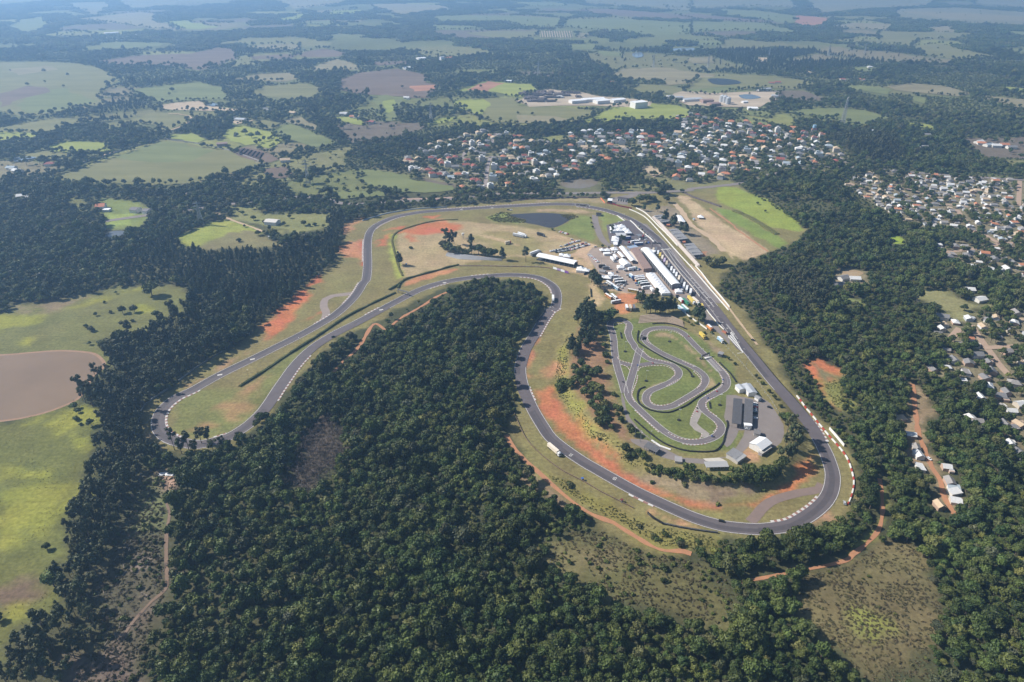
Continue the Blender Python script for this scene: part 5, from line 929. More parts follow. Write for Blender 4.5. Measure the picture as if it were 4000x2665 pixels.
def plant_woods():
    towns = [G(TOWN1), G(TOWN2), G(TOWN3)]
    hs = np.array(HOUSES) if HOUSES else np.zeros((0, 3))
    bins = {}
    for h in hs: bins.setdefault((math.floor(h[0] / 40), math.floor(h[1] / 40)), []).append(h)
    def off_houses(X, Y, grow=1.0):
        ok = np.ones(X.size, bool); near_ = {(a + i, b + j) for (a, b) in bins for i in (-1, 0, 1) for j in (-1, 0, 1)}; key = np.array(sorted(a * 100003 + b for a, b in near_)); kk = np.floor(X / 40).astype(int) * 100003 + np.floor(Y / 40).astype(int)
        for i in np.nonzero(np.isin(kk, key))[0] if key.size else ():
            bx, by = math.floor(X[i] / 40), math.floor(Y[i] / 40)
            for a in (-1, 0, 1):
                for b in (-1, 0, 1):
                    for h in bins.get((bx + a, by + b), ()):
                        # keep the foot clear of the house and do not stand right in front of it
                        if (X[i] - h[0]) ** 2 + ((Y[i] - h[1]) / (2.0 if Y[i] < h[1] else 1.0)) ** 2 < (h[2] * grow) ** 2: ok[i] = False
        return ok
    acc = {k: [] for k in ('broad', 'pine', 'euc', 'bare', 'far', 'clump', 'town', 'gap')}
    for y0, y1, sp, sc in ((230, 620, 4.7, .74), (620, 1000, 5.6, .82), (1000, 1700, 7.4, .95), (1700, 3200, 11.5, 1.25)):
        X, Y = grid(y0, y1, sp, .88, 300 if y0 < 1000 else 200); k = free(X, Y); X, Y = X[k], Y[k]
        t = inany(towns, X, Y)
        if t.any():
            i = np.nonzero(t)[0]; clump = vnoise(X[i], Y[i], 38, 11) + .35 * np.random.rand(i.size)
            i = i[clump > np.where(inany(towns[1:], X[i], Y[i]), .43, .34)]; i = i[off_houses(X[i], Y[i])]
            acc['town'].append(np.stack([X[i], Y[i], np.random.uniform(.6, 1.0, i.size) * (1 if sp < 9 else 1.1)], 1)); X, Y = X[~t], Y[~t]
        # uneven canopy: size follows slow noise, some gaps
        nz = .55 * vnoise(X, Y, 30, 5) + .45 * vnoise(X, Y, 95, 6); s = sc * (.36 + .72 * nz + .75 * np.random.rand(X.size) ** 2.6) + .5 * (np.random.rand(X.size) < .05)
        gap = vnoise(X, Y, 26, 8) + .25 * np.random.rand(X.size) < .20
        if sp > 7: gap |= vnoise(X, Y, 120, 21) + .3 * vnoise(X, Y, 40, 22) < (.42 if sp < 9 else .60)
        sh = inany(SHRUBP, X, Y); s = np.where(sh, s * .62, s); gap |= sh & (np.random.rand(X.size) < .3)
        if sp > 9: s = s * np.where(np.random.rand(X.size) < .3, .7, 1.0)
        op, hv = open_plot(X, Y); k = ~(op & (np.random.rand(X.size) > .05)); X, Y, s, gap = X[k], Y[k], s[k], gap[k]
        P = inany(PINEP, X, Y); E_ = inany(EUCP, X, Y) & ~P; Bz = inany(BAREP, X, Y) & ~P & ~E_
        hk = off_houses(X, Y, .9)
        for nm, sel in (('pine', P & hk), ('euc', E_ & hk), ('bare', Bz & hk & (np.random.rand(X.size) < .8))):
            i = np.nonzero(sel & ~(gap & (nm == 'euc')))[0]
            acc[nm].append(np.stack([X[i], Y[i], (s[i] * (1.0 if nm != 'bare' else .8)) * (.80 if nm == 'pine' else 1)], 1))
        i = np.nonzero(~P & ~E_ & ~Bz & ~gap & hk)[0]; acc['far' if sp > 6.5 else 'broad'].append(np.stack([X[i], Y[i], s[i]], 1))
        i = np.nonzero(~P & ~E_ & ~Bz & gap & hk)[0]; acc['gap'].append(np.stack([X[i], Y[i], np.random.uniform(.8, 1.5, i.size) * (1 if sp < 9 else 1.6)], 1))
    X, Y = grid(3200, 13000, 34, .86, 200); k = free(X, Y); X, Y = X[k], Y[k]; k = vnoise(X, Y, 420, 31) + .4 * vnoise(X, Y, 130, 32) > .50; X, Y = X[k], Y[k]
    op, hv = open_plot(X, Y); k = ~op; X, Y = X[k], Y[k]
    acc['clump'].append(np.stack([X, Y, np.random.uniform(.75, 1.25, X.size)], 1))
    # hedgerow trees and single trees along and inside the far fields
    rr = random.Random(77); hx = []
    for f, ring in enumerate(FEDGE):
        on = rr.random() < .7; cq = np.array([np.mean([p[0] for p in ring])]), np.array([np.mean([p[1] for p in ring])])
        if any(inside(g_, *cq)[0] for g_ in FEDGE[:f]): continue
        for i in range(len(ring)):
            if rr.random() < .22: on = rr.random() < .62
            if not on: continue
            a, b = ring[i], ring[(i + 1) % len(ring)]; L = math.hypot(b[0] - a[0], b[1] - a[1]); n = max(1, int(L / (9 if a[1] < 2200 else 16)))
            for k in range(n): t = (k + rr.random()) / n; hx.append((a[0] + (b[0] - a[0]) * t + rr.gauss(0, 3), a[1] + (b[1] - a[1]) * t + rr.gauss(0, 3), rr.uniform(.5, 1.15) * (1 if a[1] < 2200 else 1.4)))
        xs_, ys_ = [p[0] for p in ring], [p[1] for p in ring]; ar = abs(geometry_area(ring))
        for k in range(min(40, int(ar / 42000))):
            q = (rr.uniform(min(xs_), max(xs_)), rr.uniform(min(ys_), max(ys_)))
            if inside(ring, np.array([q[0]]), np.array([q[1]]))[0]: hx.append((q[0], q[1], rr.uniform(.5, 1.3)))
    acc['far'].append(np.array(hx))
    C_ = {k: np.concatenate(v) for k, v in acc.items() if v}
    print('WOODS', {k: len(v) for k, v in C_.items()})
    sc_ = lambda nm, lab, kind, key: scatter(nm, lab, 'woods', kind, C_[key][:, 0], C_[key][:, 1], C_[key][:, 2])
    sc_('forest', 'dense dark green native forest around and inside the circuit', 'broad', 'broad'); sc_('woodland', 'mixed woodland beyond the track and around the town', 'broad', 'far'); sc_('pine_plantation', 'dark pine plantations left of the track and on the far hills', 'pine', 'pine')
    sc_('eucalyptus_belt', 'olive eucalyptus belts by the hairpin and the right woods', 'euc', 'euc'); sc_('leafless_thicket', 'grey-brown leafless thickets within the forest', 'bare', 'bare'); sc_('distant_woods', 'distant blue woods near the horizon', 'clump', 'clump')
    sc_('garden_trees', 'trees in the gardens and streets of the towns', 'broad', 'town'); sc_('undergrowth', 'shrubs filling gaps in the forest canopy', 'bush', 'gap')
    # scrub and weeds
    def weeds(name, label, kind, P, sp, prob, lo, hi, seed=0):
        xs_ = [q[0] for p in P for q in p]; ys_ = [q[1] for p in P for q in p]; gx, gy = np.meshgrid(np.arange(min(xs_), max(xs_), sp), np.arange(min(ys_), max(ys_), sp)); X, Y = gx.ravel(), gy.ravel()
        X = X + np.random.uniform(-.5, .5, X.size) * sp; Y = Y + np.random.uniform(-.5, .5, Y.size) * sp
        k = inany(P, X, Y) & (vnoise(X, Y, 14, seed) * .7 + .5 * np.random.rand(X.size) < prob); X, Y = X[k], Y[k]
        for L, w in ROADS:
            d = dist_line(L[::max(1, len(L) // 150)] + [L[-1]], X, Y) > w / 2 + 1.0; X, Y = X[d], Y[d]
        scatter(name, label, 'scrub', kind, X, Y, np.random.uniform(lo, hi, X.size))
    weeds('scrub', 'brownish low scrub in the lower clearings', 'dtuft', polys(SCRUB, SCRUB_R, CLEARED), 2.2, .68, .6, 1.3, 41)
    weeds('scrub_shrubs', 'scattered green shrubs in the lower clearings', 'bush', polys(SCRUB), 4.0, .44, .4, 1.1, 42); weeds('field_shrubs', 'few small shrubs in the lower right clearing', 'bush', polys(SCRUB_R), 6, .3, .3, .7, 52); weeds('dead_brush', 'dense grey-brown dead brush in the forest clearing', 'bare', polys(THICKET), 2.8, .85, .4, .75, 49); weeds('felled_scrub', 'leafless brush on the felled strip at lower left', 'bare', polys(CLEARED), 3.6, .5, .2, .5, 43)
    weeds('felled_regrowth', 'green regrowth on the felled strip at lower left', 'bush', polys(CLEARED), 4.0, .46, .4, 1.1, 44)
    weeds('tall_weeds', 'yellow-green tall weeds on the banks of the big bend', 'tuft', polys(WEEDBAND, 'R4 430,600 420,500 450,330 500,250 500,400 470,560 560,640 640,800 720,900 640,880 540,740', 'R4 640,850 760,870 900,950 1000,1060 900,1060 760,960', 'E 500,470 620,430 700,520 620,640 560,600'), 1.7, .72, .4, .85, 45)
    weeds('bank_shrubs', 'green shrubs on the banks beside the big bend', 'bush', polys(WEEDBAND, 'R4 640,850 760,870 900,950 1000,1060 900,1060 760,960', 'R4 1000,1080 1250,1090 1500,1110 1520,1150 1300,1150 1100,1110'), 5, .36, .8, 1.4, 46)
    weeds('slope_thicket', 'dense dark shrubs on the slope below the kart sheds', 'bush', polys('R4 960,1040 1100,1080 1250,1075 1400,1100 1530,1110 1540,1160 1400,1165 1250,1155 1100,1125 980,1090'), 2.6, .85, .8, 1.4, 50); weeds('meadow_tussocks', 'tussocks and low weeds in the left meadows', 'tuft', polys(L2), 2.4, .4, .2, .42, 47)
    weeds('pond_reeds', 'green reeds around the dark pond', 'tuft', polys('R2 1420,350 1560,300 1640,310 1620,330 1700,355 1780,375 1765,405 1500,395', 'R2 2100,330 2210,320 2260,350 2180,380 2120,350'), 2.2, .8, .8, 1.6, 48)

# ================================================================== BUILDINGS
def axis_px(r, a, b, h):
    """roof axis measured in the photo at height h -> centre, length, yaw"""
    A = Vector(atz(r, *a, h)); B = Vector(atz(r, *b, h)); d = B - A; c = (A + B) / 2
    return c.x, c.y, d.length, math.atan2(d.y, d.x)
def roof_mesh(L, w, h, kind, rise, oh=.4, th=.15, ribs=0):
    mb = MB(); L2, W2 = L / 2 + oh, w / 2 + oh
    if kind == 'gable': prof = [(-W2, 0), (0, rise), (W2, 0)]
    elif kind == 'barrel': prof = [(-W2 * math.cos(math.pi * i / 10), rise * math.sin(math.pi * i / 10)) for i in range(11)]
    elif kind == 'mono': prof = [(-W2, 0), (W2, rise)]
    else: prof = [(-W2, 0), (W2, .02)]
    n = max(1, ribs); xs_ = np.linspace(-L2, L2, n + 1)
    for i in range(n):
        x0, x1 = xs_[i], xs_[i + 1]; dz = .09 if (i % 2 and ribs) else 0
        for (y0, z0), (y1, z1) in zip(prof, prof[1:]):
            mb.quad((x0, y0, h + z0 + dz), (x1, y0, h + z0 + dz), (x1, y1, h + z1 + dz), (x0, y1, h + z1 + dz)); mb.quad((x0, y1, h + z1 - th), (x1, y1, h + z1 - th), (x1, y0, h + z0 - th), (x0, y0, h + z0 - th))
        for (y, z) in (prof[0], prof[-1]): mb.quad((x0, y, h + z - th), (x1, y, h + z - th), (x1, y, h + z + dz), (x0, y, h + z + dz))
        for x in (x0, x1) if ribs else ():
            pass
    for x in (-L2, L2):
        for (y0, z0), (y1, z1) in zip(prof, prof[1:]): mb.quad((x, y0, h + z0 - th), (x, y1, h + z1 - th), (x, y1, h + z1), (x, y0, h + z0))
    return mb, prof
def shed(name, label, cat, r, a, b, w, h, kind='gable', rise=1.2, wm=WHITE, rm=ZINC, walls='closed', ribs=0, oh=.4, flip=False, group=None, doors=0, posts=0):
    x, y, L, yaw = axis_px(r, a, b, h)
    if flip: yaw += math.pi
    o = thing(name, label, cat, (x, y, hz(x, y)), yaw, group)
    mb, prof = roof_mesh(L, w, h, kind, rise, oh, ribs=ribs); mb.build('roof', rm, o)
    if walls == 'closed':
        mb = MB(); mb.box(0, 0, -.4, L, w, h + .35)
        if kind == 'gable':
            for x_ in (-L / 2, L / 2): mb.face([(x_, -w / 2, h - .05), (x_, w / 2, h - .05), (x_, 0, h + rise - .1)])
        elif kind == 'barrel':
            for x_ in (-L / 2, L / 2): mb.face([(x_, p[0] * .97, h + p[1] - .1) for p in prof])
        elif kind == 'mono':
            mb.face([(-L / 2, w / 2, h - .05), (L / 2, w / 2, h - .05), (L / 2, w / 2, h + rise - .1), (-L / 2, w / 2, h + rise - .1)])
            for x_ in (-L / 2, L / 2): mb.face([(x_, -w / 2, h - .05), (x_, w / 2, h - .05), (x_, w / 2, h + rise - .1)])
        mb.build('wall', wm, o)
        for k in range(doors):
            d = MB(); d.box(-L / 2 + (k + .5) * L / doors, -w / 2 - .02, 0, L / doors * .6, .1, h * .75); d.build('door', mat('door_dark', (.05, .055, .06), .6), o)
    elif walls == 'open':
        n = posts or max(3, int(L / 7))
        for sd in (-1, 1):
            for k in range(n):
                p = MB(); p.box(-L / 2 + .3 + (L - .6) * k / (n - 1), sd * (w / 2 - .15), -.3, .25, .25, h + .3 + (rise if kind == 'mono' and sd > 0 else 0) - .1); p.build('post', STEEL, o)
    return o
def peaked_tent(name, label, cat, r, x, y, w, h, rz=0.0, n=1, group=None, wallh=None, step=None, d=None, enclosed=False):
    """row of n square tents with pyramid tops, local x along the row"""
    q = atz(r, x, y, h); o = thing(name, label, cat, (q[0], q[1], hz(*q)), rz, group); d = d or w
    for i in range(n):
        cx = (i - (n - 1) / 2) * w; t = MB(); e = [(cx - w / 2, -d / 2, h), (cx + w / 2, -d / 2, h), (cx + w / 2, d / 2, h), (cx - w / 2, d / 2, h)]; m_ = [(cx + (p[0] - cx) * .45, p[1] * .45, h + min(w, d) * .14) for p in e]; pk = (cx, 0, h + min(w, d) * .34)
        for k in range(4): t.quad(e[k], e[(k + 1) % 4], m_[(k + 1) % 4], m_[k]); t.face([m_[k], m_[(k + 1) % 4], pk]); t.quad((e[k][0], e[k][1], h - .45), (e[(k + 1) % 4][0], e[(k + 1) % 4][1], h - .45), e[(k + 1) % 4], e[k])
        t.build('canopy', PVC, o)
    if enclosed:
        t = MB(); t.box(0, 0, -.3, w * n - .3, d - .3, h); t.build('side_wall', PVC, o)
    else:
        for i in range(n + 1):
            for sd in (-1, 1): t = MB(); t.box((i - n / 2) * w * .985, sd * d / 2 * .97, -.3, .14, .14, h + .2); t.build('pole', STEEL, o)
    return o
# --- pit building: long arched white roof over dark garages
o = shed('pit_building', 'very long arched white pit building beside the parked trailers', 'building', 'M', (812, 560), (1318, 1152), 9.5, 6.5, 'barrel', 2.0, mat('garage_wall', (.12, .13, .15), .7, (.2, .2, .21), .3), PVC, 'closed', oh=.8, doors=16)
for i in range(14):
    g = MB(); L = axis_px('M', (812, 560), (1318, 1152), 6.5)[2]; g.box(-L / 2 + (i + .5) * L / 14, 6.1, 3.0, L / 14 * .8, 2.2, .15); g.build('awning', [PVC, paint('awning', (.5, .5, .52))][i % 2], o)
shed('pit_annex', 'wide flat white roof at the top end of the pit building', 'building', 'M', (760, 556), (955, 610), 9, 6.3, 'flat', 0, WHITE, PVC, 'closed')
# --- paddock rows
def row(r, a, b, h): x, y, L, yaw = axis_px(r, a, b, h); return x, y, L, yaw
x, y, L, yaw = row('M', (885, 955), (1150, 1290), 3.2); o = peaked_tent('tent_row', 'long row of white peaked tents parallel to the pit building', 'tent', 'M', 1018, 1122, L / 9, 3.2, yaw, 9, d=11, enclosed=True)
shed('rusty_garage', 'long building with rusty brown corrugated roof in the paddock', 'building', 'M', (618, 545), (848, 888), 10, 4.5, 'mono', .8, mat('brick_wall', (.25, .17, .14), .9, (.33, .24, .2), .5), RUST, 'closed', ribs=36)
shed('blue_roof_block', 'blue-grey roofed block joined to the rusty garage', 'building', 'M', (575, 510), (625, 540), 13, 4.8, 'flat', 0, CONC_D, mat('blue_roof', (.25, .32, .42), .6, (.3, .38, .5), .5), 'closed')
shed('paddock_marquee', 'long white marquee left of the rusty garage', 'tent', 'M', (418, 525), (610, 762), 7, 3.6, 'gable', 1.6, PVC, PVC, 'open', oh=.3); shed('paddock_marquee', 'broad white marquee with low end nearest the gravel yard', 'tent', 'M', (425, 735), (515, 820), 9, 3.4, 'gable', 1.7, PVC, PVC, 'closed', oh=.2); shed('paddock_canopy', 'narrow white canopy between the two long marquees', 'tent', 'M', (368, 610), (450, 700), 4.5, 3.2, 'gable', 1.0, PVC, PVC, 'open', oh=.2); shed('paddock_canopy', 'pale canopy strip along the rusty garage', 'tent', 'M', (540, 600), (700, 770), 3.5, 3.0, 'flat', .4, PVC, mat('cream_canvas', (.62, .56, .5), .6), 'open')
for lab, x, y, w, n, e in [('pair of round-topped white tents at the top of the paddock', 355, 190, 11, 2, True), ('row of three white tents facing the pit entry', 385, 245, 9, 3, True)]: peaked_tent('hospitality_tent', lab, 'tent', 'M', x, y, w, 3.4, .05, n, enclosed=e)
peaked_tent('hospitality_tent', 'open white tent beside the blue lorry', 'tent', 'M', 525, 285, 9, 3.4, .1, 1); shed('grey_stage_roof', 'grey sheet roof behind the white tents', 'building', 'M', (325, 320), (480, 318), 11, 4.2, 'flat', 0, CONC_D, mat('grey_sheet', (.45, .46, .47), .6), 'open'); peaked_tent('round_tent', 'cluster of white domed tents beside a tree', 'tent', 'M', 312, 395, 9, 3.6, 1.4, 2, d=10, enclosed=True); shed('site_cabin', 'small white cabin below the domed tents', 'cabin', 'M', (315, 440), (315, 490), 5, 2.8, 'flat', 0, WHITE, PVC)
peaked_tent('small_tent', 'small square white tent alone on the gravel yard', 'tent', 'M', 398, 855, 8, 2.8, .08, 1, enclosed=True); peaked_tent('small_tent', 'white tent among the buses at the yard edge', 'tent', 'M', 138, 1025, 8, 2.8, -.3, 2, enclosed=False); peaked_tent('small_tent', 'small white tent above the buses', 'tent', 'M', 240, 968, 7, 2.8, -.2, 1); peaked_tent('small_tent', 'small white tent at the end of the pit building', 'tent', 'M', 1362, 1250, 8, 2.8, 0, 1, enclosed=True); shed('white_container', 'white box container near the yard entrance', 'container', 'M', (120, 630), (222, 625), 5, 3.0, 'flat', 0, WHITE, PVC); shed('grey_hut', 'dark grey hut with low roof at the yard edge', 'hut', 'M', (55, 915), (150, 930), 6, 3.0, 'gable', .8, CONC, FIBRO); peaked_tent('small_tent', 'low white double tent by the yard entrance', 'tent', 'M', 140, 578, 7, 2.6, 0, 2); shed('scaffold_tower', 'tangle of grey scaffolding beside the tents', 'scaffold', 'M', (690, 320), (730, 345), 6, 4, 'flat', 0, STEEL, STEEL, 'open', posts=4); peaked_tent('hospitality_tent', 'white tent left of the paddock marquees', 'tent', 'M', 295, 565, 9, 3.2, .1, 1)
# --- marquee on the bank and its tents
shed('hospitality_marquee', 'very long white barrel-roofed marquee on the bank above the bend', 'tent', 'Q', (465, 118), (1545, 345), 12, 5.2, 'barrel', 2.2, PVC, PVC, 'open', oh=.2, posts=9)
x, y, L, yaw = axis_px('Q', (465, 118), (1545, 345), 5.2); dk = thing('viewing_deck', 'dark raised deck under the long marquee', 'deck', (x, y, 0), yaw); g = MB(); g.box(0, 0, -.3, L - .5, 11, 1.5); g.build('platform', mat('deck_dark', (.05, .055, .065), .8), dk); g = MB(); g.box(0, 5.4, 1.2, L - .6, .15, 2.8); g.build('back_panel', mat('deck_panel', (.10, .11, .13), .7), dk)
for k in range(9): g = MB(); g.box(-L / 2 + 1 + k * (L - 2) / 8, -5.7, 1.2, .12, .12, 1.1); g.build('rail_post', STEEL, dk)
for lab, x, y, w, e, n in [('large pyramid-roofed white tent below the marquee end', 1690, 520, 11, True, 1), ('smaller pyramid tent beside the large one', 1840, 555, 8, False, 1), ('white arched tent behind the long marquee', 1135, 110, 7, True, 1), ('low white tent behind the marquee, right of the arched one', 1290, 140, 9, True, 1)]: peaked_tent('pavilion_tent', lab, 'tent', 'Q', x, y, w, 3.2, -.2, n, enclosed=e)
bd = thing('advert_banner', 'row of four white and purple advertising banners on the grass bank', 'banner', (*at('Q', 1100, 610), 0), 0)
A, B = Vector(at('Q', 885, 530)), Vector(at('Q', 1330, 672)); c0 = Vector((bd.location.x, bd.location.y)); PUR = PAINT['purple']
for k in range(4):
    p0, p1 = A.lerp(B, k / 4) - c0, A.lerp(B, (k + .97) / 4) - c0; g = MB(); g.quad((p0.x, p0.y, .6), (p1.x, p1.y, .6), (p1.x, p1.y + .4, 3.4), (p0.x, p0.y + .4, 3.4)); g.quad((p1.x, p1.y + .1, .6), (p0.x, p0.y + .1, .6), (p0.x, p0.y + .5, 3.4), (p1.x, p1.y + .5, 3.4)); pn = g.build('panel', PUR if k % 2 else PVC, bd)
    if k == 1:
        cu = bpy.data.curves.new('t', 'FONT'); cu.body = 'BOO'; cu.size = 2.6; cu.align_x = 'CENTER'; cu.align_y = 'CENTER'; t = bpy.data.objects.new('t', cu); me = bpy.data.meshes.new_from_object(t); bpy.data.objects.remove(t); me.materials.append(PVC); tx = link('lettering', me, pn); m_ = (p0 + p1) / 2; tx.location = (m_.x, m_.y + .14, 2.0); tx.rotation_euler = (math.radians(82), 0, math.atan2(p1.y - p0.y, p1.x - p0.x))
for k in range(5): g = MB(); p = A.lerp(B, k / 4) - c0; g.box(p.x, p.y + .6, -.2, .12, .12, 3.4); g.build('post', STEEL, bd)
# --- grandstands
gs = thing('grandstand_terrace', 'long pale concrete grandstand steps beside the straight', 'grandstand', (*at('S', 700, 760), 0)); c0 = Vector((gs.location.x, gs.location.y))
a0, a1 = Vector(at('S', 45, 62)), Vector(at('S', 1290, 1430)); b0, b1 = Vector(atz('S', 120, 12, 3.2)), Vector(atz('S', 1385, 1385, 3.2))
for k in range(7):
    t0, t1 = k / 7, (k + .96) / 7; z = .45 + .47 * k; p = [a0.lerp(b0, t0), a1.lerp(b1, t0), a1.lerp(b1, t1), a0.lerp(b0, t1)]; p = [q - c0 for q in p]; g = MB(); g.quad(*[(q.x, q.y, z) for q in p]); g.quad((p[0].x, p[0].y, -.3), (p[1].x, p[1].y, -.3), (p[1].x, p[1].y, z), (p[0].x, p[0].y, z)); g.quad((p[2].x, p[2].y, -.3), (p[3].x, p[3].y, -.3), (p[3].x, p[3].y, z), (p[2].x, p[2].y, z)); g.quad((p[1].x, p[1].y, -.3), (p[2].x, p[2].y, -.3), (p[2].x, p[2].y, z), (p[1].x, p[1].y, z)); g.build('step', mat('terrace_concrete', (.56, .50, .46), .85, (.44, .39, .36), .4), gs)
for lab, a, b in [('grey roofed stand at the top end of the terrace', (210, 15), (450, 195)), ('grey roofed stand in the middle of the terrace', (640, 400), (915, 680)), ('grey roofed stand at the lower end of the terrace', (1060, 805), (1330, 1115))]:
    o = shed('covered_stand', lab, 'grandstand', 'S', a, b, 13, 5.5, 'mono', 1.0, CONC_D, FIBRO, 'open', ribs=30, posts=5); L = axis_px('S', a, b, 5.5)[2]
    for k in range(5): g = MB(); g.box(0, 4 - 1.9 * k, -.2, L - 2, 1.8, .5 + .5 * (4 - k)); g.build('bench_row', CONC_D, o)
    for k in range(3): g = MB(); g.box(-L / 2 + (k + .5) * L / 3, 0, 5.6, .6, 13.5, 1.2); g.build('roof_beam', mat('beam_pale', (.4, .4, .41), .7), o)
shed('bar_building', 'long white roofed bar behind the grandstand', 'building', 'S', (770, 15), (905, 205), 9, 3.6, 'gable', 1.0, mat('cream_wall', (.5, .45, .38), .9), PVC, doors=5)
peaked_tent('small_tent', 'white tent alone on the brown field behind the stands', 'tent', 'S', 1405, 50, 9, 2.6, -.2, 1); shed('ticket_hut', 'small blue and white hut beside the dirt lane', 'hut', 'S', (1200, 95), (1235, 105), 3, 2.4, 'flat', 0, WHITE, PAINT['lightblue']); shed('kiosk', 'red-roofed kiosk below the middle stand', 'hut', 'S', (905, 735), (975, 740), 6, 3, 'gable', .8, mat('brick_red', (.4, .17, .1), .9), mat('tile_red', (.42, .17, .10), .9)); shed('kiosk', 'orange-walled kiosk under the pines by the top stand', 'hut', 'S', (460, 260), (545, 265), 6, 3, 'flat', 0, mat('brick_red', (.4, .17, .1), .9), mat('tile_red', (.42, .17, .1), .9))
lt = thing('left_terrace', 'weathered grey concrete terraces under the infield trees', 'grandstand', (*at('R2', 1300, 715), 0)); c0 = Vector((lt.location.x, lt.location.y))
f0 = [Vector(p) for p in G('R2 1035,705 1160,738 1350,745 1552,752')]; f1 = [Vector(p) for p in (atz('R2', 1050, 675, 2.6), atz('R2', 1180, 688, 2.6), atz('R2', 1380, 712, 2.6), atz('R2', 1556, 732, 2.6))]
for k in range(6):
    g = MB(); z = .4 + .42 * k
    for i in range(3):
        q = [f0[i].lerp(f1[i], k / 6) - c0, f0[i + 1].lerp(f1[i + 1], k / 6) - c0, f0[i + 1].lerp(f1[i + 1], (k + .95) / 6) - c0, f0[i].lerp(f1[i], (k + .95) / 6) - c0]; g.quad(*[(p.x, p.y, z) for p in q]); g.quad((q[0].x, q[0].y, -.3), (q[1].x, q[1].y, -.3), (q[1].x, q[1].y, z), (q[0].x, q[0].y, z)); g.quad((q[2].x, q[2].y, -.3), (q[3].x, q[3].y, -.3), (q[3].x, q[3].y, z), (q[2].x, q[2].y, z))
    g.build('step', mat('terrace_grey', (.30, .30, .31), .85, (.4, .4, .4), .3), lt)
kt = thing('kart_terrace', 'dry brown stepped terraces at the head of the kart circuit', 'grandstand', (*at('L', 200, 890), 0)); c0 = Vector((kt.location.x, kt.location.y)); f0 = [Vector(p) for p in G('L -300,960 0,935 300,940 640,1030')]; f1 = [Vector(p) for p in G('L -260,830 0,800 350,820 600,930')]
for k in range(6):
    g = MB(); z = .25 + .35 * k
    for i in range(3):
        q = [f0[i].lerp(f1[i], k / 6) - c0, f0[i + 1].lerp(f1[i + 1], k / 6) - c0, f0[i + 1].lerp(f1[i + 1], (k + .95) / 6) - c0, f0[i].lerp(f1[i], (k + .95) / 6) - c0]; g.quad(*[(p.x, p.y, z) for p in q]); g.quad((q[0].x, q[0].y, -.3), (q[1].x, q[1].y, -.3), (q[1].x, q[1].y, z), (q[0].x, q[0].y, z))
    g.build('step', mat('terrace_brown', (.25, .19, .14), .95, (.34, .27, .2), .3), kt)
# --- kart sheds
shed('kart_garage', 'long dark grey roofed kart garage nearest the kart track', 'building', 'O', (447, 255), (420, 678), 6.6, 4.2, 'mono', .5, CONC_D, mat('dark_roof', (.065, .067, .075), .8, (.10, .10, .11), .5), 'open', ribs=44, posts=8); shed('kart_garage', 'second long dark roofed kart garage, beside the parked cars', 'building', 'O', (634, 268), (617, 655), 6.3, 4.2, 'mono', .5, CONC_D, mat('dark_roof2', (.10, .10, .108), .8, (.14, .14, .15), .5), 'closed', ribs=40, flip=True); shed('white_lean_to', 'white roofed lean-to at the end of the second garage', 'building', 'O', (560, 682), (678, 688), 3, 4, 'flat', 0, WHITE, PVC)
shed('clubhouse', 'long pale grey roofed kart clubhouse', 'building', 'O', (590, 0), (700, 150), 7.5, 4, 'gable', 1.0, WHITE, mat('pale_metal', (.46, .48, .51), .6, (.4, .42, .45), .3), ribs=20); shed('clubhouse_wing', 'pale grey roofed wing of the kart clubhouse', 'building', 'O', (455, 15), (530, 90), 6, 4, 'gable', .9, WHITE, mat('pale_metal', (.46, .48, .51), .6), ribs=10); shed('small_hut', 'small hut with white walls by the clubhouse corner', 'hut', 'O', (760, 205), (825, 245), 4, 3, 'gable', .8, WHITE, FIBRO); shed('open_shelter', 'small square shelter with grey hipped roof on the kart yard', 'hut', 'O', (725, 800), (825, 820), 6, 3.2, 'gable', 1.0, CONC, mat('grey_tiles', (.17, .16, .16), .85)); shed('white_hangar', 'white hangar with pitched metal roof in the kart paddock', 'building', 'O', (752, 1062), (918, 950), 11, 4.6, 'gable', 2.0, WHITE, mat('white_metal_roof', (.66, .67, .68), .5), doors=0); shed('bus_shed', 'narrow grey roofed shed beside the white hangar', 'building', 'O', (830, 1165), (985, 1060), 3.2, 3.2, 'flat', 0, CONC_D, mat('beige_roof', (.42, .40, .36), .7)); shed('corrugated_shed', 'grey corrugated twin-roof shed at the bottom of the kart paddock', 'building', 'O', (330, 1235), (450, 1140), 8, 3.6, 'mono', .6, CONC, FIBRO, ribs=16); shed('corrugated_shed', 'paler lower half of the twin-roof kart shed', 'building', 'O', (400, 1290), (540, 1195), 5, 3.2, 'mono', .5, CONC, mat('pale_corr', (.36, .36, .36), .8), ribs=16)
shed('long_shelter', 'low grey shelter with ribbed roof below the concrete apron', 'building', 'O', (-105, 1375), (265, 1365), 5.5, 3.2, 'mono', .5, CONC_D, mat('pale_corr', (.36, .36, .36), .8), 'open', ribs=26, posts=7); shed('kart_stand', 'dark ribbed roof spectator stand at the lower left of the kart circuit', 'grandstand', 'K', (390, 1370), (535, 1440), 6, 3.4, 'mono', .8, CONC_D, mat('dark_rib', (.10, .10, .105), .8, (.16, .16, .17), .5), 'open', ribs=24, posts=6); shed('water_hut', 'small concrete hut outside the kart tyre wall', 'hut', 'K', (745, 1540), (825, 1550), 6, 2.2, 'flat', 0, CONC, CONC_D); shed('race_control_box', 'dark hut beside the kart circuit fence', 'hut', 'K', (1280, 240), (1330, 255), 5, 3.4, 'flat', 0, mat('hut_dark', (.10, .10, .105), .8), FIBRO)
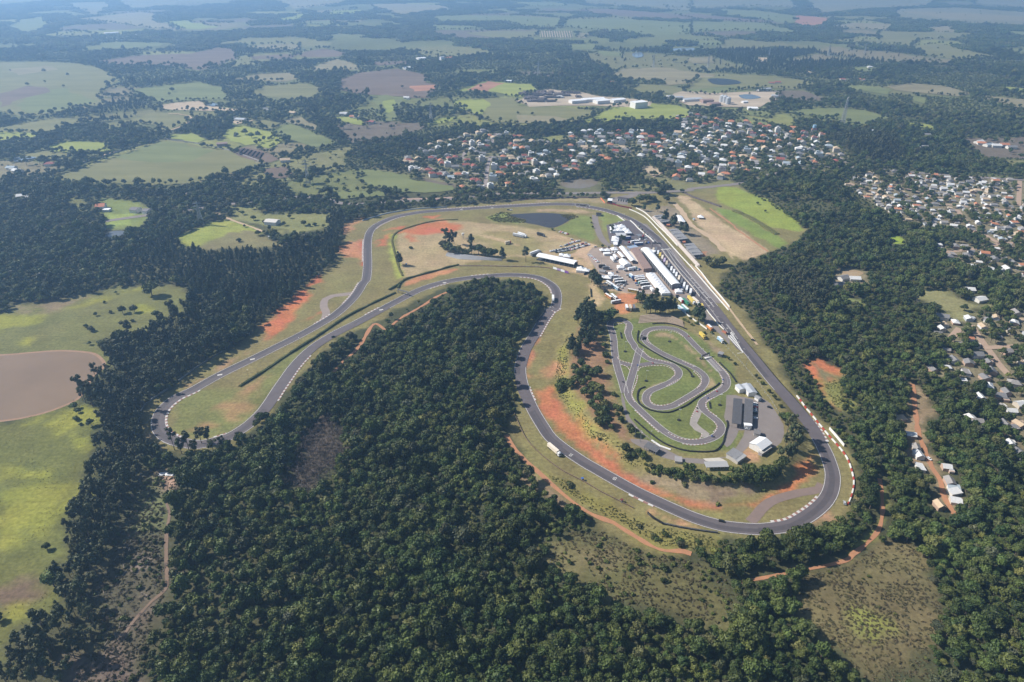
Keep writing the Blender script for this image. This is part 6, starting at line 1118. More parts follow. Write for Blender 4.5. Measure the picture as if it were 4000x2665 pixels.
shed('gatehouse', 'white gatehouse with dark tiled roof and arched bays', 'building', 'U', (850, 700), (1225, 760), 9, 4.5, 'gable', 1.5, WHITE, mat('dark_tile', (.07, .06, .065), .85), doors=4); shed('white_board_hut', 'dark hut with white board roof by the first bend', 'hut', 'U', (440, 790), (600, 800), 8, 5, 'mono', 1.2, BLACK, PVC); shed('drain_house', 'dark concrete culvert hut by the pond dam', 'hut', 'R3', (600, 350), (650, 352), 8, 3, 'flat', 0, CONC_D, BLACK)
shed('farmhouse', 'white farmhouse with pale roof on the lawns left of the track', 'house', 'R1', (770, 300), (835, 305), 14, 5, 'gable', 2.0, WHITE, mat('cream_roof', (.55, .52, .48), .7)); shed('farm_outbuilding', 'small white outbuilding below the farmhouse', 'house', 'R1', (790, 385), (815, 388), 8, 3.5, 'gable', 1, WHITE, ZINC); shed('farm_shed', 'brown roofed farm building at the field bottom on the left', 'house', 'R1', (290, 150), (340, 155), 14, 5, 'gable', 1.6, CONC, mat('pinkish_roof', (.4, .3, .25), .8)); shed('farm_shed', 'low white farm shed right of the brown one', 'house', 'R1', (365, 140), (390, 142), 8, 3.5, 'gable', 1, WHITE, ZINC)
shed('red_villa', 'red roofed villa on the far left lawns', 'house', 'A', (625, 1340), (685, 1335), 18, 6, 'gable', 3, WHITE, mat('tile_red', (.42, .17, .1), .9)); shed('dark_villa', 'dark roofed villa right of the red one', 'house', 'A', (860, 1358), (905, 1362), 14, 5, 'gable', 2.4, WHITE, mat('grey_tiles', (.17, .16, .16), .85)); shed('dark_villa', 'second dark roofed villa at the lane end', 'house', 'A', (940, 1365), (975, 1370), 12, 5, 'gable', 2, WHITE, mat('grey_tiles', (.17, .16, .16), .85)); shed('patio_house', 'low white house in front of the red villa', 'house', 'A', (675, 1362), (715, 1362), 8, 3.5, 'flat', 0, WHITE, PVC)
# works and sheds in the middle distance
for nm, lab, r, a, b, w, h, k, rm in [('factory_hall', 'long white factory hall at the left of the works', 'B', (1548, 655), (1640, 648), 22, 8, 'gable', 'w'), ('factory_hall', 'white factory hall second from the left at the works', 'B', (1630, 645), (1765, 638), 24, 8, 'gable', 'w'), ('factory_hall', 'white factory hall with broad roof in the middle of the works', 'B', (1710, 655), (1790, 648), 26, 9, 'gable', 'w'), ('factory_hall', 'white factory hall on the right of the works', 'B', (1815, 650), (1895, 642), 24, 8, 'gable', 'w'), ('factory_hall', 'tall plain white box factory at the far right of the works', 'B', (1955, 665), (2035, 658), 26, 16, 'flat', 'w'),
    ('barn', 'grey barn at the left end of the silo works', 'C', (10, 625), (50, 622), 14, 7, 'gable', 'g'), ('barn', 'grey barn second from left at the silo works', 'C', (60, 632), (110, 630), 16, 6, 'gable', 'g'), ('warehouse', 'broad grey warehouse of the silo works', 'C', (110, 645), (230, 640), 26, 7, 'gable', 'g'), ('warehouse', 'brown brick warehouse beside the silos', 'C', (235, 650), (305, 648), 24, 9, 'gable', 'b'), ('warehouse', 'brown brick mill with grey roof by the silos', 'C', (285, 672), (345, 668), 24, 8, 'gable', 'b'), ('barn', 'white metal barn right of the silos', 'C', (535, 700), (600, 702), 24, 6, 'gable', 'w'), ('barn', 'small white shed by the settling pond', 'C', (500, 662), (530, 660), 12, 5, 'gable', 'w'), ('barn', 'small grey shed above the silos', 'C', (600, 580), (680, 575), 16, 5, 'gable', 'g'), ('barn', 'long pale shed at the right end of the silo works', 'C', (690, 620), (735, 622), 14, 5, 'gable', 'g'),
    ('school_hall', 'large grey roofed hall among trees right of the mast', 'C', (1345, 850), (1445, 860), 26, 7, 'gable', 'g'), ('stable', 'long pale greenhouse on the far left farm, upper row', 'A', (680, 215), (770, 210), 30, 6, 'gable', 'w'), ('greenhouse', 'broad white greenhouse on the far left farm', 'A', (695, 248), (838, 238), 60, 7, 'gable', 'w'), ('greenhouse', 'narrow white greenhouse below the broad one', 'A', (760, 258), (830, 255), 20, 6, 'gable', 'w'), ('greenhouse', 'white greenhouse right of the far left farm', 'A', (870, 228), (955, 220), 24, 6, 'gable', 'w'), ('greenhouse', 'pale greenhouse at the right end of the far farm', 'A', (930, 240), (1000, 228), 40, 6, 'gable', 'w'), ('barn', 'brown barn on the far left farm', 'A', (615, 246), (670, 244), 24, 6, 'gable', 'b'), ('barn', 'white barn on the red yard beyond the town', 'B', (465, 440), (510, 435), 24, 7, 'gable', 'w'), ('barn', 'pale barn beside the red yard beyond the town', 'B', (540, 432), (590, 428), 22, 7, 'gable', 'b'),
    ('barn', 'grey farm barn on the green fields upper left', 'A', (1540, 772), (1600, 776), 18, 5, 'gable', 'g'), ('barn', 'brown roofed bungalow by the lush meadow', 'A', (1412, 935), (1480, 930), 16, 5, 'gable', 'b'), ('barn', 'farm house under trees at the lane bend', 'A', (1270, 845), (1340, 838), 14, 5, 'gable', 'r'), ('barn', 'grey roof shed in the fields', 'A', (1490, 762), (1530, 764), 14, 5, 'gable', 'g'), ('resort_hall', 'white roofed hall of the far holiday park', 'B', (550, 378), (600, 375), 30, 8, 'gable', 'w'), ('resort_hall', 'orange roofed hall of the far holiday park', 'B', (730, 376), (790, 372), 30, 9, 'gable', 'r'), ('resort_tower', 'pale tower of the far holiday park', 'B', (700, 372), (722, 370), 12, 22, 'gable', 'g'), ('barn', 'white bus depot on the hill beyond the town', 'B', (1115, 525), (1165, 526), 14, 5, 'gable', 'w')]:
    shed(nm, lab, {'factory_hall': 'factory', 'greenhouse': 'greenhouse'}.get(nm, 'barn'), r, a, b, w, h, k, 1.8, WHITE if rm in 'wg' else mat('brick_wall', (.25, .17, .14), .9), {'w': PVC, 'g': ZINC, 'b': RUST, 'r': mat('tile_red', (.42, .17, .1), .9)}[rm])
for i, (x, y) in enumerate([(365, 655), (385, 658), (405, 668)]):
    q = at('C', x, y + 14); o = thing('grain_silo', 'zinc grain silo, %s from the left beside the brick mill' % ORD[i + 1], 'silo', (q[0], q[1], 0), group='grain silos'); g = MB(); g.cyl(0, 0, 0, 7, 17, 14); g.build('tank', ZINC, o); g = MB(); g.cyl(0, 0, 17, 7.2, 4, 14, 0, .6); g.build('cone_roof', ZINC, o)
# stacks of dark timber in the works yard
for i in range(44):
    px_ = random.uniform(1240, 1620); py_ = random.uniform(598, 662)
    if px_ > 1440 and py_ > 636: continue
    q = at('B', px_, py_ + 4); o = MB(); L = random.uniform(16, 34)
    for k in range(5): o.box(random.uniform(-1, 1), (k - 2) * 3.2, 0, L, 2.8, random.uniform(2.5, 5.0))
    t = o.build('timber_stack', mat('timber_dark', (.075, .065, .07), .9, (.14, .11, .1), .2)); t.location = (q[0], q[1], 1.0); t.rotation_euler = (0, 0, random.choice((.1, 1.6)) + random.uniform(-.1, .1)); tag(t, '', 'timber stack', 'dark timber stacks in the works yard')
number_labels([o for o in bpy.data.objects if o.name.startswith('timber_stack')], 'dark timber stack, {o} from the left in the works yard')
# dark ridges on the brown plot
for i in range(6):
    t = i / 5; a, b = Vector(at('A', 1550 + 130 * t, 1003 + 35 * t)), Vector(at('A', 1590 + 120 * t, 970 + 28 * t)); g = MB(); d = b - a; c_ = (a + b) / 2; g.box(0, 0, 0, d.length, 7, 2.6, taper=.7); o = g.build('compost_row', mat('compost', (.055, .035, .03), .95)); o.location = (c_.x, c_.y, .25); o.rotation_euler = (0, 0, math.atan2(d.y, d.x)); tag(o, 'dark compost row, %s from the left on the brown plot' % ORD[i + 1], 'compost row', 'compost rows')

# ================================================================== HOUSES
RC = {'o': ('orange', (.50, .21, .11)), 'r': ('red', (.30, .095, .07)), 'w': ('white', (.66, .66, .65)), 'g': ('grey', (.22, .215, .215)), 't': ('cream', (.52, .40, .27)), 'b': ('blue-grey', (.36, .42, .46)), 'l': ('light grey', (.31, .29, .275))}
RM = {k: mat('roof_' + k, c, .8, tuple(v * .75 for v in c), .5, .5) for k, (n, c) in RC.items()}
WC = [mat('wall_%d' % i, c, .9, tuple(v * .9 for v in c), .4) for i, c in enumerate([(.62, .60, .56), (.50, .44, .37), (.42, .30, .23), (.56, .55, .56), (.40, .42, .44)])]
def house_mesh(kind):
    W, R = MB(), MB(); L, w, h = 11.0, 8.5, 3.3
    def gable(x, y, L, w, z, rise, oh=.6):
        a, b = L / 2 + oh, w / 2 + oh; R.quad((x - a, y - b, z), (x + a, y - b, z), (x + a, y, z + rise), (x - a, y, z + rise)); R.quad((x + a, y + b, z), (x - a, y + b, z), (x - a, y, z + rise), (x + a, y, z + rise))
        for s in (-1, 1): W.face([(x + s * L / 2, y - w / 2, z), (x + s * L / 2, y + w / 2, z), (x + s * L / 2, y, z + rise * .93)])
    def hip(x, y, L, w, z, rise, oh=.6):
        a, b = L / 2 + oh, w / 2 + oh; i = a - b * .8; R.quad((x - a, y - b, z), (x + a, y - b, z), (x + i, y, z + rise), (x - i, y, z + rise)); R.quad((x + a, y + b, z), (x - a, y + b, z), (x - i, y, z + rise), (x + i, y, z + rise)); R.face([(x + a, y - b, z), (x + a, y + b, z), (x + i, y, z + rise)]); R.face([(x - a, y + b, z), (x - a, y - b, z), (x - i, y, z + rise)])
    if kind == 0: W.box(0, 0, -.5, L, w, h + .5); gable(0, 0, L, w, h, 2.2)
    elif kind == 1: W.box(0, 0, -.5, L, w, h + .5); hip(0, 0, L, w, h, 2.3)
    elif kind == 2:
        W.box(-1.5, 0, -.5, 9, w, 6.1); hip(-1.5, 0, 9, w, 5.6, 2.2); W.box(5, -1, -.5, 5, 6.5, 3.6); gable(5, -1, 4.6, 6.5, 3.1, 1.4)
    elif kind == 3: W.box(0, 0, -.5, 10, 9, 6.6); R.box(0, 0, 6.1, 10.4, 9.4, .35); W.box(-2, 1, 6.4, 4, 4, 2.2); R.box(-2, 1, 8.6, 4.4, 4.4, .3); W.box(5.8, -2, -.5, 3, 5, 3.6); R.box(5.8, -2, 3.1, 3.2, 5.3, .25)
    elif kind == 4: W.box(0, 0, -.5, L, 7, 3.2); R.quad((-6, -4, 2.6), (6, -4, 2.6), (6, 4, 3.4), (-6, 4, 3.4)); R.quad((6, -4, 2.5), (-6, -4, 2.5), (-6, 4, 3.3), (6, 4, 3.3))
    elif kind == 5:
        W.box(0, 0, -.5, 9, w, h + .5); gable(0, 0, 9, w, h, 2.0); W.box(3.5, -5.5, -.5, 5, 5, 3.3); R.quad((.7, -8.3, 2.6), (6.3, -8.3, 2.6), (6.3, -3.6, 3.0), (.7, -3.6, 3.0))
    return W, R
HM = [house_mesh(k) for k in range(6)]; HW = {}; HR = {}
for k in range(6):
    for j in range(len(WC)): HW[k, j] = HM[k][0].mesh('wall', WC[j])
    for c in RM: HR[k, c] = HM[k][1].mesh('roof', RM[c])
HL = []   # px, x, y, roof, kind, wall, rot, scale, area
def add_house(x, y, c, kind, town, rot, sc, wall):
    HL.append(dict(x=x, y=y, c=c, k=kind, town=town, rot=rot, s=sc, w=wall)); HOUSES.append((x, y, 8.5 * max(sc)))
rnd = random.Random(5)
NH = '1070,240,t 1140,215,g 1215,275,o 1355,280,g 1440,262,w 1540,290,r 1610,285,o 920,270,t 830,310,g 895,360,r 705,340,t 580,375,t 440,395,t 705,415,b 545,455,w 455,480,g 905,410,t 990,390,W 1080,365,t 1200,360,g 1580,350,t 1665,350,g 1780,345,t 1895,350,g 1985,375,g 1505,395,r 1565,415,o 1560,450,b 1650,440,o 1430,475,g 990,475,w 1050,500,g 1130,515,g 1165,415,r 1105,420,w 390,505,g 150,570,g 275,580,t 150,605,r 125,635,t 200,625,t 490,560,g 465,590,r 690,575,r 770,560,r 660,535,g 575,615,o 600,645,r 670,665,w 770,685,g 920,605,r 910,670,r 1010,680,r 1120,600,W 1290,595,g 1400,570,o 1490,550,t 1510,580,t 1615,580,g 1670,540,r 1765,530,w 1870,525,b 1965,500,b 1930,555,w 1745,590,r 1480,655,r 1570,650,r 1680,640,o 1280,700,W 1390,705,r 1810,645,W 1920,645,w 2120,620,g 2260,555,r 2140,475,o 2280,425,o 1725,770,g 1835,765,w 1635,790,g 1550,785,t 1360,785,o 1265,850,B 1230,945,w 1475,925,o 1090,955,g 2040,755,w 2250,740,w 2330,720,o 1990,820,g 1920,820,t 1800,870,w 1005,875,r 1060,880,r 900,810,w 810,790,o 710,820,b 645,780,g 545,790,r 480,800,r 420,745,r 330,735,t 270,730,w 200,720,w 860,955,o 310,460,g 1715,450,g 1380,520,g 1270,300,t 2200,690,o 2100,800,w'
for q in NH.split():
    a, b, c = q.split(','); p = at('N', float(a), float(b) + 8); tall = c.isupper(); c = c.lower()
    add_house(p[0], p[1], c, 3 if (c == 'w' and rnd.random() < .7) or tall else rnd.choice((0, 1, 1, 2, 5)), 'left', rnd.choice((0, math.pi / 2)) + rnd.uniform(-.25, .25) + .15, tuple([rnd.uniform(1.0, 1.35)] * 2 + [rnd.uniform(1.0, 1.25) * (1.25 if tall else 1)]), rnd.choice((0, 0, 1, 3)))
def far_ok(x, y, d):
    return all((x - h['x']) ** 2 + (y - h['y']) ** 2 > d * d for h in HL[-400:])
def road_ok(x, y, d):
    X, Y = np.array([x]), np.array([y])
    for L, w in ROADS:
        if dist_line(L[::max(1, len(L) // 60)] + [L[-1]], X, Y)[0] < w / 2 + d: return False
    return True
def fill_town(poly, n, town, cols, dmin, kinds, sc, avoid=None, seed=1):
    r = random.Random(seed); xs_ = [p[0] for p in poly]; ys_ = [p[1] for p in poly]; k = 0; tries = 0
    while k < n and tries < n * 25:
        tries += 1; x, y = r.uniform(min(xs_), max(xs_)), r.uniform(min(ys_), max(ys_))
        if not inside(poly, np.array([x]), np.array([y]))[0] or not far_ok(x, y, dmin) or not road_ok(x, y, 6): continue
        if 'shanty' in town and vnoise(np.array([x]), np.array([y]), 75, 77)[0] < .26: continue
        if avoid and inside(avoid, np.array([x]), np.array([y]))[0]: continue
        s = r.uniform(*sc); add_house(x, y, r.choice(cols), r.choice(kinds), town, r.choice((0, math.pi / 2)) + r.uniform(-.2, .2) - .25, (s, s * r.uniform(.85, 1.1), s * r.uniform(.9, 1.2)), r.choice((0, 0, 1, 2, 3, 4)) if 'shanty' in town or 'lower' in town else r.choice((0, 0, 1, 3))); k += 1
t1 = G('B 1540,880 1700,855 2000,865 2300,870; C 60,765 180,748 400,800 700,820 1000,870 1060,930 1120,990 1180,1040 1060,1075 880,1085 640,1110 480,1130 330,1180 200,1200 40,1170; B 2200,1060 2100,1040 1900,1040 1700,1090 1580,1100 1560,1000')
fill_town(t1, 225, 'right', 'oorrwwwwwgglttb', 20, (0, 1, 1, 2, 3, 5), (.95, 1.4), seed=3)
E_H = '1210,60,g 1215,135,w 1190,165,g 1290,325,g 1160,385,g 1520,395,g 1480,435,g 1615,275,l 1610,525,g 1590,620,l 1700,600,w 1400,690,w 1690,720,t 1600,720,g 1655,740,g 1025,785,w 1075,910,w 1085,985,w 1245,985,w 1265,1075,l 1290,1110,b 1295,1135,w 1300,1190,w 1200,1220,t 960,685,t 1060,865,l 1690,900,g 1425,235,g 1430,295,g 1380,345,g 1450,555,w 1430,705,l 1570,545,g 1640,640,w'
for q in E_H.split():
    a, b, c = q.split(','); p = at('E', float(a), float(b) + 8); lone = float(a) < 1340 and float(b) > 660
    add_house(p[0], p[1], c, rnd.choice((0, 0, 4, 5)), 'lane' if lone else 'lower', rnd.choice((0, math.pi / 2)) + rnd.uniform(-.3, .3), tuple([rnd.uniform(.62, .85) if lone else rnd.uniform(.7, .95)] * 2 + [rnd.uniform(.8, 1.0)]), rnd.choice((0, 1, 2)))
fill_town(G(TOWN3), 125, 'lower', 'gggllllwwtto', 13.5, (0, 0, 1, 4, 5), (.6, .88), seed=9)
fill_town(G(TOWN2), 320, 'shanty', 'gggglllwwwwtbo', 12.8, (0, 0, 1, 4, 4, 5), (.6, .95), seed=4)
for x, y, c in [(925, 1010, 'g'), (1050, 965, 'w'), (965, 960, 'g'), (1720, 1255, 'g'), (1920, 1050, 'w'), (2010, 1125, 'w')]:
    p = at('D', x, y + 5); add_house(p[0], p[1], c, 0, 'wood', rnd.uniform(-.5, .5), (1.1, 1.1, 1), 0)
for r, x, y, c in [('B', 70, 745, 'w'), ('B', 150, 765, 't'), ('B', 250, 800, 'r'), ('B', 480, 640, 'w'), ('B', 1480, 635, 'w'), ('C', 690, 545, 'r'), ('C', 730, 540, 'r'), ('C', 930, 475, 't'), ('C', 1275, 520, 'o'), ('C', 1330, 440, 'w'), ('C', 1150, 520, 'r'), ('A', 120, 1120, 'w'), ('A', 330, 1075, 'r'), ('A', 80, 1100, 'b'), ('A', 150, 1285, 'w'), ('A', 2240, 745, 'w'), ('A', 2300, 765, 'o'), ('A', 1910, 740, 't'), ('A', 1740, 715, 'g'), ('C', 1290, 835, 'r'), ('C', 2060, 940, 'o'), ('C', 2100, 950, 'b'), ('C', 2150, 955, 'w'), ('C', 2200, 950, 'o'), ('C', 2040, 930, 'w'), ('C', 2250, 965, 'g'), ('C', 1690, 885, 'g'), ('C', 1690, 965, 'g'), ('B', 1810, 540, 'o'), ('A', 1860, 1050, 't')]:
    p = at(r, x, y + 4); add_house(p[0], p[1], c, rnd.choice((0, 1, 5)), 'farm', rnd.uniform(-.4, .4), (1.6, 1.4, 1.3), 0)
for h in HL:
    d = math.hypot(math.hypot(h['x'], h['y']), CAMH); h['big'] = h['s'][0] * h['s'][1] / d ** 2
inview = [h for h in HL if 0 <= proj(h['x'], h['y'])[0] <= 4000 and 0 <= proj(h['x'], h['y'])[1] <= 2665]
keep = {id(h) for h in sorted(inview, key=lambda h: -h['big'])[:300]}
TOWNTXT = {'left': 'in the main town, left half', 'right': 'in the main town, right half', 'shanty': 'in the upper right shanty town', 'lower': 'in the lower right town', 'lane': 'along the lower right dirt road', 'wood': 'in the woods right of the straight', 'farm': 'scattered in the countryside'}
grp = {}; rest = {}
for h in HL:
    z = hz(h['x'], h['y'])
    if id(h) in keep:
        o = thing('house', '', 'house', (h['x'], h['y'], z), h['rot']); o.scale = h['s']; link('wall', HW[h['k'], h['w']], o); link('roof', HR[h['k'], h['c']], o); grp.setdefault((h['c'], h['town']), []).append(o)
    else: rest.setdefault((h['k'], h['c'], h['w']), []).append((h, z))
for (c, t), L in grp.items():
    number_labels(L, f"{RC[c][0]}-roofed house, " + '{o} from left of those ' + TOWNTXT[t])
    for o in L: o['group'] = f'{RC[c][0]}-roofed houses {TOWNTXT[t]}'
J = MB(); mats = list(RM.values()) + WC; mi = {m.name: i for i, m in enumerate(mats)}
for (k, c, w), L in rest.items():
    for h, z in L:
        cs, sn = math.cos(h['rot']), math.sin(h['rot'])
        for src, mm in ((HM[k][0], WC[w]), (HM[k][1], RM[c])):
            n = len(J.v); J.v += [(h['x'] + (v[0] * cs * h['s'][0] - v[1] * sn * h['s'][1]), h['y'] + (v[0] * sn * h['s'][0] + v[1] * cs * h['s'][1]), z + v[2] * h['s'][2]) for v in src.v]; J.f += [tuple(n + i for i in f) for f in src.f]; J.m += [mi[mm.name]] * len(src.f)
if J.f: tag(J.build('distant_houses', mats), 'the smaller remaining houses of the two towns', 'houses', kind='stuff')
print('HOUSES', len(HL), len(keep))

# ================================================================== VEHICLES
def loft_profile(prof, w, tw):
    """side outline extruded across the width, upper points narrowed: prof = [(x, z, half width)]"""
    mb = MB(); n = len(prof); a = [(x, -hw, z) for x, z, hw in prof]; b = [(x, hw, z) for x, z, hw in prof]
    mb.v = a + b; mb.f = [tuple(range(n)), tuple(reversed(range(n, 2 * n)))] + [(i, i + n, (i + 1) % n + n, (i + 1) % n) for i in range(n)]; mb.m = [0] * len(mb.f); return mb
CARB = loft_profile([(-2.1, .35, .85), (-2.15, .85, .86), (-1.95, 1.0, .84), (-1.5, 1.42, .66), (.35, 1.45, .66), (1.05, 1.0, .82), (2.0, .82, .84), (2.15, .5, .84), (2.1, .35, .84)], .85, .66)
CARG = MB(); CARG.quad((-1.97, -.75, 1.0), (-1.97, .75, 1.0), (-1.56, .62, 1.40), (-1.56, -.62, 1.40)); CARG.quad((1.08, .75, 1.01), (1.08, -.75, 1.01), (.42, -.62, 1.42), (.42, .62, 1.42))
for s in (-1, 1): CARG.quad((-1.6, s * .845, 1.02), (.9, s * .845, 1.02), (.25, s * .68, 1.40), (-1.4, s * .68, 1.40))
CARW = MB(); CARW.wheel(0, 0, 0, .33, .24); WHE = CARW.mesh('wheel', BLACK); CG = CARG.mesh('windows', GLASS); CBM = {k: CARB.mesh('body', PAINT[k]) for k in ('white', 'silver', 'black', 'red', 'blue', 'grey')}
CARS = {}
def car(r, x, y, color, yaw, where, label=None, xy=None):
    q = xy or at(r, x, y); o = thing('car', label or '', 'car', (q[0], q[1], hz(*q) + .12), yaw); link('body', CBM[color], o); link('windows', CG, o)
    for wx in (-1.3, 1.35):
        for wy in (-.78, .78): w = link('wheel', WHE, o); w.location = (wx, wy, .33)
    if label is None: CARS.setdefault((color, where), []).append(o)
    return o
rc = random.Random(12)
def car_row(r, a, b, n, where, yaw=None, skip=0, cols='white white white silver silver black grey red white'.split()):
    A, B = Vector(at(r, *a)), Vector(at(r, *b)); d = B - A; yw = math.atan2(d.y, d.x) + math.pi / 2 if yaw is None else yaw
    for i in range(n):
        if rc.random() < skip: continue
        p = A.lerp(B, (i + .5) / n); car(None, 0, 0, rc.choice(cols), yw + rc.uniform(-.06, .06) + (math.pi if rc.random() < .3 else 0), where, xy=(p.x + rc.uniform(-.2, .2), p.y + rc.uniform(-.2, .2)))
car_row('R3', (225, 540), (310, 565), 10, 'in the short row by the paddock lawn', skip=.1); car_row('R3', (270, 682), (345, 655), 9, 'in the upper row of the infield car park', yaw=1.9); car_row('R3', (350, 650), (432, 632), 8, 'in the upper row of the infield car park', yaw=1.9, skip=.2)
car_row('R3', (125, 742), (300, 708), 19, 'in the middle row of the infield car park', yaw=1.9); car_row('R3', (300, 708), (500, 652), 20, 'in the middle row of the infield car park', yaw=1.9, skip=.1); car_row('R3', (180, 752), (350, 722), 17, 'in the front row of the infield car park', yaw=1.9, skip=.15); car_row('R3', (360, 718), (530, 670), 17, 'in the front row of the infield car park', yaw=1.9, skip=.1)
car_row('R3', (528, 775), (618, 852), 15, 'along the fence at the yard edge', yaw=.2); car_row('O', (735, 330), (735, 520), 6, 'in the shade beside the kart garage', yaw=.1, skip=.1)
for x, y, c in [(650, 1090, 'red'), (665, 1140, 'blue'), (670, 1165, 'silver'), (625, 1085, 'black'), (555, 1035, 'black'), (515, 1000, 'silver'), (470, 920, 'white'), (500, 935, 'black'), (720, 1235, 'black'), (720, 1285, 'white'), (450, 1095, 'black'), (470, 1130, 'black'), (360, 1165, 'white'), (450, 1175, 'white'), (400, 1150, 'white'), (280, 1375, 'grey'), (720, 492, 'white'), (545, 460, 'red'), (325, 785, 'white'), (640, 915, 'white'), (1310, 1255, 'red'), (1340, 1345, 'black'), (1340, 1370, 'black'), (1100, 1375, 'grey'), (255, 1075, 'white'), (640, 800, 'silver'), (700, 900, 'white'), (150, 1140, 'white'), (200, 1170, 'black'), (330, 1190, 'white'), (380, 1200, 'silver'), (420, 1210, 'white'), (480, 1100, 'white'), (495, 1150, 'grey'), (380, 1030, 'white'), (400, 1075, 'black'), (600, 890, 'white'), (580, 905, 'grey'), (250, 560, 'white'), (210, 540, 'grey'), (270, 640, 'white'), (800, 420, 'white'), (760, 400, 'grey'), (830, 480, 'black'), (660, 420, 'white')]: car('M', x, y, c, rc.choice((.1, .2, 1.3)), 'among the paddock buses and tents')
car('O', 740, 592, 'white', .05, '', 'white car parked alone halfway down the kart garage'); car('O', 605, 775, 'white', -.15, '', 'white pickup-sized car at the end of the second kart garage'); car('O', 985, 408, 'black', -.6, '', 'black car alone on the kart yard'); car('E', 625, 1203, 'silver', 1.3, '', 'silver car on the grass inside the last bend'); car('E', 65, 205, 'black', -.9, '', 'dark car parked beside the straight'); car('R1', 1143, 952, 'black', .6, '', 'black car driving on the lower of the two parallel straights'); car('R3', 350, 620, 'white', .1, '', 'white car apart from the others above the car park'); car('R3', 590, 695, 'silver', .3, '', 'silver car entering the paddock yard'); car('R3', 240, 690, 'white', .1, '', 'white car left of the upper car park row'); car('R3', 1525, 490, 'silver', .2, '', 'silver car parked behind the bar building'); car('R2', 1640, 288, 'white', .1, '', 'white car stopped on the dam beside the pond'); car('R2', 1615, 286, 'black', .1, '', 'dark car stopped on the dam beside the pond'); car('B', 440, 1314, 'white', .05, '', 'white car on the highway'); car('B', 685, 1306, 'red', .05, '', 'red car on the highway'); car('E', 1143, 932, 'white', -1.2, '', 'white car on the orange dirt road'); car('H', 1768, 362, 'black', -.3, '', 'dark race car at the exit of the big bend'); car('R3', 835, 447, 'white', .1, '', 'white car on the lawn near the pit entry'); car('R3', 1120, 1225, 'black', .1, '', 'dark car under the paddock pines')
for (c, w), L in CARS.items():
    number_labels(L, f'{c} car, ' + '{o} from left of those ' + w, f'the only {c} car ' + w)
    for o in L: o['group'] = f'{c} cars {w}'
BUSB = MB(); BUSB.box(0, 0, .45, 12.2, 2.55, 2.9, taper=.985); 
BUSG = MB()
for s in (-1, 1):
    for k in range(6): BUSG.box(-4.9 + k * 1.85, s * 1.275, 1.75, 1.65, .06, 1.0)
BUSG.box(6.1, 0, 1.35, .06, 2.3, 1.5); BG = BUSG.mesh('windows', GLASS); BIGW = MB(); BIGW.wheel(0, 0, 0, .5, .32); BW = BIGW.mesh('wheel', BLACK); BB = {}
BRF = MB(); BRF.box(0, 0, 3.36, 12.0, 2.3, .1); BRF.box(-1, 0, 3.46, 3.4, 1.6, .3); BRF.box(3.2, 0, 3.46, 1.6, 1.2, .2); BRM = BRF.mesh('roof', PAINT['white'])
def bus(color, r, a, b, label):
    x, y, L, yaw = axis_px(r, a, b, 3.3); o = thing('bus', label, 'bus', (x, y, hz(x, y) + .1), yaw, 'buses and motorhomes in the paddock')
    if color not in BB: BB[color] = BUSB.mesh('body', PAINT[color])
    link('body', BB[color], o); link('windows', BG, o); link('roof', BRM, o)
    for wx in (-3.6, -2.4, 3.9):
        for wy in (-1.15, 1.15): w = link('wheel', BW, o); w.location = (wx, wy, .5)
    return o
for c, a, b, lab in [('blue', (640, 1008), (772, 998), 'blue bus at the top of the paddock bus row'), ('white', (640, 1032), (795, 1022), 'white bus second from the top of the paddock bus row'), ('orange', (650, 1068), (805, 1050), 'white and orange bus third in the paddock bus row'), ('teal', (690, 1103), (850, 1080), 'pale teal bus fourth in the paddock bus row'), ('grey', (725, 1132), (880, 1115), 'dark-sided bus fifth in the paddock bus row'), ('white', (755, 1186), (915, 1168), 'white bus at the bottom of the paddock bus row'), ('yellow', (525, 1222), (692, 1250), 'black and yellow bus parked alone across the yard'), ('white', (208, 1010), (355, 998), 'long white bus in the left group of buses'), ('cream', (290, 1062), (435, 1045), 'cream bus in the left group of buses'), ('grey', (318, 1102), (450, 1090), 'grey bus in the left group of buses'), ('white', (180, 1085), (265, 1140), 'white motorhome at the yard edge'), ('lightblue', (275, 1150), (360, 1210), 'pale blue motorhome under an awning'), ('white', (565, 432), (715, 420), 'white bus near the pit entry'), ('blue', (620, 468), (782, 455), 'dark blue bus near the pit entry'), ('orange', (155, 1295), (250, 1360), 'orange and white motorhome below the pines'), ('white', (240, 1290), (345, 1375), 'white motorhome below the pines'), ('silver', (245, 1430), (405, 1400), 'silver bus at the lowest corner of the yard'), ('black', (20, 420 + 400), (30, 820), 'x')][:-1]: bus(c, 'M', a, b, lab)
TRB = MB(); TRB.box(-2.2, 0, 1.15, 13.4, 2.6, 2.95, taper=.99); TRC = MB(); TRC.box(6.3, 0, .7, 2.3, 2.5, 2.5, taper=.93); TRC.box(6.1, 0, 3.15, 1.5, 2.2, .55, taper=.8); TRG = MB(); TRG.box(7.45, 0, 1.75, .06, 2.1, 1.0)
for s in (-1, 1): TRG.box(6.6, s * 1.22, 1.8, 1.0, .06, .8)
TRF = MB(); TRF.box(-2.2, 0, 4.1, 13.2, 2.45, .06); TRFM = TRF.mesh('roof_panel', PAINT['white']); TG = TRG.mesh('windscreen', GLASS); TRCH = MB(); TRCH.box(0, 0, .65, 15.5, 1.0, .45); TCH = TRCH.mesh('chassis', STEEL); TBM, TCM = {}, {}
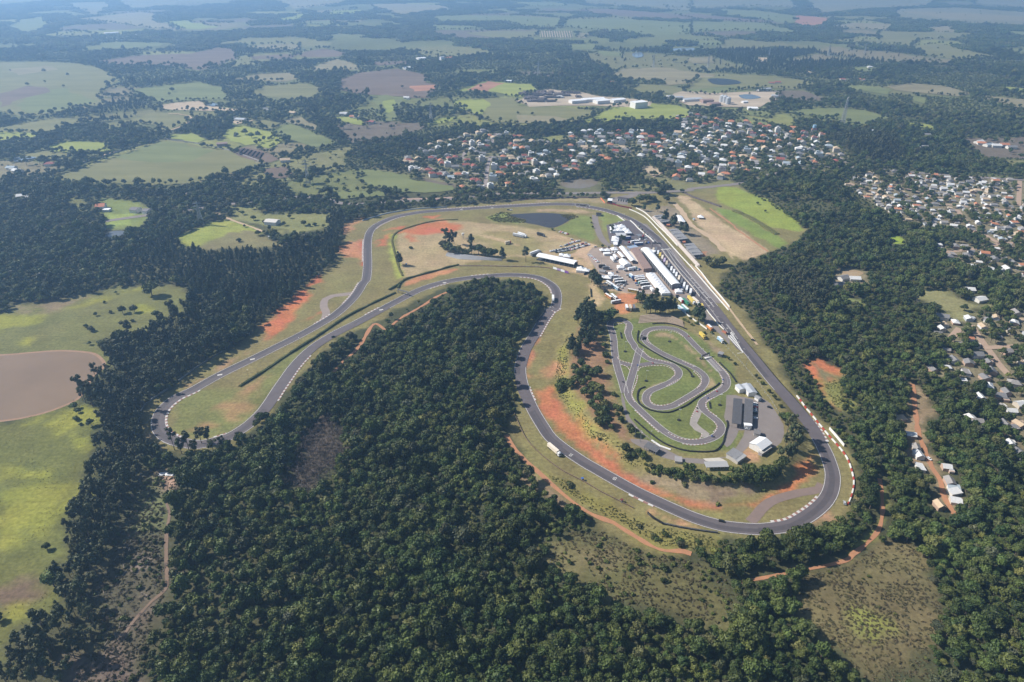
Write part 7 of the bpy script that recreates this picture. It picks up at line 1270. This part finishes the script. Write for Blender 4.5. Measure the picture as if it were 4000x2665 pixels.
def truck(color, cab, x, y, yaw, label, group=None, tractor=True, L=1.0):
    o = thing('articulated_lorry' if tractor else 'box_trailer', label, 'truck' if tractor else 'trailer', (x, y, hz(x, y) + .12), yaw, group); o.scale = (L, 1, 1)
    if color not in TBM: TBM[color] = TRB.mesh('trailer_box', PAINT[color])
    if cab not in TCM: TCM[cab] = TRC.mesh('cab', PAINT[cab])
    link('trailer_box', TBM[color], o)
    if color not in ('yellow', 'lilac', 'tan', 'grey', 'black', 'cream', 'green'): link('roof_panel', TRFM, o)
    link('chassis', TCH, o).location = (-1.0 if tractor else -2.4, 0, 0)
    if tractor: link('cab', TCM[cab], o); link('windscreen', TG, o)
    for wx in (-7.4, -6.2, -5.0) + ((4.1, 6.9) if tractor else (3.4,)):
        for wy in (-1.1, 1.1): w = link('wheel', BW, o); w.location = (wx, wy, .5)
    return o
cols = ['tan', 'grey', 'silver', 'yellow', 'cream', 'lilac', 'tan', 'grey', 'white', 'silver', 'white', 'cream', 'grey', 'white', 'silver', 'white']
for i, (x, y) in enumerate([(943, 560), (985, 552), (1020, 605), (1055, 640), (1092, 682), (1128, 732), (1165, 778), (1198, 820), (1243, 872), (1286, 918), (1325, 968), (1368, 1022), (1412, 1075), (1455, 1135), (1500, 1190), (1562, 1240)]):
    A, B = Vector(atz('M', x - 7, y + 34, 4.1)), Vector(atz('M', x + 7, y - 34, 4.1)); d = B - A; c_ = (A + B) / 2
    truck(cols[i], 'white', c_.x, c_.y, math.atan2(d.y, d.x), '%s box trailer, %s from the top of the row along the pit building' % (cols[i], ordinal(i + 1)), 'race trailers parked along the pit building', False)
for c, cb, r, a, b, lab, tr in [('cream', 'white', 'R4', (386, 882), (455, 940), 'white lorry with cream roof driving down the big bend', True), ('white', 'white', 'R2', (2025, 1070), (2027, 1115), 'white lorry driving on the upper bend of the track', True), ('silver', 'silver', 'R2', (1665, 500), (1760, 520), 'silver car transporter parked on the infield, left one', True), ('white', 'white', 'R2', (1710, 490), (1785, 518), 'white car transporter behind the silver one', True), ('black', 'grey', 'R2', (1885, 492), (1950, 510), 'dark tarpaulined lorry on the infield', True), ('tan', 'red', 'R2', (1590, 578), (1635, 568), 'small tan flatbed lorry on the infield track', True), ('silver', 'silver', 'R2', (1815, 680), (1910, 645), 'grey transporter beside the long marquee', True), ('grey', 'grey', 'R2', (1830, 690), (1920, 655), 'dark transporter next to the grey one by the marquee', True),
    ('white', 'white', 'M', (245, 690), (300, 745), 'white lorry on the open gravel yard', True), ('white', 'silver', 'M', (292, 655), (350, 715), 'white trailer beside the lorry on the gravel yard', False), ('white', 'teal', 'M', (535, 880), (675, 860), 'white lorry with teal cab in the middle of the yard', True), ('grey', 'white', 'M', (115, 862), (220, 855), 'dark lorry at the left of the yard', True), ('black', 'white', 'M', (45, 832), (165, 830), 'black flatbed lorry by the fence', True), ('lightblue', 'blue', 'M', (560, 975), (610, 1020), 'light blue lorry at the head of the bus row', True), ('white', 'white', 'M', (905, 1200), (950, 1250), 'white box van at the end of the bus row', False), ('blue', 'blue', 'M', (487, 362), (565, 358), 'blue topped lorry beside the open white tent', True), ('silver', 'silver', 'M', (495, 1490), (515, 1560), 'pale trailer in the orange yard, leftmost', False), ('tan', 'silver', 'M', (555, 1490), (575, 1568), 'tan trailer in the orange yard, middle', False), ('grey', 'silver', 'M', (615, 1490), (640, 1568), 'grey trailer in the orange yard, rightmost', False), ('black', 'black', 'M', (95, 1180), (150, 1250), 'dark truck in the shade at the yard edge', True),
    ('yellow', 'white', 'L', (735, 400), (860, 530), 'yellow and green lorry at the pit exit apron', True), ('cream', 'white', 'L', (825, 430), (955, 545), 'cream trailer beside the yellow and green lorry', True), ('green', 'green', 'L', (625, 455), (745, 555), 'dark green lorry at the pit exit apron', True), ('white', 'red', 'L', (555, 440), (620, 500), 'white lorry with red cab at the pit exit apron', True), ('teal', 'white', 'L', (610, 580), (755, 710), 'large green trailer under the pines', False), ('lightblue', 'blue', 'L', (510, 590), (715, 735), 'blue and white trailer under the pines', False), ('orange', 'orange', 'L', (1130, 990), (1215, 1065), 'orange flatbed lorry by the pit exit wall', True), ('yellow', 'yellow', 'L', (975, 1140), (1070, 1230), 'yellow machine lorry below the broken wall', True), ('lightblue', 'white', 'L', (1350, 1240), (1435, 1310), 'blue tanker lorry near the pit exit', True), ('yellow', 'yellow', 'L', (1000, 570), (1025, 620), 'short yellow breakdown truck by the pit exit', True), ('white', 'blue', 'R3', (1425, 365), (1470, 440), 'x', True)][:-1]:
    x, y, L, yaw = axis_px(r, a, b, 3.6); truck(c, cb, x, y, yaw, lab, None, tr, max(.55, min(1.12, L / 15.5)))
# clutter between the tents and trailers
CL = []
for i in range(26):
    t = (i + .5) / 26; x, y = 905 + t * 520 + rc.uniform(-14, 14), 640 + t * 600 + rc.uniform(-10, 10); q = atz('M', x, y, 2.5); o = thing('pop_up_gazebo', '', 'gazebo', (q[0], q[1], 0), rc.uniform(-.2, .2), 'small gazebos between the pit building and the trailers'); g = MB(); w = 1.5
    for k in range(4):
        e = [(-w, -w), (w, -w), (w, w), (-w, w)]; a, b = e[k], e[(k + 1) % 4]; g.face([(*a, 2.3), (*b, 2.3), (0, 0, 3.1)])
    g.build('canopy', PAINT[rc.choice(('white', 'white', 'grey', 'silver', 'black', 'red', 'blue'))], o)
    for a in ((-w, -w), (w, -w), (w, w), (-w, w)): g = MB(); g.box(a[0] * .96, a[1] * .96, 0, .08, .08, 2.3); g.build('leg', STEEL, o)
    CL.append(o)
number_labels(CL, 'small pop-up gazebo, {o} from the left beside the pit building')
CL = []
for i in range(40):
    x, y = rc.choice([(rc.uniform(60, 480), rc.uniform(930, 1180)), (rc.uniform(450, 760), rc.uniform(880, 960)), (rc.uniform(200, 330), rc.uniform(520, 640)), (rc.uniform(660, 900), rc.uniform(300, 480)), (rc.uniform(860, 1250), 0)]); 
    if y == 0: y = 690 + (x - 860) * 1.16 + rc.uniform(-12, 12)
    q = at('M', x, y); g = MB(); g.box(0, 0, 0, rc.uniform(1.5, 3.2), rc.uniform(1.2, 2.0), rc.uniform(.9, 2.1)); g.box(.2, .1, rc.uniform(.8, 1.2), 1.0, .8, 1.0); o = g.build('equipment_crate', PAINT[rc.choice(('white', 'white', 'silver', 'black', 'grey', 'red', 'blue', 'tan'))]); o.location = (q[0], q[1], .08); o.rotation_euler = (0, 0, rc.uniform(0, 3.1)); tag(o, '', 'crate', 'stacked equipment crates about the paddock'); CL.append(o)
number_labels(CL, 'stacked equipment crates, {o} pile from the left in the paddock')
# karts on the kart circuit
KCH = MB(); KCH.box(0, 0, .12, 1.8, 1.1, .18); KCH.box(.75, 0, .12, .4, 1.25, .3); KCH.box(-.45, 0, .3, .4, .5, .5); KW = MB(); KW.wheel(0, 0, 0, .16, .2); KWM = KW.mesh('wheel', BLACK)
DRV = MB(); DRV.box(-.35, 0, .4, .45, .5, .65, taper=.75); DRV.box(.2, 0, .3, .9, .4, .2, taper=.8); DRV.cyl(-.33, 0, 1.02, .17, .3, 8, 0, .12); DM = DRV.mesh('driver', paint('suit', (.08, .08, .1))); KM = [KCH.mesh('chassis', PAINT[c]) for c in ('black', 'red', 'blue')]; KL = []
for i, (x, y) in enumerate([(108, 607), (910, 45), (1330, 580), (1325, 628), (1255, 720), (1145, 803), (1015, 927), (1013, 968), (1195, 1268), (1215, 1280), (470, 375), (285, 400)]):
    q = at('K', x, y); o = thing('go_kart', '', 'go-kart', (q[0], q[1], hz(*q) + .14), rc.uniform(0, 6.28), 'go-karts on the kart circuit'); link('chassis', KM[i % 3], o); link('driver', DM, o)
    for wx in (-.7, .7):
        for wy in (-.6, .6): w = link('wheel', KWM, o); w.location = (wx, wy, .16)
    KL.append(o)
number_labels(KL, 'go-kart, {o} from the left on the kart circuit')

# ================================================================== POLES, PYLONS, GANTRIES
def pole(r, x, y, h, label, name='lamp_post', arms=1, tyre=False, group=None):
    q = at(r, x, y); o = thing(name, label, 'pole', (q[0], q[1], hz(*q)), 0, group); g = MB(); g.cyl(0, 0, -.3, .16, h + .3, 6, 0, .08); g.build('mast', STEEL, o)
    for k in range(arms): g = MB(); a = 6.28 * k / max(1, arms); g.box(.6 * math.cos(a), .6 * math.sin(a), h - .1, 1.0, .35, .3, a); g.build('lamp', WHITE, o)
    if tyre:
        g = MB()
        for k in range(7): a = 6.28 * k / 7; g.cyl(1.1 * math.cos(a), 1.1 * math.sin(a), 0, .55, .6, 8)
        g.build('tyre_ring', BLACK, o)
    return o
KP = [pole('K', x, y, 11, '', 'floodlight_mast', 2, True, 'floodlight masts of the kart circuit') for x, y in [(790, 1072), (390, 592), (1292, 888), (675, 110), (132, 232), (958, 538), (1062, 320)]]
number_labels(KP, 'kart circuit floodlight mast with black tyre base, {o} from the left')
RP = [pole(r, x, y, 10, '', 'lamp_post', 1, False, 'lamp posts round the race track') for r, x, y in [('R1', 672, 1185), ('R1', 955, 1003), ('R2', 1200, 560), ('R2', 1703, 555), ('R3', 352, 290), ('R3', 1155, 350), ('R3', 650, 870), ('R3', 1010, 280), ('R3', 1640, 845), ('R3', 1975, 65), ('R3', 880, 420), ('R4', 940, 900), ('R4', 1000, 900), ('K', 250, 1290), ('K', 320, 1350), ('R4', 1590, 440), ('R3', 1715, 470)]]
number_labels(RP, 'slim grey lamp post, {o} from the left round the race track')
def pylon(r, x, y, h, label, w=7.0):
    q = at(r, x, y); o = thing('lattice_pylon', label, 'pylon', (q[0], q[1], 0), .3); g = MB(); n = 8; b = .45
    def ring(t): s = w / 2 * (1 - t) ** 1.25 + .5; z = h * t; return [(sx * s, sy * s, z) for sx, sy in ((-1, -1), (1, -1), (1, 1), (-1, 1))]
    for i in range(n):
        a, c_ = ring(i / n), ring((i + 1) / n)
        for k in range(4): g.bar(a[k], c_[k], b); g.bar(a[k], c_[(k + 1) % 4], b * .6); g.bar(a[(k + 1) % 4], c_[k], b * .6); g.bar(c_[k], c_[(k + 1) % 4], b * .6)
    g.build('tower', STEEL, o)
    for z in (.68, .80, .92): g = MB(); L = w * .85; g.bar((-L, 0, h * z), (L, 0, h * z), b); g.bar((-L, 0, h * z), (0, 0, h * z + 2), b * .6); g.bar((L, 0, h * z), (0, 0, h * z + 2), b * .6); g.build('cross_arm', STEEL, o)
    return o
for r, x, y, h, lab in [('A', 1312, 1462, 34, 'lattice pylon in the woods left of the white farmhouse'), ('A', 2010, 1200, 42, 'lattice pylon in the scrub behind the pine plantation'), ('B', 642, 805, 48, 'lattice pylon in the woods beyond the town, left'), ('B', 1338, 498, 50, 'lattice pylon on the ridge beyond the works'), ('C', 275, 440, 46, 'far lattice pylon above the hill pond'), ('C', 670, 390, 44, 'far lattice pylon among the plantation, right of centre'), ('C', 1060, 365, 42, 'far lattice pylon in the right-hand plantation'), ('B', 2088, 440, 44, 'lattice pylon on the dry hillside right of centre'), ('C', 1295, 350, 42, 'faint lattice pylon furthest right in the plantation')]: pylon(r, x, y, h, lab)
q = at('C', 1150, 815); o = thing('radio_mast', 'tall lattice radio mast leaning over the green field at right', 'mast', (q[0], q[1], 0)); g = MB(); hh = 62
for i in range(16):
    s0, s1 = 3.2 * (1 - i / 16) + 1.0, 3.2 * (1 - (i + 1) / 16) + 1.0; z0, z1 = hh * i / 16, hh * (i + 1) / 16; P = [(-1, -1), (1, -1), (1, 1), (-1, 1)]
    for k in range(4): a, b = P[k], P[(k + 1) % 4]; g.bar((a[0] * s0, a[1] * s0, z0), (a[0] * s1, a[1] * s1, z1), .5); g.bar((a[0] * s0, a[1] * s0, z0), (b[0] * s1, b[1] * s1, z1), .35); g.bar((a[0] * s1, a[1] * s1, z1), (b[0] * s1, b[1] * s1, z1), .35)
g.build('lattice', mat('mast_pale', (.3, .31, .32), .6), o); g = MB()
for k in range(6): g.cyl(1.6 * math.cos(k), 1.6 * math.sin(k), hh - 8 + k * 1.5, .5, 2.4, 6)
g.build('antennas', WHITE, o)
q = at('C', 962, 868); o = thing('water_tower', 'pale blue water tower at the right edge of the town', 'water tower', (q[0], q[1], 0)); g = MB(); g.cyl(0, 0, 12, 4, 6, 12); g.build('tank', PAINT['lightblue'], o)
for k in range(4): g = MB(); g.box(3 * math.cos(k * 1.57 + .8), 3 * math.sin(k * 1.57 + .8), 0, .5, .5, 12); g.build('leg', STEEL, o)
q = at('R2', 1197, 545); o = thing('water_tank', 'small white elevated water tank on the infield', 'water tank', (q[0], q[1], 0)); g = MB(); g.cyl(0, 0, 5, 1.7, 2.6, 10); g.build('tank', WHITE, o)
for k in range(4): g = MB(); g.box(1.1 * math.cos(k * 1.57 + .8), 1.1 * math.sin(k * 1.57 + .8), 0, .2, .2, 5); g.build('leg', STEEL, o)
def gantry(label, r, a, b, h, name='track_gantry'):
    A, B = Vector(at(r, *a)), Vector(at(r, *b)); c_ = (A + B) / 2; d = B - A; o = thing(name, label, 'gantry', (c_.x, c_.y, hz(c_.x, c_.y)), math.atan2(d.y, d.x)); L = d.length
    for s in (-1, 1): g = MB(); g.box(s * L / 2, 0, 0, .7, .7, h); g.build('post', STEEL, o)
    g = MB()
    for z in (h - 1.2, h): g.bar((-L / 2, -.4, z), (L / 2, -.4, z), .3); g.bar((-L / 2, .4, z), (L / 2, .4, z), .3)
    for k in range(int(L / 1.5)): x0 = -L / 2 + k * 1.5; g.bar((x0, -.4, h - 1.2), (x0 + 1.5, -.4, h), .18); g.bar((x0, .4, h), (x0 + 1.5, .4, h - 1.2), .18)
    g.build('truss', mat('truss_dark', (.03, .035, .04), .5), o); return o
gantry('dark start gantry spanning the straight above the trailers', 'M', (920, 540), (1065, 545), 7); gantry('low kart start gantry over the kart straight', 'K', (1065, 325), (1160, 285), 4, 'kart_gantry'); gantry('footbridge truss across the two straights by the hedge end', 'R2', (600, 1045), (700, 1075), 5, 'timing_gantry')
fe = thing('pit_fence', 'tall steel debris fence along the pit side of the straight', 'fence'); FL = spline(G('M 1085,575 1150,670 1230,770 1330,890 1420,1010 1550,1150; L 880,310 960,420'), 4.0)
for i, (x, y) in enumerate(FL): g = MB(); g.box(x, y, -.2, .14, .14, 3.4); g.build('post', STEEL, fe)
for z in (1.0, 2.2, 3.1): g = MB(); [g.bar((*FL[i], z), (*FL[i + 1], z), .09) for i in range(len(FL) - 1)]; g.build('rail', STEEL, fe)
g = MB(); [g.box((FL[i][0] + FL[i + 1][0]) / 2, (FL[i][1] + FL[i + 1][1]) / 2, 0, math.hypot(FL[i + 1][0] - FL[i][0], FL[i + 1][1] - FL[i][1]), .5, 1.0, math.atan2(FL[i + 1][1] - FL[i][1], FL[i + 1][0] - FL[i][0])) for i in range(len(FL) - 1)]; g.build('base_wall', CONC, fe)
pw = thing('signal_stands', 'grey signalling stands along the top of the pit wall', 'stand'); PL = spline(G('M 690,185 790,280 900,385 960,440 1000,480'), 3.2)
for i, (x, y) in enumerate(PL): g = MB(); g.box(x, y, -.1, 1.6, 1.4, 1.2 + .7 * (i % 2), .8); g.build('stand_box', [CONC_D, STEEL, BLACK][i % 3], pw); g = MB(); g.box(x, y, 1.2, .1, .1, 1.8); g.build('post', STEEL, pw)
kf = thing('kart_fence', 'post and wire fence between the kart circuit and the pit exit', 'fence'); FL = spline(G('L 1180,1170 1300,1290; K 1290,90 1420,230 1560,380; O 850,60 900,150 1000,270 1100,440 1130,500'), 5.0)
for x, y in FL: g = MB(); g.box(x, y, hz(x, y) - .2, .22, .22, 2.0); g.build('post', CONC, kf)
for z in (.7, 1.5): g = MB(); [g.bar((*FL[i], hz(*FL[i]) + z), (*FL[i + 1], hz(*FL[i + 1]) + z), .05) for i in range(len(FL) - 1)]; g.build('wire', STEEL, kf)
for r, x, y, c, lab in [('R4', 587, 1138, 'blue', 'blue marshal booth on the outside of the big bend'), ('R4', 828, 1270, 'red', 'dark red marshal tower on the outside of the big bend'), ('R2', 675, 790, 'lightblue', 'blue and white cabin by the single pine on the infield')]:
    q = at(r, x, y); o = thing('marshal_booth', lab, 'booth', (q[0], q[1], hz(*q)), .5); g = MB(); g.box(0, 0, 0, 1.5, 1.4, 2.0); g.build('cabin', mat('booth_wall', (.2, .19, .18), .8), o); g = MB(); g.box(0, 0, 2.0, 2.0, 1.8, .15); g.build('roof', PAINT[c] if c != 'red' else mat('booth_red', (.14, .03, .03), .8), o)
for r, x, y in [('R4', 572, 1068), ('R4', 905, 1155), ('R4', 842, 1219)]: pass
# hatched pit-exit nose painted on the asphalt and its red bollard
nose = MB(); a, b, c_ = Vector(at('R4', 1480, 262)), Vector(at('R4', 1500, 232)), Vector(at('R4', 1572, 358))
for k in range(14): t = k / 14; p, q = a.lerp(c_, t), b.lerp(c_, t); ribbon(nose, [tuple(p), tuple(q)], .8, .2)
ribbon(nose, [tuple(a), tuple(c_)], .6, .205); ribbon(nose, [tuple(b), tuple(c_)], .6, .206); ribbon(nose, [tuple(at('R4', 1535, 362)), tuple(c_)], .6, .207); tag(nose.build('hatched_marking', WHITE), 'white hatched triangle painted at the pit exit', 'road marking', kind='structure')
q = at('R4', 1467, 238); o = thing('crash_cushion', 'rust-red crash cushion with black tyres at the pit exit nose', 'barrier', (q[0], q[1], hz(*q)), -.95); g = MB(); g.box(-2, 0, 0, 6, 2.6, 1.2, taper=.8); g.build('wedge', mat('rust_red', (.36, .13, .08), .8), o); g = MB(); [g.cyl(2.2 + .9 * (k % 3), -.9 + .9 * (k // 3), 0, .5, 1.1, 8) for k in range(9)]; g.build('tyre_stack', BLACK, o)
# felled trunks and a tarpaulin on the cleared strip
for i in range(34):
    x, y = rc.uniform(560, 1060), rc.uniform(420, 1540)
    if not inside(G(CLEARED), *[np.array([v]) for v in at('G', x, y)])[0]: continue
    q = at('G', x, y); a = rc.uniform(0, 3.14); L = rc.uniform(3, 8); g = MB(); limb(g, (-L * math.cos(a) / 2, -L * math.sin(a) / 2, .3), (L * math.cos(a) / 2, L * math.sin(a) / 2, .5), .2, .1, 6); o = g.build('felled_trunk', mat('dead_wood', (.32, .27, .23), .9, (.22, .18, .15), 1.0)); o.location = (q[0], q[1], hz(*q)); tag(o, '', 'log', 'felled trunks on the cleared strip')
number_labels([o for o in bpy.data.objects if o.name.startswith('felled_trunk')], 'felled grey trunk, {o} from the left on the cleared strip')
tp = MB(); q = at('G', 1060, 248)
for i in range(6):
    for j in range(3): z = lambda a, b: .3 + .25 * math.sin(a * 2.1 + b * 1.3); P = [(-6 + 2 * (i + di), -2 + 1.4 * (j + dj), z(i + di, j + dj)) for di, dj in ((0, 0), (1, 0), (1, 1), (0, 1))]; tp.quad(*P)
o = tp.build('tarpaulin', PVC); o.location = (q[0], q[1], hz(*q)); tag(o, 'crumpled white tarpaulin on the red clearing at lower left', 'tarpaulin')
# ================================================================== PEOPLE
def person_mesh():
    me = bpy.data.meshes.new('person'); V = [(0, 0, .95), (0, 0, 1.2), (0, 0, 1.42), (0, 0, 1.52), (0, .02, 1.66), (0, .02, 1.76), (-.2, 0, 1.40), (-.27, 0, 1.12), (-.26, .06, .86), (.2, 0, 1.40), (.27, 0, 1.12), (.26, .06, .86), (-.1, 0, .88), (-.11, .03, .48), (-.12, -.05, .06), (-.12, .1, .04), (.1, 0, .88), (.12, .08, .48), (.13, .05, .06), (.13, .2, .04)]
    Ed = [(0, 1), (1, 2), (2, 3), (3, 4), (4, 5), (2, 6), (6, 7), (7, 8), (2, 9), (9, 10), (10, 11), (0, 12), (12, 13), (13, 14), (14, 15), (0, 16), (16, 17), (17, 18), (18, 19)]; me.from_pydata(V, Ed, [])
    o = bpy.data.objects.new('person', me); COL.objects.link(o); sk = o.modifiers.new('skin', 'SKIN'); R = [.15, .15, .16, .06, .105, .08, .075, .055, .04, .075, .055, .04, .1, .07, .045, .04, .1, .07, .045, .04]
    for d, r_ in zip(me.skin_vertices[0].data, R): d.radius = (r_, r_)
    me.skin_vertices[0].data[0].use_root = True; o.modifiers.new('sub', 'SUBSURF').levels = 1; dg = bpy.context.evaluated_depsgraph_get(); m2 = bpy.data.meshes.new_from_object(o.evaluated_get(dg)); bpy.data.objects.remove(o); return m2
PB = person_mesh(); PL_ = []
for i, (r, x, y) in enumerate([('M', 795, 1265), ('M', 870, 1275), ('M', 870, 700), ('M', 905, 760), ('M', 340, 900), ('M', 690, 690), ('Q', 1700, 640), ('M', 1150, 1130), ('S', 300, 450), ('S', 270, 430), ('M', 940, 850), ('M', 645, 620)]):
    m = PB.copy(); sh = mat('cloth_%d' % (i % 4), [(.5, .05, .05), (.06, .07, .1), (.55, .55, .55), (.08, .12, .3)][i % 4], .9); m.materials.clear(); m.materials.append(sh); m.materials.append(mat('skin', (.42, .26, .19), .6)); m.materials.append(mat('trousers', (.04, .045, .06), .9))
    for f in m.polygons: z = f.center.z; f.material_index = 1 if z > 1.5 or (abs(f.center.x) > .2 and z < .95) else (2 if z < .93 else 0)
    q = at(r, x, y); o = link('person', m); o.location = (q[0], q[1], hz(*q) + .12); o.rotation_euler = (0, 0, rc.uniform(0, 6.28)); tag(o, '', 'person', 'people walking about the paddock'); PL_.append(o)
number_labels(PL_, 'standing person in dark trousers, {o} from the left around the paddock')

plant_woods()
# ================================================================== HAZE
hb = MB(); hb.box(0, 20000, -9, 150000, 130000, 9 + CAMH + 25); hm = bpy.data.materials.new('haze_air'); hm.use_nodes = True; nt = hm.node_tree; nt.nodes.clear(); out = nt.nodes.new('ShaderNodeOutputMaterial'); pv = nt.nodes.new('ShaderNodeVolumePrincipled'); pv.inputs['Color'].default_value = (.35, .61, 1.0, 1); pv.inputs['Density'].default_value = HAZE; pv.inputs['Anisotropy'].default_value = 0.35; nt.links.new(pv.outputs[0], out.inputs['Volume'])
hz_o = hb.build('haze', hm); tag(hz_o, 'thin blue haze lying over the whole landscape', 'haze', kind='stuff')
